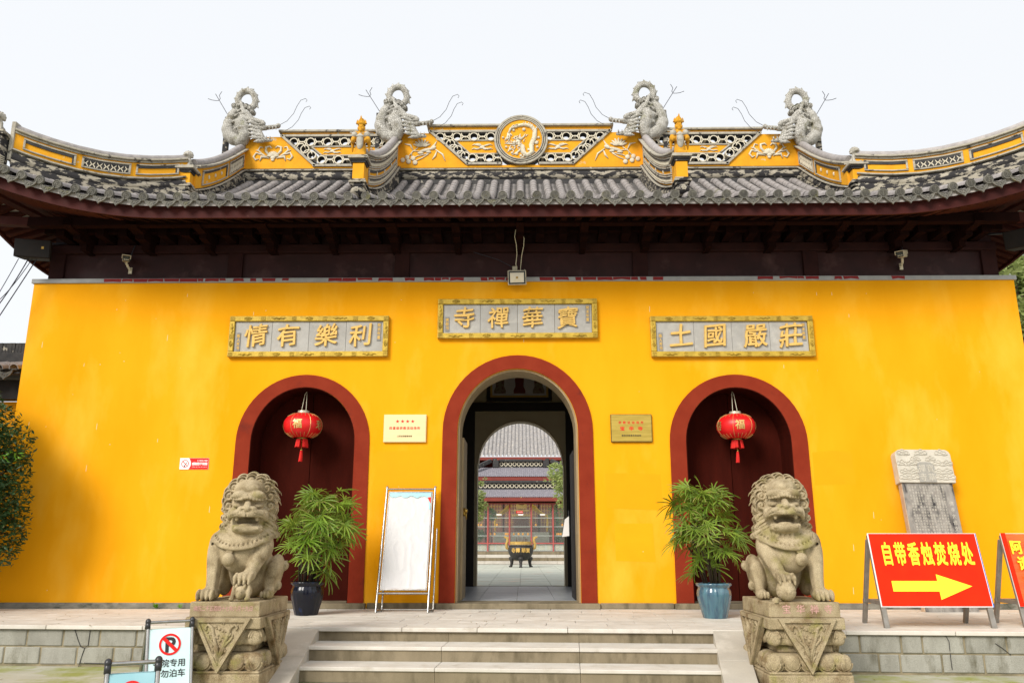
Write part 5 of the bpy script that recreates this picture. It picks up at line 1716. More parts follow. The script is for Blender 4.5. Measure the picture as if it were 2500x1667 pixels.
# ================================================================ carved name boards over the doors
fret = MB()
for (x, z, a, b) in ((0, .030, .075, .007), (0, -.030, .075, .007), (-.034, 0, .007, .06), (.034, 0, .007, .06), (0, .008, .04, .007), (0, -.012, .055, .007), (-.012, .02, .007, .02), (.014, -.002, .007, .022)):
    fret.box((x, -.004, z), (a, .008, b))
fretm = fret.mesh('frame_ornament', M['gold_frame'])
bat = MB()
for sg in (-1, 1): bat.tube([(0, -.004, -.006), (sg * .04, -.006, .016), (sg * .08, -.005, -.004), (sg * .125, -.003, .010)], [.014, .014, .011, .004], 6)
bat.ell((0, -.006, 0), (.02, .010, .018), 8, 6)
batm = bat.mesh('frame_ornament', M['gold_frame'], True)
cld = MB()
cld.tube([(-.07, -.003, 0), (-.03, -.005, .018), (0, -.006, .026), (.03, -.005, .018), (.07, -.003, 0)], [.005, .009, .009, .009, .005], 6)
cld.tube([(-.07, -.003, -.002), (-.02, -.005, -.020), (.02, -.005, -.020), (.07, -.003, -.002)], [.005, .008, .008, .005], 6)
cld.ell((0, -.004, 0), (.03, .009, .010), 8, 6)
cldm = cld.mesh('frame_ornament', M['gold_frame'], True)
def name_board(label, x0, x1, z0, z1, chars, xs_, ch, sig_l, sig_r, seed):
    t = thing('name_board', label, 'sign board', ((x0 + x1) / 2, 0, z0), 0, 'carved name boards over the three doorways')
    fw = .098
    yf = -.085
    for (a, b, c, d, nm) in ((x0, x1, z1 - fw, z1, 'frame_rail'), (x0, x1, z0, z0 + fw, 'frame_rail'), (x0, x0 + fw, z0 + fw, z1 - fw, 'frame_stile'), (x1 - fw, x1, z0 + fw, z1 - fw, 'frame_stile')):
        m = MB(); m.boxmm(a, b, yf, -.002, c, d)
        part(nm, m, M['gold_frame'], t, bevel=.012)
    n = 4
    for i in range(n):
        a = x0 + fw + (x1 - x0 - 2 * fw) * i / n; b = x0 + fw + (x1 - x0 - 2 * fw) * (i + 1) / n
        m = MB(); m.boxmm(a + .002, b - .002, -.045, -.004, z0 + fw + .001, z1 - fw - .001); part('slate_slab', m, M['slab'], t, bevel=.004)
    L = x1 - x0
    for zz, fl in ((z1 - fw / 2, 0), (z0 + fw / 2, 1)):
        for i in range(6):
            piece('frame_ornament', fretm, t, (x0 + .05 + (L - .10) * i / 5, yf - .002, zz), (0, PI if fl else 0, 0), (1 if not fl else 1, 1, 1))
            if i < 5: piece('frame_ornament', (batm if (i + fl) % 2 else cldm), t, (x0 + .05 + (L - .10) * (i + .5) / 5, yf - .002, zz), (0, PI if fl else 0, 0))
    for xx in (x0 + fw / 2, x1 - fw / 2):
        piece('frame_ornament', fretm, t, (xx, yf - .002, (z0 + z1) / 2), (0, PI / 2, 0))
        piece('frame_ornament', batm, t, (xx, yf - .002, z0 + (z1 - z0) * .68), (0, PI / 2 * .95, 0), (.8, 1, 1)); piece('frame_ornament', cldm, t, (xx, yf - .002, z0 + (z1 - z0) * .32), (0, PI / 2, 0), (.8, 1, 1))
    zc = (z0 + z1) / 2 + .02
    for i, (c_, x) in enumerate(zip(chars, xs_)):
        m = MB(); put_glyph(m, c_, x, zc, ch, ch * 1.05, -.083, -.046, .011, brush(seed + i)); part('gold_character', m, M['gold'], t)
    for xx, zz, s_ in ((x0 + fw + .075, zc - .12, sig_l), (x1 - fw - .075, zc + .07, sig_r)):
        m = MB(); hh = .075 * len(s_)
        m.boxmm(xx - .036, xx + .036, -.056, -.046, zz - hh / 2 - .02, zz + hh / 2 + .02); sl = part('signature_slab', m, M['slab_small'], t)
        m = MB()
        for q, c_ in enumerate(s_): put_glyph(m, c_, xx, zz + hh / 2 - .075 * (q + .5), .062, .07, -.0595, -.0563, .02)
        part('signature', m, M['gold'], sl)
name_board('middle grey and gold name board with four carved characters over the open doorway', -1.43, 1.43, 4.927, 5.657, '寺禪華寶', (-.95, -.34, .27, .90), .385, '贾敬书', '癸未年夏', 10)
name_board('grey and gold name board with four carved characters over the left red door', -5.163, -2.303, 4.60, 5.35, '情有樂利', (-4.67, -4.10, -3.41, -2.80), .41, '陈人芳书', '癸未年夏', 20)
name_board('grey and gold name board with four carved characters over the right red door', 2.367, 5.254, 4.58, 5.325, '土國嚴莊', (2.90, 3.50, 4.22, 4.85), .43, '陈人芳书', '癸未年夏', 33)

# ================================================================ metal plaques and the small sign on the wall
def plaque(name, label, x0, x1, z0, z1, base, edge):
    t = thing(name, label, 'plaque', ((x0 + x1) / 2, 0, z0))
    m = MB(); m.boxmm(x0, x1, -.045, -.001, z0, z1); part('backing', m, M[edge], t, bevel=.004)
    m = MB(); m.boxmm(x0 + .012, x1 - .012, -.049, -.0455, z0 + .012, z1 - .012); part('plate', m, M[base], t)
    return t
t = plaque('metal_plaque', 'pale brass plaque with four red stars left of the open doorway', -2.33, -1.588, 3.085, 3.568, 'brass', 'brass')
xc_, w_ = -1.96, .742
def star(m, cx, cz, r, y0, y1):
    m.prism([(cx + (r if q % 2 == 0 else r * .40) * math.sin(PI * q / 5), cz + (r if q % 2 == 0 else r * .40) * math.cos(PI * q / 5)) for q in range(10)][::-1], y0, y1)
for q in range(4):
    m = MB(); star(m, -2.09 + .088 * q, 3.447, .034, -.052, -.0495); part('red_star', m, M['red_print'], t)
m = MB(); line_text(m, '四星级宗教活动场所', -2.205 - .03, -1.66 - .03, 3.330, .052, -.0515, -.0495, .012); part('inscription', m, M['red_print'], t)
m = MB(); line_text(m, '江苏省宗教事务局', -2.09, -1.83, 3.190, .032, -.0515, -.0495, .006); part('inscription', m, M['brown_edge'], t)
t = plaque('metal_plaque', 'tarnished brass plaque with red characters right of the open doorway', 1.614, 2.327, 3.085, 3.566, 'brass_dark', 'brown_edge')
m = MB(); line_text(m, '宗教活动场所', 1.735, 2.195, 3.420, .050, -.0515, -.0495, .012); part('inscription', m, M['red_print'], t)
m = MB(); line_text(m, '宝华寺', 1.735, 2.20, 3.315, .075, -.0515, -.0495, .022, 1.15); part('inscription', m, M['red_print'], t)
m = MB(); line_text(m, '国家宗教事务局监制', 1.795, 2.135, 3.195, .032, -.0515, -.0495, .008); part('inscription', m, M['black_print'], t)

t = thing('no_smoking_sign', 'small red and white no smoking sign on the yellow wall left of the left door', 'sign', (-5.6, 0, 2.62))
x0, x1, z0, z1 = -5.845, -5.345, 2.628, 2.822
m = MB(); m.boxmm(x0, x1, -.012, -.001, z0, z1); part('board', m, M['white_print'], t)
cut = [(x1 - .005, z0 + .002), (x1 - .005, z1 - .002)] + [(x0 + .145 + .055 * math.cos((q / 8 - .5) * PI) , z1 - .002 - (z1 - z0 - .004) * q / 8) for q in range(9)]
m = MB(); m.prism([(x0 + .135 + .06 * math.sin(PI * (q / 8) * .75 + .35), z1 - .002 - (z1 - z0 - .004) * q / 8) for q in range(9)] + [(x1 - .003, z0 + .002), (x1 - .003, z1 - .002)], -.0145, -.0125); part('red_field', m, M['red_print'], t)
m = MB(); m.ring((x0 + .092, 0, (z0 + z1) / 2), .054, .064, -.0145, -.0125, 28); m.beam((x0 + .092 - .04, -.0136, (z0 + z1) / 2 + .04), (x0 + .092 + .04, -.0136, (z0 + z1) / 2 - .04), .010, .002, (0, 1, 0)); part('prohibition_ring', m, M['red_print'], t)
m = MB(); m.boxmm(x0 + .075, x0 + .095, -.014, -.0125, z0 + .042, z0 + .068); m.beam((x0 + .09, -.0132, z0 + .07), (x0 + .125, -.0132, z0 + .12), .010, .001, (0, 1, 0)); part('cigarette', m, M['black_print'], t)
m = MB(); line_text(m, '为了您和他人的健康', x0 + .30, x1 - .02, z1 - .045, .022, -.0165, -.0147, .02); part('lettering', m, M['white_print'], t)
m = MB(); line_text(m, '感谢您不吸烟', x0 + .215, x1 - .022, (z0 + z1) / 2 - .002, .052, -.0165, -.0147, .03); part('lettering', m, M['white_print'], t)
m = MB(); line_text(m, 'THANK YOU FOR NO SMOKING', x0 + .215, x1 - .022, z0 + .042, .018, -.0165, -.0147, .0, 1.0); part('lettering', m, M['white_print'], t)

# ================================================================ floodlight, cameras, loudspeakers, cables
t = thing('floodlight', 'square floodlight with two loose wires hanging above the middle name board', 'floodlight', (-.005, -.10, 5.88))
fx, fz, fy = -.006, 6.015, -.20
T_ = Matrix.Translation((fx, fy, fz)) @ Matrix.Rotation(R(14), 4, 'X') @ Matrix.Rotation(R(-1.5), 4, 'Y')
def fm(fn):
    m = MB(); fn(m); return m.xform(T_)
part('housing', fm(lambda m: (m.boxmm(-.165, .165, 0, .05, -.13, .13), m.boxmm(-.13, .13, .0501, .10, -.10, .10))), M['cam_white'], t, bevel=.008)
part('gasket', fm(lambda m: fr(m, -.150, .150, -.115, .115, .025, -.006, -.0005)), M['black_plastic'], t)
def refl(m):
    o = [(-.125, -.09), (.125, -.09), (.125, .09), (-.125, .09)]; i = [(-.02, -.018), (.02, -.018), (.02, .018), (-.02, .018)]
    vs = [(a, -.005, b) for a, b in o] + [(a, .045, b) for a, b in i]
    m.add(vs, [(0, 1, 5, 4), (1, 2, 6, 5), (2, 3, 7, 6), (3, 0, 4, 7)])
    m.boxmm(-.115, .115, -.007, -.0055, -.088, -.078)
M['reflector'] = mat('pale_reflector', (.74, .66, .52), rough=.35, metal=.2)
# the lamp well replaces the solid front: recess drawn as four sloping faces just proud of the housing
def refl2(m):
    o = [(-.125, -.09), (.125, -.09), (.125, .09), (-.125, .09)]; i = [(-.02, -.018), (.02, -.018), (.02, .018), (-.02, .018)]
    m.add([(a, -.002, b) for a, b in o] + [(a, -.022, b) for a, b in i], [(0, 1, 5, 4), (1, 2, 6, 5), (2, 3, 7, 6), (3, 0, 4, 7)])
part('reflector', fm(refl2), M['reflector'], t)
part('light_chip', fm(lambda m: m.boxmm(-.019, .019, -.026, -.0225, -.017, .017)), M['picture_gold'], t)
m = MB(); m.tube([(fx - .15, fy + .05, fz + .15), (fx + .15, fy + .05, fz + .15)], .006, 6); m.tube([(fx + .14, fy + .05, fz + .13), (fx + .14, fy + .05, fz + .17)], .006, 6); m.box((fx - .04, -.02, fz + .21), (.09, .10, .10)); part('mounting_bracket', m, M['cam_white'], t)
for sgn, pts in ((-1, [(0.0, 0), (-.02, .12), (.0, .28), (-.01, .42), (-.04, .55), (-.02, .66)]), (1, [(.06, 0), (.07, .12), (.085, .25), (.12, .40), (.13, .52), (.06, .66)])):
    m = MB(); m.tube([(fx - .0 + a, fy + .04 - b * .55, fz + .13 + b) for a, b in pts], .007, 6); part('wire', m, M['cam_white'], t)
m = MB(); m.tube([(fx - .05, -.03, fz + .24), (fx - .35, .02, fz + .42), (fx - .95, .03, fz + .62)], .006, 5); part('wire', m, M['wire'], t)
def camera_box(label, x, z, yaw):
    t = thing('security_camera', label, 'camera', (x, .04, z - .12), 0, 'security cameras under the eave')
    T = Matrix.Translation((x, -.12, z)) @ Matrix.Rotation(R(yaw), 4, 'Z') @ Matrix.Rotation(R(16), 4, 'X')
    def b(nm, fn, mm, bev=.008, smooth=False):
        m = MB(); fn(m); m.xform(T); return part(nm, m, M[mm], t, smooth, bevel=bev)
    b('housing', lambda m: m.boxmm(-.06, .06, -.16, .15, -.055, .05), 'cam_white', .018)
    b('sun_shield', lambda m: (m.boxmm(-.075, .075, -.21, .14, .055, .068), m.boxmm(-.075, -.064, -.21, .14, .0, .0545), m.boxmm(.064, .075, -.21, .14, .0, .0545)), 'cam_white', .004)
    fc = b('front_window', lambda m: m.boxmm(-.055, .055, -.168, -.1605, -.05, .045), 'cam_black', .004)
    for q in (-.03, 0, .03):
        m = MB(); m.ell((q, -.17, -.018), (.011, .006, .011), 10, 6); m.xform(T); part('lens', m, M['cam_white'], fc, True)
    m = MB(); m.tube([(x, -.12, z - .06), (x + .02, -.06, z - .13), (x + .03, .03, z - .17)], .022, 8); m.lathe([(.001, 0), (.045, 0), (.045, .03), (.001, .03)], 14, (0, 0, 0)); 
    m = MB(); m.tube([(x, -.12, z - .06), (x + .02, -.06, z - .13), (x + .03, .02, z - .17)], .022, 8); m.box((x + .03, .025, z - .18), (.06, .02, .12)); part('wall_arm', m, M['cam_white'], t)
    m = MB(); m.tube([(x + .02, .0, z + .0), (x + .05, -.04, z + .12), (x + .09, -.02, z + .30)], .008, 6); part('cable', m, M['wire'], t)
camera_box('dirty cream security camera under the left part of the eave', -7.15, 6.43, 28)
camera_box('dirty cream security camera under the right part of the eave', 6.95, 6.45, -38)
def speaker_box(label, x, z, yaw, y=-.35):
    t = thing('loudspeaker', label, 'loudspeaker', (x, y, z - .2), 0, 'loudspeakers hung at the ends of the eave')
    T = Matrix.Translation((x, y, z)) @ Matrix.Rotation(R(yaw), 4, 'Z') @ Matrix.Rotation(R(8), 4, 'X')
    def b(nm, fn, mm, bev=.01):
        m = MB(); fn(m); m.xform(T); return part(nm, m, M[mm], t, bevel=bev)
    b('cabinet', lambda m: m.prism([(-.30, -.16), (.30, -.16), (.22, .17), (-.22, .17)], -.165, .165, lambda a, yy, bb: (a, bb, yy)), 'speaker', .015)
    b('grille', lambda m: m.boxmm(-.285, .285, -.175, -.1605, -.155, .155), 'speaker', .006)
    b('badge', lambda m: m.boxmm(.15, .19, -.179, -.1755, .0, .045), 'picture_gold', 0)
    m = MB(); m.beam((x, y + .1, z + .15), (x + (.3 if x < 0 else -.3), .10, z + .30), .05, .03); part('hanging_arm', m, M['wire'], t)
speaker_box('dark loudspeaker hung at the left end of the eave', -8.70, 6.52, 14)
speaker_box('dark loudspeaker hung at the right end of the eave', 8.98, 6.62, -42, -.45)
for i, (a, b, sag) in enumerate((((-8.98, -.35, 6.36), at(-30, 760, -.6), .10), ((-8.80, -.35, 6.36), at(-20, 765, -.5), .25), ((-8.72, -.35, 6.38), at(-26, 752, -.45), .42), ((-8.65, -.33, 6.38), at(-40, 830, -.4), .02))):
    a, b = Vector(a), Vector(b)
    m = MB(); m.tube([a.lerp(b, q / 10) - Vector((0, 0, sag * 4 * (q / 10) * (1 - q / 10) * .25)) for q in range(11)], .010 if i % 2 else .007, 5)
    o = part('power_cable', m, M['wire'])
    tag(o, ('outermost thin cable slanting down left from the loudspeaker', 'thick upper cable slanting down left from under the loudspeaker', 'thin sagging cable below the loudspeaker at the left end', 'lowest straight cable running down left beside the yellow wall')[i], 'cable', 'cables below the left loudspeaker')

# ================================================================ red lanterns
def lantern(label, x, z, y, ztop):
    t = thing('red_lantern', label, 'lantern', (x, y, z), 0, 'red lanterns hung in the side doorways')
    A, B = .335, .225
    prof = [(.11, .215)] + [(A * math.cos(R(-68 + 136 * q / 14)) ** .85 + .0, B * math.sin(R(-68 + 136 * q / 14)) * 1.03) for q in range(14, -1, -1)]
    m = MB(); m.lathe(prof, 48, flute=.012, nf=24); part('silk_body', m, M['lantern'], t, True, local=True)
    m = MB()
    def sp(a, b): return (A * math.cos(b) ** .85 * 1.012 * math.cos(a), A * math.cos(b) ** .85 * 1.012 * math.sin(a), B * math.sin(b) * 1.04)
    for k in range(24):
        a = 2 * PI * (k + .5) / 24
        for b0, b1 in (((-62, 62),) if k % 4 == 0 else ((-62, -38), (40, 62))):
            m.tube([sp(a, R(b0 + (b1 - b0) * q / 8)) for q in range(9)], .0035, 4)
    part('gold_rib', m, M['lantern_gold'], t, local=True)
    # gold printed characters, laid on the body
    for k, c_ in ((0, '福'), (1, '寿'), (2, '喜'), (3, '福'), (4, '寿')):
        m = MB(); mm_ = MB(); put_glyph(mm_, c_, 0, 0, .165, .18, 0, 0, .022)
        ac = R(-92 + 72 * k)
        for f_ in mm_.f: pass
        vs = []
        for (vx, vy, vz) in mm_.v:
            b = vz / B * .95; a = ac + vx / (A * max(.4, math.cos(b)))
            p = sp(a, b); vs.append((p[0] * 1.008, p[1] * 1.008, p[2] + vy * .0))
        m.add(vs, mm_.f)
        part('gold_print', m, M['lantern_gold'], t, local=True)
    m = MB(); m.lathe([(.001, .262), (.10, .262), (.105, .225), (.105, .205), (.001, .205)], 24); part('top_collar', m, M['pale_metal'], t, True if False else 40, local=True)
    m = MB(); m.lathe([(.09, -.205), (.092, -.232), (.085, -.238), (.001, -.238)], 24); part('bottom_collar', m, M['knocker'], t, 40, local=True)
    m = MB()
    for k in range(40):
        a = 2 * PI * k / 40
        if k in (30, 31, 32): continue
        m.tube([(.086 * math.cos(a), .086 * math.sin(a), -.236), (.10 * math.cos(a), .10 * math.sin(a), -.31), (.108 * math.cos(a) + random.uniform(-.004, .004), .108 * math.sin(a), -.375 + random.uniform(-.008, .004))], .0095, 5)
    part('fringe', m, M['tassel'], t, local=True)
    m = MB(); m.lathe([(.004, -.24), (.004, -.385), (.012, -.392), (.006, -.405), (.02, -.415), (.022, -.43), (.015, -.435)], 10); part('tassel_cap', m, M['knocker'], t, 40, local=True)
    m = MB()
    for k in range(14):
        a = 2 * PI * k / 14
        m.tube([(.014 * math.cos(a), .014 * math.sin(a), -.432), (.024 * math.cos(a) - .004, .024 * math.sin(a), -.56), (.026 * math.cos(a) - .01, .026 * math.sin(a), -.625 + random.uniform(-.006, .006))], .008, 5)
    part('tassel', m, M['tassel'], t, local=True)
    m = MB()
    for sg in (-1, 1): m.tube([(sg * .04, 0, .262), (sg * .018, .08, ztop - z - .06), (0, .12, ztop - z)], .0055, 5)
    part('hanging_wire', m, M['cam_white'], t, local=True)
lantern('red lantern with gold print hung in the left arched doorway', -3.79, 3.40, .14, 4.03)
lantern('red lantern with gold print hung in the right arched doorway', 3.825, 3.37, .14, 4.02)
# ================================================================ stone lions on carved plinths
def lotus_petal(w, h, d, up):
    """broad pointed petal with a raised double rim"""
    m = MB()
    n = 12
    vs, fs = [], []
    def half(z): return w * .5 * max(0.0, 1 - abs(z) ** 2.6) ** .5
    rows = [-1 + 2 * j / 10 for j in range(11)]
    for z in rows:
        hw = half(z)
        for i in range(n + 1):
            u = -1 + 2 * i / n
            bul = max(0, 1 - u * u) ** .5 * max(0, 1 - abs(z) ** 2.2) ** .5
            vs.append((hw * u, -d * bul, h * .5 * z))
    for j in range(10):
        for i in range(n):
            a_ = j * (n + 1) + i
            fs.append((a_, a_ + 1, a_ + n + 2, a_ + n + 1))
    m.add(vs, fs)
    sg = -1 if up else 1
    for k, rr in ((1.06, .010), (.80, .006)):
        m.tube([(w * .5 * k * math.cos(a), -d * (.12 if k > 1 else .62) * (1 if abs(math.cos(a)) > .2 else 1.0), sg * -h * .5 * k * math.sin(a) * 1.0) for a in [PI * q / 16 for q in range(17)]], rr, 6)
    return m
PU = lotus_petal(.156, .165, .036, True).mesh('lotus_petal', M['plinth'], True)
PLO = lotus_petal(.176, .175, .040, False).mesh('lotus_petal', M['plinth'], True)
def plinth(label, x, side, text, tx):
    """x centre; front face at y = -4.9"""
    y0, y1 = -4.90, -3.80
    yc = (y0 + y1) / 2
    t = thing('lion_plinth', label, 'plinth', (x, yc, ZG), 0, 'carved granite plinths beside the steps')
    b = lambda nm, hw, ya, yb, z0, z1, bev=.012: part(nm, (lambda m: (m.boxmm(x - hw, x + hw, ya, yb, z0, z1), m)[1])(MB()), M['plinth'], t, bevel=bev)
    sl = b('top_slab', .382, y0, y1, .605, .765, .012)
    b('cornice', .412, y0 - .03, y1 + .03, .487, .6035)
    b('waist', .30, y0 + .09, y1 - .09, .2405, .3195, .02)
    b('upper_lotus_course', .365, y0 + .025, y1 - .025, .32, .4865, .03)
    b('lower_lotus_course', .405, y0 - .012, y1 + .012, .0625, .24, .05)
    b('base_block', .445, y0 - .05, y1 + .05, ZG, .035, .015)
    m = MB(); m.boxmm(x - .435, x + .435, y0 - .045, y1 + .045, .0355, .062); part('base_moulding', m, M['plinth'], t, bevel=.012)
    for k in range(5):
        px = x - .335 + .1675 * k
        piece('lotus_petal', PU, t, (px, y0 + .03, .395)); piece('lotus_petal', PLO, t, (px * 1.0 + (px - x) * .07, y0 - .006, .150))
        for s in (-1, 1):
            py = yc - .42 + .21 * k
            piece('lotus_petal', PU, t, (x + s * .360, py, .395), (0, 0, s * PI / 2)); piece('lotus_petal', PLO, t, (x + s * .399, py, .150), (0, 0, s * PI / 2))
    for s in (-1, 1):
        piece('lotus_petal', PLO, t, (x + s * .385, y0 + .01, .150), (0, 0, s * PI / 4), (1.05, 1, 1.02)); piece('lotus_petal', PU, t, (x + s * .345, y0 + .045, .395), (0, 0, s * PI / 4))
    # hanging triangular cloth panels
    def cloth(fn, hw):
        m = MB()
        top, tip = .598, .045
        m.prism([(-hw, top), (0, tip), (hw, top)], 0, .05, fn)
        o = part('cloth_panel', m, M['plinth'], t)
        m = MB()
        k = .86
        for (a, c) in (((-hw, top), (0, tip)), ((0, tip), (hw, top)), ((hw, top), (-hw, top))):
            cx, cz = 0, top - (top - tip) * .36
            q = lambda p: (cx + (p[0] - cx) * .80, cz + (p[1] - cz) * .80)
            a2, c2 = q(a), q(c)
            vs = [fn(a[0], -.022, a[1]), fn(c[0], -.022, c[1]), fn(c2[0], -.022, c2[1]), fn(a2[0], -.022, a2[1]), fn(a[0], .01, a[1]), fn(c[0], .01, c[1]), fn(c2[0], .01, c2[1]), fn(a2[0], .01, a2[1])]
            m.add(vs, [(0, 1, 2, 3), (3, 2, 6, 7), (1, 0, 4, 5)])
        part('panel_border', m, M['plinth'], o)
        m = MB()
        def tb(pts, r):
            m.tube([fn(a * hw / .31, -.006, z) for a, z in pts], r, 6)
        for sg in (-1, 1):
            tb([(0, .20), (sg * .03, .30), (sg * .07, .40), (sg * .10, .50), (sg * .145, .535), (sg * .175, .50), (sg * .16, .475)], [.016, .02, .02, .02, .018, .014, .010])
            tb([(0, .17), (sg * .04, .27), (sg * .055, .36), (sg * .08, .44), (sg * .11, .43)], [.012, .014, .014, .012, .008])
            tb([(0, .12), (sg * .03, .20), (sg * .065, .235), (sg * .075, .20), (sg * .05, .19)], [.012, .015, .014, .012, .008])
            tb([(sg * .01, .30), (sg * .06, .33), (sg * .12, .39), (sg * .13, .43)], [.014, .014, .012, .006])
            tb([(sg * .02, .09), (sg * .03, .13), (sg * .05, .15)], [.012, .012, .006])
        rr = random.Random(int(hw * 1000))
        for q in range(70):
            z = rr.uniform(.10, .56); wdt = .20 * (z - .07) / .5
            m.ell(fn(rr.uniform(-wdt, wdt) * hw / .31, -.002, z), (rr.uniform(.010, .02),) * 3, 7, 5)
        part('carved_relief', m, M['plinth'], o, True)
    cloth(lambda a, y, z: (x + a, y0 - .045 + y - .03 * (1 - (z - .045) / .55), z), .31)
    for s in (-1, 1):
        cloth(lambda a, y, z: (x + s * (.43 - y + .03 * (1 - (z - .045) / .55)), yc + s * a, z), .44)
    m = MB(); line_text(m, text, x + tx[0], x + tx[1], .695, tx[2], y0 - .004, y0 - .001, .0, tx[3]); part('pink_inscription', m, M['pink'], sl)
    m = MB(); line_text(m, '敬立' if side < 0 else '敬', yc - .12 * side, yc + .12 * side, .69, .07, 0, 0)
    return t
plinth('carved granite plinth with a pink line of date characters left of the steps', -3.16, -1, '佛历二千五百四十七年六月十九日', (-.34, .31, .058, .78))
plinth('carved granite plinth with four large pink characters right of the steps', 3.117, 1, '宝华禅寺', (-.27, .33, .098, 1.0))
LB_ = lion_body(); LB2 = lion_body(8, -3, .065); LC_ = lion_cub(); LBL = lion_ball()
SCL = Matrix.Diagonal((.955, 1.02, 1.12, 1))
def guardian(label, x, mir, prop, pname):
    t = thing('guardian_lion', label, 'stone lion', (x, -4.80, .766), 0, 'stone guardian lions on plinths')
    def prep(b):
        c = MB(); c.v, c.f, c.m = list(b.v), list(b.f), list(b.m)
        if mir: c = c.mirror_x()
        def sm(a, b, t): t = max(0, min(1, (t - a) / (b - a))); return t * t * (3 - 2 * t)
        out = []
        for (vx, vy, vz) in c.v:
            k = .90 + .19 * sm(.10, .48, vz) - .10 * sm(.60, .75, vz)
            z2 = vz if vz < .60 else .60 + (vz - .60) * .89
            out.append((vx * k, vy * 1.02, z2 * 1.175))
        c.v = out
        return c
    part('lion_body', prep(LB2 if mir else LB_), M['lion'], t, True, local=True)
    part(pname, prep(prop), M['lion'], t, True, local=True)
    m = MB(); m.ell((-.045, .02, .375), (.064, .064, .066), 20, 14); m.tube([(-.045 + .022 * math.cos(a * PI / 6), .035, .445 + .022 * math.sin(a * PI / 6)) for a in range(13)], .010, 6); m.ell((-.045, .0, .325), (.010, .01, .010), 8, 6)
    part('collar_bell', prep(m), M['lion'], t, True, local=True)
    return t
guardian('stone guardian lion pressing a cub under its paw left of the steps', -3.16, False, LC_, 'lion_cub')
guardian('stone guardian lion resting its paw on a carved ball right of the steps', 3.117, True, LBL, 'carved_ball')

# ================================================================ potted lady palms
def fan_leaf(seed):
    r = random.Random(seed)
    m = MB()
    n = r.choice((9, 10, 11, 13))
    span = r.uniform(200, 280)
    for k in range(n):
        a = R(-span / 2 + span * (k + .5) / n + r.uniform(-3, 3))
        L = r.uniform(.27, .34) * (1 - .18 * abs(k - n / 2) / (n / 2))
        w = r.uniform(.0095, .0135)
        droop = r.uniform(.0, .055)
        dx, dy = math.sin(a), math.cos(a)
        prev = None
        vs, fs = [], []
        for i, f in enumerate((0.02, .3, .6, .85, 1.0)):
            ww = w * (.45, 1.0, 1.0, .8, .28)[i]
            z = .045 * math.sin(f * PI * .6) - droop * f * f * 1.6
            cx, cy = dx * L * f, dy * L * f
            px, py = -dy, dx
            vs += [(cx - px * ww, cy - py * ww, z + ww * .45), (cx, cy, z - ww * .2), (cx + px * ww, cy + py * ww, z + ww * .45)]
            if i:
                o = 3 * (i - 1)
                fs += [(o, o + 1, o + 4, o + 3), (o + 1, o + 2, o + 5, o + 4)]
        m.mi = 0
        m.add(vs, fs)
    m.add([(-.004, -.30, -.10), (.004, -.30, -.10), (.005, 0, .004), (-.005, 0, .004)], [(0, 1, 2, 3)])
    m.m = [0] * len(m.f)
    return m
LEAF = []
for sd_ in range(6):
    m = fan_leaf(sd_); LEAF.append(m.mesh('fan_leaf', [M['palm'], M['palm_dry']], True))
LEAFD = []
for sd_ in range(2):
    m = fan_leaf(20 + sd_)
    m.m = [1 if (i % 8) >= 6 or random.random() < .2 else 0 for i in range(len(m.f))]
    LEAFD.append(m.mesh('fan_leaf', [M['palm'], M['palm_dry']], True))
def palm(label, x, y, seed, glaze, rx, hmax, nleaf, lean=0):
    r = random.Random(seed)
    t = thing('potted_palm', label, 'potted plant', (x, y, ZP), 0, 'potted lady palms on the terrace')
    prof = [(.001, .0), (.165, 0), (.172, .015), (.20, .12), (.235, .26), (.246, .33), (.238, .385), (.222, .41), (.222, .435), (.250, .455), (.255, .475), (.245, .487), (.215, .485), (.205, .45), (.001, .44)]
    m = MB(); m.lathe(prof, 48, flute=.028, nf=16)
    part('glazed_pot', m, M[glaze], t, 60, local=True)
    m = MB(); m.lathe([(.001, .452), (.206, .448)], 24); part('soil', m, M['soil'], t, local=True)
    stems = MB()
    for k in range(17):
        a = r.uniform(0, 2 * PI); q = r.uniform(.02, .15); top = r.uniform(.4, .95) * hmax
        bx, by = q * math.cos(a), q * math.sin(a)
        stems_ = MB(); ex, ey = bx * (1.8 + 1.2 * top) + lean * top, by * (1.8 + 1.2 * top)
        stems_.tube([(bx, by, .44), ((bx * .7 + ex * .3), (by * .7 + ey * .3), .44 + top * .5), (ex, ey, .44 + top)], [.013, .011, .008], 6)
        part('cane', stems_, M['stem'], t, True, local=True)
    for k in range(nleaf):
        # leaves fill a rounded crown
        a = r.uniform(0, 2 * PI)
        lev = r.random() ** .75
        z = .82 + (hmax - .25) * lev + r.uniform(-.06, .06) if k > nleaf * .07 else .60 + r.uniform(0, .25)
        prf = math.sin(PI * min(1, .22 + .66 * lev)) ** .6 if k > nleaf * .07 else .35
        q = rx * prf * r.uniform(.45, 1.0)
        px, py = q * math.cos(a) + lean * lev, q * math.sin(a) * .9
        up = r.uniform(-1.05, -.25) + 1.6 * max(0, lev - .72) * r.uniform(.4, 1.3)
        e = Euler((-(PI / 2 - (PI / 2 - R(62) * up * -1)) * 0 + up, 0, 0)).to_matrix()
        # leaf points outwards (local +Y), tilted up/down, rolled at random
        rot = (Matrix.Rotation(a - PI / 2 + r.uniform(-.5, .5), 3, 'Z') @ Matrix.Rotation(up, 3, 'X') @ Matrix.Rotation(r.uniform(-.9, .9), 3, 'Y')).to_euler()
        me = r.choice(LEAFD) if r.random() < .14 else r.choice(LEAF)
        s = r.uniform(.8, 1.15)
        o = link('fan_leaf', me, t, (px, py, z), rot, (s, s, s))
    pet = MB()
    return t
palm('lady palm in a dark glazed pot in front of the left red door', -3.19, -1.25, 3, 'pot_dark', .56, 1.25, 80, .20)
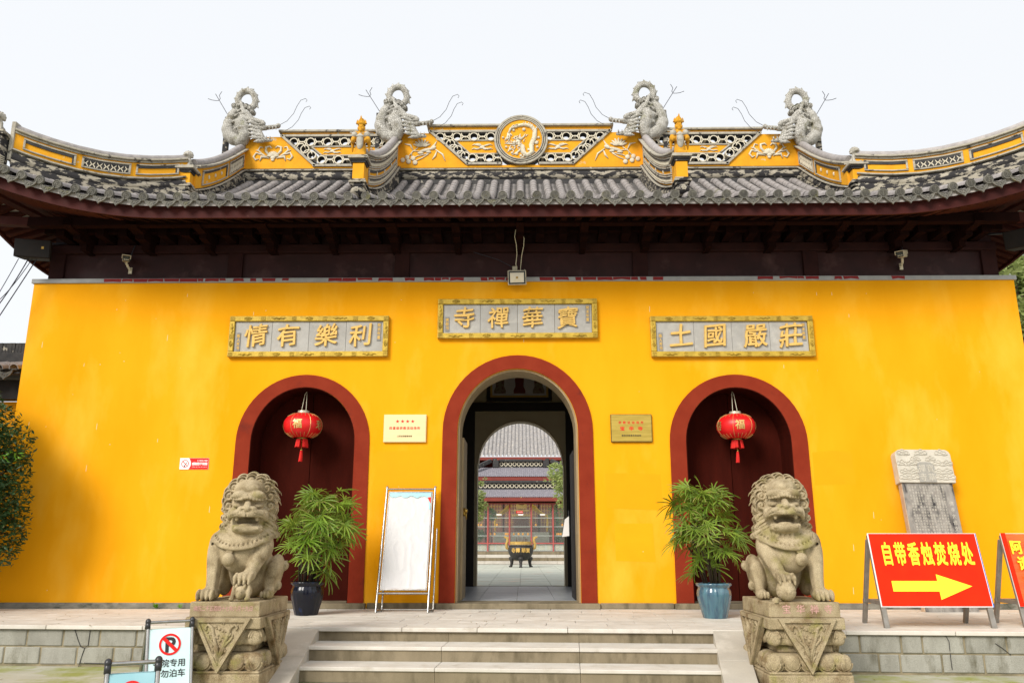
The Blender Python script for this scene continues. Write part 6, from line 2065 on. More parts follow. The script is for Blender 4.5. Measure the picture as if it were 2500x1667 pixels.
palm('lady palm in a blue glazed pot in front of the right red door', 2.865, -1.70, 8, 'pot_blue', .50, 1.25, 80, -.16)

# ================================================================ leaning display stand with a blank white banner
t = thing('display_stand', 'leaning steel display stand with a blank white banner left of the open doorway', 'display stand', (-1.80, -.83, ZP))
xl, xr = -2.215, -1.40
th_ = math.atan2(.70, 1.94); Ls = math.hypot(.70, 1.96)
Tm = Matrix.Translation((0, -.83, ZP)) @ Matrix.Rotation(-th_, 4, 'X')
def sx_(fn): m = MB(); fn(m); return m.xform(Tm)
for x_ in (xl, xr):
    part('side_pole', sx_(lambda m: m.tube([(x_, 0, .0), (x_, 0, Ls)], .019, 12)), M['steel'], t, 40)
    part('pole_knob', sx_(lambda m: m.ell((x_, 0, Ls + .015), (.024, .024, .022), 12, 8)), M['steel'], t, True)
    m = MB(); m.tube([(x_ + .06, -.62, ZP + .02), (x_ + .06, -.28, ZP + 1.28)], .014, 10); part('rear_leg', m, M['steel'], t, 40)
    m = MB(); m.tube([(x_, -.83, ZP + .022), (x_ + .06, -.60, ZP + .022)], .018, 10); part('foot', m, M['steel'], t, 40)
m = MB(); m.tube([(xl + .06, -.60, ZP + .03), (xr + .06, -.60, ZP + .03)], .014, 10); part('rear_rail', m, M['steel'], t, 40)
part('top_rail', sx_(lambda m: m.tube([(xl, 0, Ls - .02), (xr, 0, Ls - .02)], .016, 10)), M['steel'], t, 40)
part('bottom_rail', sx_(lambda m: m.tube([(xl, 0, .30), (xr, 0, .30)], .018, 10)), M['steel'], t, 40)
part('inner_frame', sx_(lambda m: fr(m, xl + .035, xr - .035, .345, Ls - .065, .020, -.012, .012)), M['steel'], t, bevel=.004)
bn = MB(); nx_, nz_ = 40, 80
vs = []
for j in range(nz_ + 1):
    for i in range(nx_ + 1):
        u, v = i / nx_, j / nz_
        X, Z = xl + .056 + (xr - xl - .112) * u, .366 + (Ls - .065 - .02 - .366) * v
        p = Vector((X * 3.0, Z * 1.6, 3.3)); q = mnoise.noise(p)
        dg = mnoise.noise(Vector((u * 5 + v * 9, v * 3 - u * 4, 1.0)))
        ridge_ = (1 - abs(mnoise.noise(Vector((u * 3.2 + .4 * v, v * 4.2, 8.0))))) ** 8
        Y = -.006 - .006 * q - .014 * ridge_ * (.3 + .7 * (1 - v)) - .006 * dg * (1 if v < .35 else .35)
        vs.append((X, Y, Z))
bn.add(vs, [(j * (nx_ + 1) + i, j * (nx_ + 1) + i + 1, (j + 1) * (nx_ + 1) + i + 1, (j + 1) * (nx_ + 1) + i) for j in range(nz_) for i in range(nx_)])
part('white_banner', bn.xform(Tm), M['banner'], t, True)
def torn(m):
    pts = [(xl + .058, Ls - .09), (xr - .058, Ls - .09)]
    low = []
    for q in range(31):
        f = q / 30
        low.append((xr - .058 - (xr - xl - .116) * f, Ls - .09 - (.075 + .03 * math.sin(f * 23) * random.random() + (.0 if f > .05 else .22))))
    m.prism(pts + low, -.0165, -.0150)
part('torn_blue_print', sx_(torn), M['paleblue'], t)
part('torn_red_print', sx_(lambda m: m.prism([(xr - .115, Ls - .175), (xr - .060, Ls - .17), (xr - .060, Ls - .28), (xr - .085, Ls - .24)][::-1], -.0185, -.0170)), M['red_print'], t)

# ================================================================ stele leaning on the wall
t = thing('stone_stele', 'tall inscribed stone stele with a pale carved head behind the arrow sign', 'stele', (6.85, -.55, ZP))
th_ = math.atan2(.47, 2.55)
Ts = Matrix.Translation((6.83, -.60, ZP + .0)) @ Matrix.Rotation(-th_, 4, 'X') @ Matrix.Rotation(R(.6), 4, 'Y')
def ss(fn): m = MB(); fn(m); return m.xform(Ts)
hz0, hz1 = 2.06, 2.63
cr = .10
def head(m):
    pl = [(-.46, hz0), (.47, hz0), (.47, hz1 - cr)] + [(.47 - cr + cr * math.cos(a), hz1 - cr + cr * math.sin(a)) for a in [PI / 2 * q / 6 for q in range(1, 7)]] + \
         [(-.46 + cr - cr * math.sin(a), hz1 - cr + cr * math.cos(a)) for a in [PI / 2 * q / 6 for q in range(0, 7)]]
    m.prism(pl, -.04, .14)
hd = part('carved_head', ss(head), M['stele_head'], t, bevel=.008)
part('tablet', ss(lambda m: m.boxmm(-.415, .42, 0, .12, 0, hz0 - .001)), M['stele'], t)
part('tablet_edge', ss(lambda m: m.boxmm(-.428, -.416, .003, .119, 0, hz0 - .002)), M['stele_edge'], t)
def cl2(m, cx, cz, s, fl=1):
    P = lambda *a: [(cx + s * fl * x, -.045, cz + s * z) for x, z in a]
    for c in ((-.06, .02), (0, .045), (.06, .015)):
        m.tube(P(*[(c[0] + .034 * math.cos(a), c[1] + .026 * math.sin(a)) for a in [2 * PI * q / 12 * .85 for q in range(13)]]), .0075, 5)
    m.tube(P((-.10, -.01), (-.05, -.025), (0, -.015), (.06, -.03), (.12, -.015)), .008, 5)
def clouds(m):
    rows = ((2.56, (-.33, -.02, .30), 1.0), (2.46, (-.14, .12), .8), (2.38, (-.37, -.21, .24, .38), .95), (2.24, (-.34, -.20, .22, .36), .9), (2.14, (-.36, -.22, .24, .38), 1.0))
    for z, xs2, s in rows:
        for i, x_ in enumerate(xs2): cl2(m, x_, z, s, 1 if i % 2 == 0 else -1)
part('cloud_carving', ss(clouds), M['stele_head'], hd, True)
M['stele_seal'] = mat('grey_seal_stone', (.34, .32, .28), (.28, .265, .235), 8, .85)
part('seal_panel', ss(lambda m: m.prism([(-.13, hz0 + .005), (.155, hz0 + .005), (.155, 2.36), (.10, 2.41), (-.08, 2.41), (-.13, 2.36)], -.048, -.0405)), M['stele_seal'], hd)
def seal(m):
    for c_, x_, z_ in (('寶', .082, 2.30), ('華', .082, 2.15), ('禪', -.055, 2.30), ('寺', -.055, 2.15)): put_glyph(m, c_, x_, z_, .125, .14, -.052, -.0485, .0)
part('seal_character', ss(seal), M['stele_head'], hd)
def smalltext(m):
    pool = '佛法僧寺山門大殿重修記碑文年月日立石功德主人名心經般若波羅蜜多空色相無'
    r = random.Random(5)
    for c in range(13):
        for k in range(30):
            if r.random() < .12: continue
            put_glyph(m, pool[r.randrange(len(pool))], -.30 + c * .045, 1.99 - k * .047, .036, .040, -.0015, -.0015)
    for k in range(9): put_glyph(m, pool[(k * 3) % len(pool)], .34, 1.72 - k * .105, .07, .085, -.0018, -.0018, .0)
part('inscription', ss(smalltext), M['white_print'] if False else M['stele_head'], t)

# ================================================================ red A-frame signs
def red_sign(label, x0, x1, yfoot, board, build):
    t = thing('a_frame_sign', label, 'sign', ((x0 + x1) / 2, yfoot, ZP), 0, 'red A-frame signs on the terrace')
    rise, run = 1.17, .28
    th = math.atan2(run, rise); L = math.hypot(run, rise)
    T = Matrix.Translation((0, yfoot, ZP)) @ Matrix.Rotation(-th, 4, 'X')
    def q(fn): m = MB(); fn(m); return m.xform(T)
    def legrot(m): return m
    for x_ in (x0 + .035, x1 - .035):
        part('front_leg', q(lambda m: m.boxmm(x_ - .033, x_ + .033, .0, .045, .0, L - .02)), M['steel_dull'], t, bevel=.004)
        m = MB(); m.beam((x_ + .0, yfoot + .72, ZP + .0), (x_ + .0, yfoot + .34, ZP + rise - .08), .055, .05, (0, 1, 0)); part('rear_leg', m, M['steel_dull'], t, bevel=.004)
        m = MB(); m.beam((x_, yfoot + .12, ZP + .30), (x_, yfoot + .60, ZP + .30), .04, .05); part('side_brace', m, M['steel_dull'], t, bevel=.004)
    m = MB(); m.beam((x0, yfoot + .61, ZP + .30), (x1, yfoot + .61, ZP + .30), .04, .04); part('rear_brace', m, M['steel_dull'], t)
    z0, z1 = .255, L
    part('board', q(lambda m: m.boxmm(x0, x1, -.016, -.001, z0, z1)), M['white_print'], t)
    part('board_edge', q(lambda m: m.boxmm(x1 + .0005, x1 + .010, -.018, .004, z0, z1)), M['blue_edge'], t)
    n = 36
    def skin(m):
        vs = []
        for j in range(n + 1):
            for i in range(n + 1):
                u, v = i / n, j / n
                amp = board[1]
                yy = -.0175 - amp * (mnoise.noise(Vector((u * 2.5, v * 9 + u * 1.5, 3))) + .5 * mnoise.noise(Vector((u * 6, v * 16 - 2 * u, 7)))) - amp
                vs.append((x0 + .012 + (x1 - x0 - .020) * u, yy, z0 + .010 + (z1 - z0 - .016) * v))
        m.add(vs, [(j * (n + 1) + i, j * (n + 1) + i + 1, (j + 1) * (n + 1) + i + 1, (j + 1) * (n + 1) + i) for j in range(n) for i in range(n)])
    bo = part('printed_sheet', q(skin), M[board[0]], t, True)
    build(q, bo, x0, x1, z0, z1)
    return t
def b1(q, bo, x0, x1, z0, z1):
    w, h = x1 - x0, z1 - z0
    def txt(m):
        for i, c_ in enumerate('自带香烛焚烧处'): put_glyph(m, c_, x0 + w * (.145 + .123 * i), z0 + h * .715, .150, .315, -.0235, -.0205, .030)
    part('lettering', q(txt), M['yellow_print'], bo)
    def arrow(m):
        X = lambda f: x0 + w * f
        Z = lambda f: z0 + h * f
        m.prism([(X(.135), Z(.205)), (X(.55), Z(.205)), (X(.55), Z(.095)), (X(.855), Z(.275)), (X(.55), Z(.435)), (X(.55), Z(.345)), (X(.135), Z(.345))], -.0235, -.0205)
    part('arrow', q(arrow), M['yellow_print'], bo)
red_sign('red A-frame sign with yellow characters and a big yellow arrow in front of the stele', 4.675, 6.10, -3.18, ('red_bright', .0012), b1)
def b2(q, bo, x0, x1, z0, z1):
    w, h = x1 - x0, z1 - z0
    def txt(m):
        for s_, zf, fs in (('阿弥', .80, (.10, .26)), ('请', .575, (.13,)), ('车', .335, (.15,))):
            for c_, f in zip(s_, fs): put_glyph(m, c_, x0 + w * f, z0 + h * zf, .155, .19, -.050, -.044, .030)
    part('lettering', q(txt), M['yellow_print'], bo)
    def edge(m): m.boxmm(x0, x0 + .05, -.040, -.019, z0, z1)
    part('red_margin', q(edge), M['red_bright'], bo)
red_sign('creased orange and red A-frame sign cut off by the right edge of the picture', 6.485, 7.90, -3.10, ('orange_vinyl', .007), b2)

# ================================================================ no-parking stands
def np_stand(label, cx, cy, rot, w, h, board, full):
    t = thing('no_parking_stand', label, 'sign', (cx, cy, ZG), rot, 'steel no parking stands left of the lion')
    th = R(15)
    L = h / math.cos(th)
    def leg(x_, back):
        m = MB(); s = -1 if back else 1
        m.tube([(x_, -s * h * math.tan(th) * 1.0, .01), (x_, -s * .012, h - .03)], .017, 12); return m
    for x_ in (-w / 2, w / 2):
        part('front_leg', leg(x_, False), M['steel'], t, 40, local=True); part('rear_leg', leg(x_, True), M['steel'], t, 40, local=True)
        m = MB(); m.ell((x_, 0, h - .005), (.028, .034, .034), 14, 10); m.tube([(x_, 0, h), (x_, -.028, h - .075)], .024, 12); m.tube([(x_, 0, h), (x_, .028, h - .075)], .024, 12)
        part('black_elbow', m, M['black_plastic'], t, True, local=True)
        for s in (-1, 1):
            m = MB(); m.tube([(x_, s * h * math.tan(th), .0), (x_, s * (h - .05) * math.tan(th), .05)], .022, 10); part('rubber_foot', m, M['black_plastic'], t, local=True)
    m = MB(); m.tube([(-w / 2, 0, h - .012), (w / 2, 0, h - .012)], .016, 12); part('handle_bar', m, M['steel'], t, 40, local=True)
    T = Matrix.Translation((0, -h * math.tan(th), 0)) @ Matrix.Rotation(-th, 4, 'X')
    def q(fn): m = MB(); fn(m); return m.xform(T)
    b0, b1_ = .07, L - .085
    bx = w / 2 - .018
    bo = part('board', q(lambda m: m.boxmm(-bx, bx, -.008, .002, b0, b1_)), M[board], t, local=True)
    m2 = MB(); m2.boxmm(-bx, bx, -.002, .008, b0, b1_); m2.xform(Matrix.Translation((0, h * math.tan(th), 0)) @ Matrix.Rotation(th, 4, 'X')); part('rear_board', m2, M[board], t, local=True)
    rr = w * .245; rc = b1_ - rr - .05
    def lp(nm, fn, mm): part(nm, q(fn), M[mm], bo, local=True)
    lp('prohibition_ring', lambda m: (m.ring((0, 0, rc), rr * .80, rr, -.0125, -.0102, 40), m.beam((-rr * .62, -.0113, rc + rr * .62), (rr * .62, -.0113, rc - rr * .62), .034, .0026, (0, 1, 0))), 'red_print')
    lp('letter_p', lambda m: put_glyph(m, 'P', 0, rc, rr * 1.9, rr * 1.9, -.0100, -.0082, .035), 'black_print')
    if full:
        lp('lettering', lambda m: (line_text(m, '寺院专用', -bx * .80, bx * .80, rc - rr - .075, .082, -.0100, -.0082, .014), line_text(m, '请勿泊车', -bx * .80, bx * .80, rc - rr - .175, .082, -.0100, -.0082, .014)), 'black_print')
    return t
# placement of the two no-parking stands (tops read from the photograph, bases on the yard)
p1 = at(362, 1517, -5.25); p2 = at(470, 1510, -5.0)
c = (p1 + p2) / 2; rt = math.atan2(p2.y - p1.y, p2.x - p1.x)
np_stand('aqua no parking stand half hidden beside the left lion plinth', c.x, c.y, rt, (p2 - p1).length, c.z - ZG, 'sign_blue', True)
p1 = at(264, 1622, -7.9); p2 = at(388, 1604, -7.75)
c = (p1 + p2) / 2; rt = math.atan2(p2.y - p1.y, p2.x - p1.x)
np_stand('nearest blue no parking stand cut off by the bottom edge of the picture', c.x, c.y, rt, (p2 - p1).length, c.z - ZG, 'sign_blue2', False)

# ================================================================ foliage
def leaf_cloud(mb, centre, rad, n, size, r, flat=1.0, hollow=.35, droop=.2):
    c = Vector(centre)
    for _ in range(n):
        while True:
            d = Vector((r.uniform(-1, 1), r.uniform(-1, 1), r.uniform(-1, 1)))
            if hollow < d.length < 1: break
        p = c + Vector((d.x * rad[0], d.y * rad[1], d.z * rad[2]))
        s = size * r.uniform(.7, 1.25)
        e = Euler((r.uniform(-.9, .9), r.uniform(-.7, .7) + droop, r.uniform(0, 2 * PI))).to_matrix()
        a, b, t_ = e @ Vector((s, 0, 0)), e @ Vector((0, s * .36 * flat, 0)), e @ Vector((0, 0, s * .10))
        o = len(mb.v)
        mb.v += [tuple(p - a), tuple(p + b - t_ * .2), tuple(p + a - t_ * 1.6), tuple(p - b - t_ * .2), tuple(p + t_ * .6)]
        mb.f += [(o, o + 4, o + 1), (o + 4, o + 2, o + 1), (o, o + 3, o + 4), (o + 4, o + 3, o + 2)]
        mb.m += [mb.mi] * 4
def tree(name, label, base, h, clumps, leafm, nleaf, size, group=None, trunk_r=.12, seed=1, young=None, extra=None):
    r = random.Random(seed)
    t = thing(name, label, 'tree', base, 0, group)
    b = Vector(base)
    m = MB(); m.tube([b, b + Vector((.05, .03, h * .4)), b + Vector((.0, .0, h * .8))], [trunk_r, trunk_r * .8, trunk_r * .35], 10); part('trunk', m, M['bark'], t, True)
    m = MB()
    for (c, rad) in clumps:
        q = b + Vector((0, 0, min(h * .75, max(.3, (c[2] - b.z) * .7))))
        m.tube([q, q.lerp(Vector(c), .55) + Vector((0, 0, .1)), Vector(c)], [trunk_r * .4, trunk_r * .25, trunk_r * .1], 6)
    part('limb', m, M['bark'], t, True, stuff=True)
    m = MB(); tot = sum(x[1][0] * x[1][1] * x[1][2] for x in clumps) 
    for (c, rad) in clumps: leaf_cloud(m, c, rad, int(nleaf * rad[0] * rad[1] * rad[2] / tot), size, r)
    if extra:
        for (c, rad) in extra[0]: leaf_cloud(m, c, rad, int(extra[1] / len(extra[0])), extra[2], r)
    part('crown', m, M[leafm], t, stuff=True)
    if young:
        m = MB()
        for c, rad, n in young: leaf_cloud(m, c, rad, n, size * .9, r)
        part('young_shoot', m, M['bush_young'], t, stuff=True)
    return t
# dark shrub tree hanging into the left edge
cl = []
for (px, py, rr) in ((8, 1030, .30), (32, 1085, .34), (42, 1130, .22), (10, 1150, .40), (20, 1210, .36), (34, 1265, .26), (12, 1300, .36), (28, 1330, .20), (4, 1358, .22), (-40, 1100, .55), (-60, 1250, .6), (-90, 1000, .6), (-150, 1150, .8), (-140, 1350, .7)):
    p = at(px, py, -1.05 + random.uniform(-.2, .2)); cl.append(((p.x, p.y, p.z), (rr, rr, rr)))
shade_clumps = [((-11.2, -1.6, 4.2), (1.0, 1.0, 1.1)), ((-12.0, -3.0, 5.4), (1.3, 1.3, 1.2)), ((-11.6, -4.2, 4.0), (1.2, 1.2, 1.2)), ((-12.5, -2.0, 6.4), (1.2, 1.2, 1.1)), ((-11.4, -2.9, 3.0), (1.0, 1.0, 1.0))]  # out-of-view crown clumps, added to shade the left end of the wall
pb = at(-110, 1500, -1.1)
yg = [(tuple(at(26, 1115, -1.45)), (.20, .12, .10), 26)]
tree('osmanthus_tree', 'dark green small leaved tree hanging into the left edge beside the yellow wall', (pb.x, -1.1, ZP), 3.6, cl, 'bush', 17000, .050, seed=4, extra=(shade_clumps, 6500, .12), trunk_r=.07, young=yg)
# trees beyond the right end of the hall
cl = []
for (px, py, rr) in ((2478, 660, .9), (2495, 720, 1.1), (2470, 770, .8), (2500, 830, 1.2), (2540, 640, 1.3), (2560, 760, 1.6), (2475, 625, .6), (2600, 850, 1.6), (2650, 700, 1.8)):
    p = at(px, py, 9.0 + random.uniform(-.8, .8)); cl.append(((p.x, p.y, p.z), (rr, rr, rr)))
p = at(2560, 1300, 9.0)
tree('leafy_tree', 'pale green leafy tree behind the right end of the gate hall', (p.x, 9.0, ZG), 9.5, cl, 'tree', 9000, .17, seed=6, trunk_r=.28)

# ================================================================ low neighbouring wings at both ends
def wing(label, s):
    X0 = -9.32 if s < 0 else 9.30
    t = thing('side_wing', label, 'building', (X0 + s * 3.0, 1.5, ZG), 0, 'low wings beside the gate hall')
    xa, xb = (X0 - 6, X0) if s < 0 else (X0, X0 + 6)
    m = MB(); m.boxmm(xa, xb, 1.2, 1.6, ZG, 4.02); part('wing_wall', m, M['yellow'], t)
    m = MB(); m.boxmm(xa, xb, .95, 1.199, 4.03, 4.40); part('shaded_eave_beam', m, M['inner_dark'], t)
    m = MB(); m.boxmm(xa, xb, .7, 2.2, 4.47, 4.50); part('roof_deck', m, M['black_stucco'], t)
    m = MB(); m.boxmm(xa, xb, 1.35, 1.62, 4.74, 5.02); part('ridge_course', m, M['black_stucco'], t, bevel=.01)
    m = MB(); m.boxmm(xa, xb, 1.30, 1.67, 4.66, 4.735); part('ridge_bed', m, M['tile_dark'], t, bevel=.01)
    k = 0
    e_ = xb if s < 0 else xa
    m = MB(); m.boxmm(0, .055, 0, .24, 0, .20); mt_ = m.mesh('ridge_tile', M['black_stucco'])
    for q in range(60):
        x_ = e_ - s * (-.02) + s * (.06 + .062 * q)
        piece('ridge_tile', mt_, t, (x_, 1.365, 5.022), (0, R(random.uniform(-3, 3)), 0))
    for q in range(18):
        x_ = e_ + s * (.10 + .29 * q)
        for kk in range(3):
            piece('barrel_tile', btm, t, (x_, .66 + .20 * kk, 4.56 + .06 * kk), (R(16), 0, 0), (1.15, 1, 1.15))
        piece('drip_tile', dtm, t, (x_ + s * .145, .645, 4.545), (-.05, 0, 0), (1.25, 1, 1.2))
        for kk in range(3):
            m = None
    return t
wing('low dark tiled wing with a yellow wall beside the left end of the gate hall', -1)
wing('low dark tiled wing with a yellow wall beside the right end of the gate hall', 1)

# weeds at the foot of the wall
for (px, py, lab) in ((381, 1478, 'broad leaved weed at the wall foot left of the lion'), (440, 1476, 'tufted grassy weed at the wall foot left of the lion')):
    p = at(px, py, -.09)
    m = MB(); r = random.Random(px)
    for q in range(16):
        a = r.uniform(0, 2 * PI); L = r.uniform(.06, .13); e = r.uniform(.3, 1.2)
        tip = Vector((math.cos(a) * L * math.cos(e), math.sin(a) * L * .5 * math.cos(e) - .03, L * math.sin(e)))
        wv = Vector((-math.sin(a), math.cos(a), .3)) * (.022 if px < 400 else .008)
        b = Vector((p.x, p.y, ZP + .01))
        m.add([b, b + tip * .5 + wv, b + tip, b + tip * .5 - wv], [(0, 1, 2, 3)])
    o = part('weed', m, M['bush_young']); tag(o, lab, 'weed')

# ================================================================ rear courtyard seen through the doorway
M['court'] = mat('pale_court_paving', (.50, .50, .42), (.42, .44, .37), 2.5, .7, c3=(.52, .42, .33), s3=1.2, lo3=.55, hi3=.7, vary=.06)
M['tile_far'] = mat('pale_grey_roof_tile', (.40, .38, .37), (.25, .235, .225), 7, .8, c3=(.55, .49, .41), s3=6, lo3=.55, hi3=.68)
M['tile_small'] = mat('small_blue_grey_tile', (.25, .235, .26), (.19, .18, .205), 9, .6, c3=(.36, .33, .36), s3=12, lo3=.55, hi3=.65)
M['red_beam'] = mat('dull_red_beam', (.22, .040, .028), (.18, .034, .025), 4, .65)
M['red_post'] = mat('pinkish_red_post', (.42, .10, .09), (.36, .08, .07), 4, .55)
M['hall_door'] = mat('brown_red_lattice_door', (.14, .045, .03), (.10, .03, .022), 6, .6)
M['silk'] = mat('yellow_silk', (.80, .47, .02), (.7, .38, .01), 10, .5)
M['iron'] = mat('black_cast_iron', (.035, .033, .032), (.055, .05, .046), 9, .55, metal=.3, bump=.3, bscale=40)
M['ochre_cast'] = mat('gilded_cast_metal', (.56, .37, .11), (.42, .26, .07), 12, .5, metal=.25, bump=.4, bscale=60)
M['shelf'] = mat('pale_steel_shelf', (.50, .50, .47), (.42, .42, .39), 6, .5)
M['pale_stone'] = mat('pale_altar_stone', (.50, .46, .37), (.42, .39, .31), 5, .8)
M['offering'] = mat('orange_fruit', (.75, .30, .02), rough=.5)
gl = bpy.data.materials.new('display_glass'); gl.use_nodes = True
_n, _l = gl.node_tree.nodes, gl.node_tree.links
_b = _n['Principled BSDF']; _b.inputs['Base Color'].default_value = (.75, .82, .80, 1); _b.inputs['Roughness'].default_value = .06
_t = _n.new('ShaderNodeBsdfTransparent'); _t.inputs['Color'].default_value = (.95, .97, .96, 1)
_x = _n.new('ShaderNodeMixShader'); _x.inputs['Fac'].default_value = .05
_l.new(_t.outputs[0], _x.inputs[1]); _l.new(_b.outputs[0], _x.inputs[2]); _l.new(_x.outputs[0], _n['Material Output'].inputs['Surface'])
M['glass'] = gl
c0 = MB(); c0.boxmm(-16, 16, RY + .41, 27.95, ZG - .01, .405); court = struct('courtyard', c0, M['joint'])
ctm = MB(); ctm.boxmm(0, .74, 0, .74, -.02, 0); ctme = ctm.mesh('paving_tile', M['court'])
for i in range(-5, 5):
    for j in range(28):
        if 1 or abs(i) < 6:
            piece('paving_tile', ctme, court, (i * .748 + .02, RY + .46 + j * .748, .428 + random.uniform(-.0015, .0015)))
st = MB(); st.boxmm(-16, 16, 29.3, 60, ZG - .01, 1.02); uterr = struct('upper_terrace', st, M['granite'])
for k in range(4):
    for i in range(-4, 4):
        m = MB(); m.boxmm(i * 1.8 + .002, i * 1.8 + 1.798, 27.98 + .33 * k, 29.3, .41 + .1525 * k, .41 + .1525 * (k + 1) - .001)
        part('step_slab', m, M['step'] if k % 2 else M['granite'], uterr, bevel=.01)
# bronze and iron incense burner
t = thing('incense_burner', 'black iron tripod incense burner with gilded handles and raised characters in the courtyard', 'incense burner', (0, 21.9, .43))
S_ = (0, 21.9, .43)
m = MB(); m.lathe([(.001, .30), (.12, .27), (.30, .31), (.43, .42), (.52, .58), (.545, .72), (.53, .80), (.50, .86), (.52, .885), (.52, .91), (.46, .91), (.44, .80), (.001, .75)], 40, S_); part('bowl', m, M['iron'], t, 50)
m = MB(); m.lathe([(.455, .93), (.47, .93), (.47, 1.06), (.45, 1.06), (.44, .94)], 36, S_); part('inner_rim', m, M['ochre_cast'], t, 40)
for a in (-PI / 2, PI / 6, 5 * PI / 6):
    m = MB(); q = lambda r_, z: (S_[0] + r_ * math.cos(a), S_[1] + r_ * math.sin(a), S_[2] + z)
    m.tube([q(.34, .42), q(.46, .33), q(.44, .18), q(.48, .04), q(.53, .0)], [.11, .105, .065, .06, .075], 10); m.ell(q(.50, .36), (.085, .085, .08), 12, 8); part('leg', m, M['iron'], t, True)
for s in (-1, 1):
    m = MB(); m.tube([(s * .50, 21.9, .43 + .74), (s * .60, 21.9, .43 + .80), (s * .61, 21.9, .43 + .96), (s * .56, 21.9, .43 + 1.10), (s * .58, 21.9, .43 + 1.20), (s * .68, 21.9, .43 + 1.25)], [.05, .06, .062, .06, .06, .045], 8, ref=(0, 1, 0)); m.box((s * .62, 21.9, .43 + 1.24), (.20, .10, .06), (0, s * -.25, 0)); part('handle', m, M['ochre_cast'], t, 50)
m = MB()
for c_, a in (('寺', -124), ('禪', -103), ('華', -77), ('寶', -56)):
    mm_ = MB(); put_glyph(mm_, c_, 0, 0, .19, .20, 0, .012, .03)
    ac = R(a)
    for_v = []
    for (vx, vy, vz) in mm_.v:
        aa = ac + vx / .545; rr_ = .556 - vy
        for_v.append((S_[0] + rr_ * math.cos(aa), S_[1] + rr_ * math.sin(aa), S_[2] + .70 + vz))
    m.add(for_v, mm_.f)
part('raised_characters', m, M['gold'], t)
for k in range(9):
    m = MB(); x_ = random.uniform(-.3, .3); m.tube([(x_, 21.9 + random.uniform(-.2, .2), 1.2), (x_ + random.uniform(-.02, .02), 21.9, 1.2 + random.uniform(.35, .55))], .009, 5); part('incense_stick', m, M['hall_door'], t)

# glazed candle pavilion with red posts and two small tiled roofs
pv = thing('candle_pavilion', 'glazed red posted candle pavilion with two small tiled roofs behind the burner', 'pavilion', (-.03, 30.6, 1.02))
PX = [-4.05, -2.90, -1.75, -.61, .54, 1.69, 2.84, 3.99]
for x_ in PX:
    m = MB(); m.boxmm(x_ - .035, x_ + .035, 30.0, 30.07, 1.021, 3.49); part('post', m, M['red_post'], pv)
    m = MB(); m.boxmm(x_ - .035, x_ + .035, 31.2, 31.27, 1.021, 3.49); part('post', m, M['red_post'], pv)
for z_ in (1.40, 3.44):
    m = MB(); m.boxmm(PX[0], PX[-1], 30.001, 30.069, z_, z_ + .06); part('rail', m, M['red_post'], pv)
for i in range(len(PX) - 1):
    m = MB(); m.boxmm(PX[i] + .037, PX[i + 1] - .037, 30.03, 30.04, 1.05, 3.43); part('glass_pane', m, M['glass'], pv)
    m = MB(); m.boxmm(PX[i] + .04, PX[i + 1] - .04, 30.12, 30.9, 1.05, 1.40); part('cabinet_base', m, M['shelf'], pv)
    for z_ in (1.80, 2.27, 2.72):
        m = MB(); m.boxmm(PX[i] + .04, PX[i + 1] - .04, 30.15, 30.75 - (.25 if z_ > 2.5 else 0), z_, z_ + .03); part('shelf', m, M['shelf'], pv)
    for q in range(3):
        m = MB(); m.boxmm(PX[i] + .10 + .35 * q, PX[i] + .36 + .35 * q, 30.105, 30.118, 1.10, 1.36); part('cabinet_door', m, M['pale_stone'], pv)
for k in range(26):
    x_ = random.uniform(PX[1], PX[-2]); z_ = random.choice((1.835, 2.305))
    m = MB(); m.lathe([(.001, 0), (.04, 0), (.055, .05), (.05, .10), (.02, .13), (.001, .135)], 10, (x_, 30.3, z_)); part('offering', m, M['offering'], pv, True)
m = MB(); m.boxmm(-.25, .10, 30.02, 30.028, 2.98, 3.10); part('red_notice', m, M['red_bright'], pv)
m = MB(); line_text(m, '禁止吸烟', -.20, .08, 3.04, .06, 30.0185, 30.0195, .02); part('notice_lettering', m, M['white_print'], pv)
for x_ in (-1.45, -.30, .85):
    m = MB(); m.boxmm(x_ + .15, x_ + .42, 30.02, 30.026, 2.86, 2.93); part('white_notice', m, M['white_print'], pv)
def small_roof(ye_, yr_, ze_, zr_, x0, x1, mm, step, name, parent, amp, hw):
    """roof slope: corrugated sheet of joined tiles (too small to pick apart)"""
    m = MB(); nx = int((x1 - x0) / step); vs = []
    cols = []
    for i in range(nx + 1):
        x_ = x0 + (x1 - x0) * i / nx
        for k in range(4):
            f = k / 4
            cols.append((x_ + (x1 - x0) / nx * f, amp * max(0, math.sin(2 * PI * f)) ** .6 if f < .5 else 0.0))
    rows = []
    L = math.hypot(yr_ - ye_, zr_ - ze_); nr = max(3, int(L / hw))
    for j in range(nr):
        for e_ in (0, 1):
            f = (j + e_ * .98) / nr
            rows.append((ye_ + (yr_ - ye_) * f, ze_ + (zr_ - ze_) * f + (.02 if e_ == 0 else 0)))
    for (y_, z_) in rows:
        for (x_, a_) in cols: vs.append((x_, y_, z_ + a_))
    nc = len(cols)
    m.add(vs, [(j * nc + i, j * nc + i + 1, (j + 1) * nc + i + 1, (j + 1) * nc + i) for j in range(len(rows) - 1) for i in range(nc - 1)])
    return part(name, m, M[mm], parent, stuff=True)
small_roof(29.5, 31.0, 3.76, 4.27, -4.6, 4.6, 'tile_small', .11, 'roof_tile', pv, .03, .13)
small_roof(31.9, 33.4, 5.02, 5.66, -3.3, 3.3, 'tile_small', .11, 'roof_tile', pv, .03, .13)
m = MB(); m.boxmm(-4.6, 4.6, 29.48, 29.56, 3.57, 3.75); part('eave_board', m, M['red_beam'], pv)
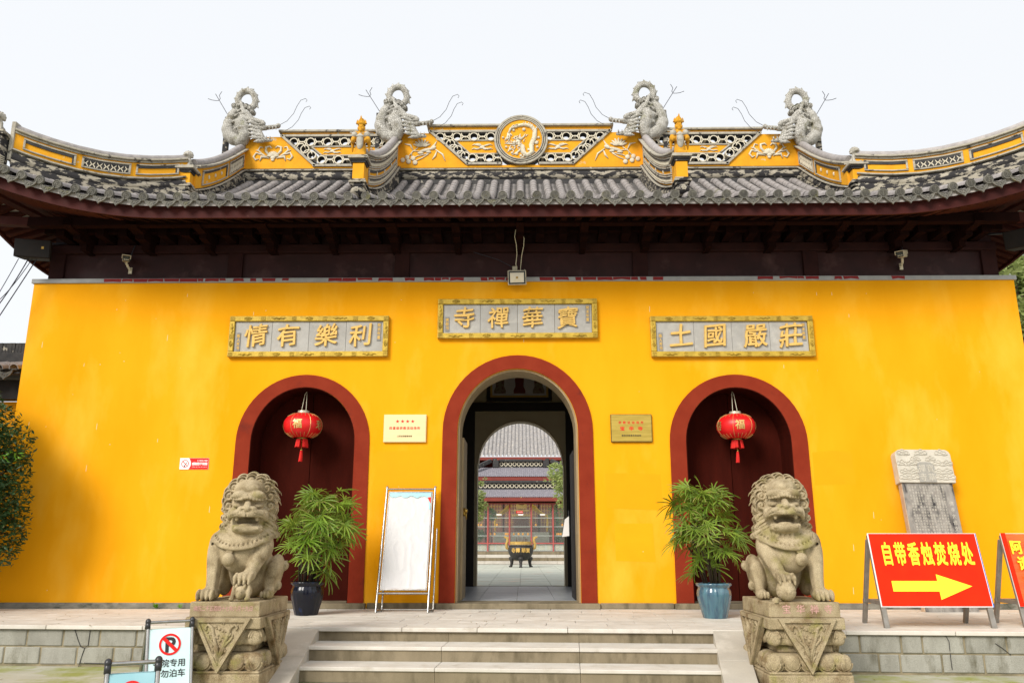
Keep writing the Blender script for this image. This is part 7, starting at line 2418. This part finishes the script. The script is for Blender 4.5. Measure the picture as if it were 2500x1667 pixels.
m = MB(); m.boxmm(-4.6, 4.6, 29.56, 31.2, 3.56, 3.60); part('soffit', m, M['maroon_dark'], pv)
m = MB(); m.boxmm(-3.3, 3.3, 31.88, 31.96, 4.82, 5.01); part('eave_board', m, M['red_beam'], pv)
m = MB(); m.boxmm(-3.2, 3.2, 32.2, 33.0, 4.30, 4.82); part('upper_wall', m, M['inner_dark'], pv)
for (z_, y_, x0, x1) in ((4.30, 30.95, -4.5, 4.5), (5.70, 33.4, -1.25, 1.25)):
    m = MB(); m.boxmm(x0, x1, y_, y_ + .2, z_ - .03, z_ + .04); part('ridge_bed', m, M['black_stucco'], pv)
    m = MB(); m.boxmm(x0, x1, y_ - .05, y_ + .25, z_ + .30, z_ + .44); part('ridge_coping', m, M['black_stucco'], pv, bevel=.03)
    m = MB(); n_ = int((x1 - x0) / .24)
    for q in range(n_): m.ring((x0 + (x1 - x0) * (q + .5) / n_, y_ + .1, z_ + .17), .075, .115, -.04, .04, 12)
    part('ring_tile', m, M['relief_white'], pv, stuff=True)
    m = MB(); m.boxmm(x0, x1, y_ + .16, y_ + .18, z_ + .04, z_ + .30); part('ridge_backing', m, M['black_stucco'], pv)
for s in (-1, 1):
    m = MB(); m.box((s * 1.45, 33.4, 5.88), (.34, .3, .42)); m.box((s * 1.52, 33.4, 6.13), (.24, .28, .10)); part('ridge_end', m, M['black_stucco'], pv, bevel=.03)
    m = MB(); m.beam((s * 1.75, 33.3, 6.05), (s * 3.2, 31.9, 5.20), .22, .22); part('hip_ridge', m, M['black_stucco'], pv, bevel=.03)
# main hall behind
mh = thing('main_hall', 'large main hall with a pale grey tiled roof behind the candle pavilion', 'temple hall', (0, 40, 1.02))
small_roof(36.0, 44.0, 6.55, 11.0, -9, 9, 'tile_far', .235, 'roof_tile', mh, .14, .30)
m = MB(); m.boxmm(-9, 9, 35.98, 36.08, 6.36, 6.54); part('eave_board', m, M['red_beam'], mh)
m = MB(); m.boxmm(-9, 9, 36.08, 38.0, 6.30, 6.36); part('soffit', m, M['maroon_dark'], mh)
m = MB(); m.boxmm(-8, 8, 38.0, 38.2, 1.021, 6.3); part('hall_wall', m, M['maroon_dark'], mh)
for i in range(-4, 4):
    m = MB(); m.boxmm(i * 1.1 + .05, i * 1.1 + 1.05, 37.9, 37.99, 1.05, 4.4); d_ = part('lattice_door', m, M['hall_door'], mh, bevel=.01)
    m = MB()
    for q in range(5): m.boxmm(i * 1.1 + .15 + .18 * q, i * 1.1 + .17 + .18 * q, 37.88, 37.899, 2.4, 4.2)
    for q in range(8): m.boxmm(i * 1.1 + .12, i * 1.1 + .98, 37.876, 37.8795, 2.45 + .24 * q, 2.47 + .24 * q)
    part('door_lattice', m, M['picture_gold'], d_, stuff=True)
m = MB(); m.boxmm(-1.6, 1.6, 34.0, 34.6, 1.021, 2.05); tag(part('stone_altar', m, M['pale_stone'], bevel=.03), 'pale stone altar block behind the glass of the candle pavilion', 'altar')
for s in (-1, 1):
    m = MB(); pts = [(s * 1.75, 34.9, 3.35), (s * 1.45, 34.8, 3.02), (s * 1.0, 34.8, 2.85), (s * .55, 34.85, 2.9)]
    pts = [(s * .62, 34.8, 3.62), (s * .80, 34.75, 3.40), (s * 1.15, 34.75, 3.12), (s * 1.50, 34.8, 2.98)]
    m.tube(pts, [.08, .13, .11, .06], 8); m.tube([(s * 1.50, 34.8, 3.0), (s * 1.53, 34.78, 2.6), (s * 1.50, 34.8, 2.1)], [.07, .06, .05], 8)
    o = part('silk_drape', m, M['silk'], None, True); tag(o, 'yellow silk drape on the %s behind the pavilion glass' % ('left' if s < 0 else 'right'), 'drape', 'yellow silk drapes before the main hall')
# gilded shrine glints inside
sh = thing('gilded_shrine', 'small gilded shrine seen through the middle pane of the pavilion', 'shrine', (0, 36.5, 3.0))
m = MB(); m.box((0, 36.5, 3.35), (.9, .3, .12)); m.box((0, 36.5, 3.6), (.6, .3, .3)); m.box((0, 36.5, 3.05), (1.1, .4, .10)); m.lathe([(.25, 0), (.18, .2), (.05, .4), (.001, .45)], 12, (0, 36.5, 3.75)); part('canopy', m, M['ochre_cast'], sh, bevel=.02)
m = MB(); m.box((0, 36.5, 2.3), (.9, .3, 1.38)); part('body', m, M['hall_door'], sh, bevel=.02)
# court shrubs
def court_tree(lab, base, clumps, seed, n): return tree('court_tree', lab, base, 3.2, clumps, 'tree', n, .085, 'small trees in the rear courtyard', .07, seed)
def cpt(px, py, Y, rr): p = at(px, py, Y); return ((p.x, p.y, p.z), (rr, rr, rr))
court_tree('leafy courtyard tree seen at the right of the inner archway', (2.9, 24.5, .43), [cpt(1358, 1150, 24, .42), cpt(1372, 1175, 24, .5), cpt(1345, 1165, 24, .22), cpt(1330, 1172, 24, .12), cpt(1366, 1205, 24, .30), cpt(1372, 1225, 24, .3), cpt(1385, 1140, 24, .4)], 3, 1500)
court_tree('leafy courtyard tree seen at the left of the inner archway', (-2.9, 25.0, .43), [cpt(1172, 1210, 24.5, .30), cpt(1178, 1235, 24.5, .28), cpt(1168, 1255, 24.5, .32), cpt(1175, 1180, 24.5, .16), cpt(1184, 1168, 24.5, .10), cpt(1160, 1225, 24.5, .4)], 9, 1300)
def cshrub(lab, px, py, Y, rr, seed):
    p = at(px, py, Y); m = MB(); leaf_cloud(m, p, (rr, rr * .6, rr), 260, .10, random.Random(seed))
    o = thing('green_shrub', lab, 'shrub', (p.x, p.y, 1.02), 0, 'shrubs round the candle pavilion'); part('foliage', m, M['bush_young'], o, stuff=True)
    m = MB(); m.tube([(p.x, p.y, 1.02), (p.x, p.y, p.z)], .03, 6); part('stem', m, M['bark'], o)
cshrub('bright green shrub right of the candle pavilion low down', 1363, 1300, 33, .55, 1)
cshrub('bright green shrub left of the candle pavilion low down', 1171, 1305, 33, .35, 2)
cshrub('palm like green shrub beside the right pavilion post', 1362, 1255, 33.5, .55, 3)
cshrub('palm like green shrub beside the left pavilion post', 1200, 1255, 33.5, .35, 4)
# leaf litter and moss tufts scattered on the terrace and the yard
M['litter'] = mat('fallen_leaf', (.16, .17, .03), (.22, .12, .04), 3, .8)
m = MB(); r = random.Random(77)
for q in range(170):
    if q < 110: x_, y_, z_ = r.uniform(-8.5, 8.3), r.uniform(-3.0, -.15), ZP + .004
    else: x_, y_, z_ = r.choice((-1, 1)) * r.uniform(3.8, 8.5), r.uniform(-6.5, -3.9), ZG + .004
    if q < 60: x_ = -abs(x_)
    a = r.uniform(0, PI); L = r.uniform(.010, .028)
    dx, dy = math.cos(a) * L, math.sin(a) * L
    m.add([(x_ - dx, y_ - dy, z_), (x_ + dy * .4, y_ - dx * .4, z_ + .004), (x_ + dx, y_ + dy, z_ + .006), (x_ - dy * .4, y_ + dx * .4, z_ + .004)], [(0, 1, 2, 3)])
o = part('leaf_litter', m, M['litter']); o['kind'] = 'stuff'; o['label'] = 'small fallen leaves scattered over the terrace and the yard'; o['category'] = 'leaf litter'
print('objects', len(bpy.data.objects))
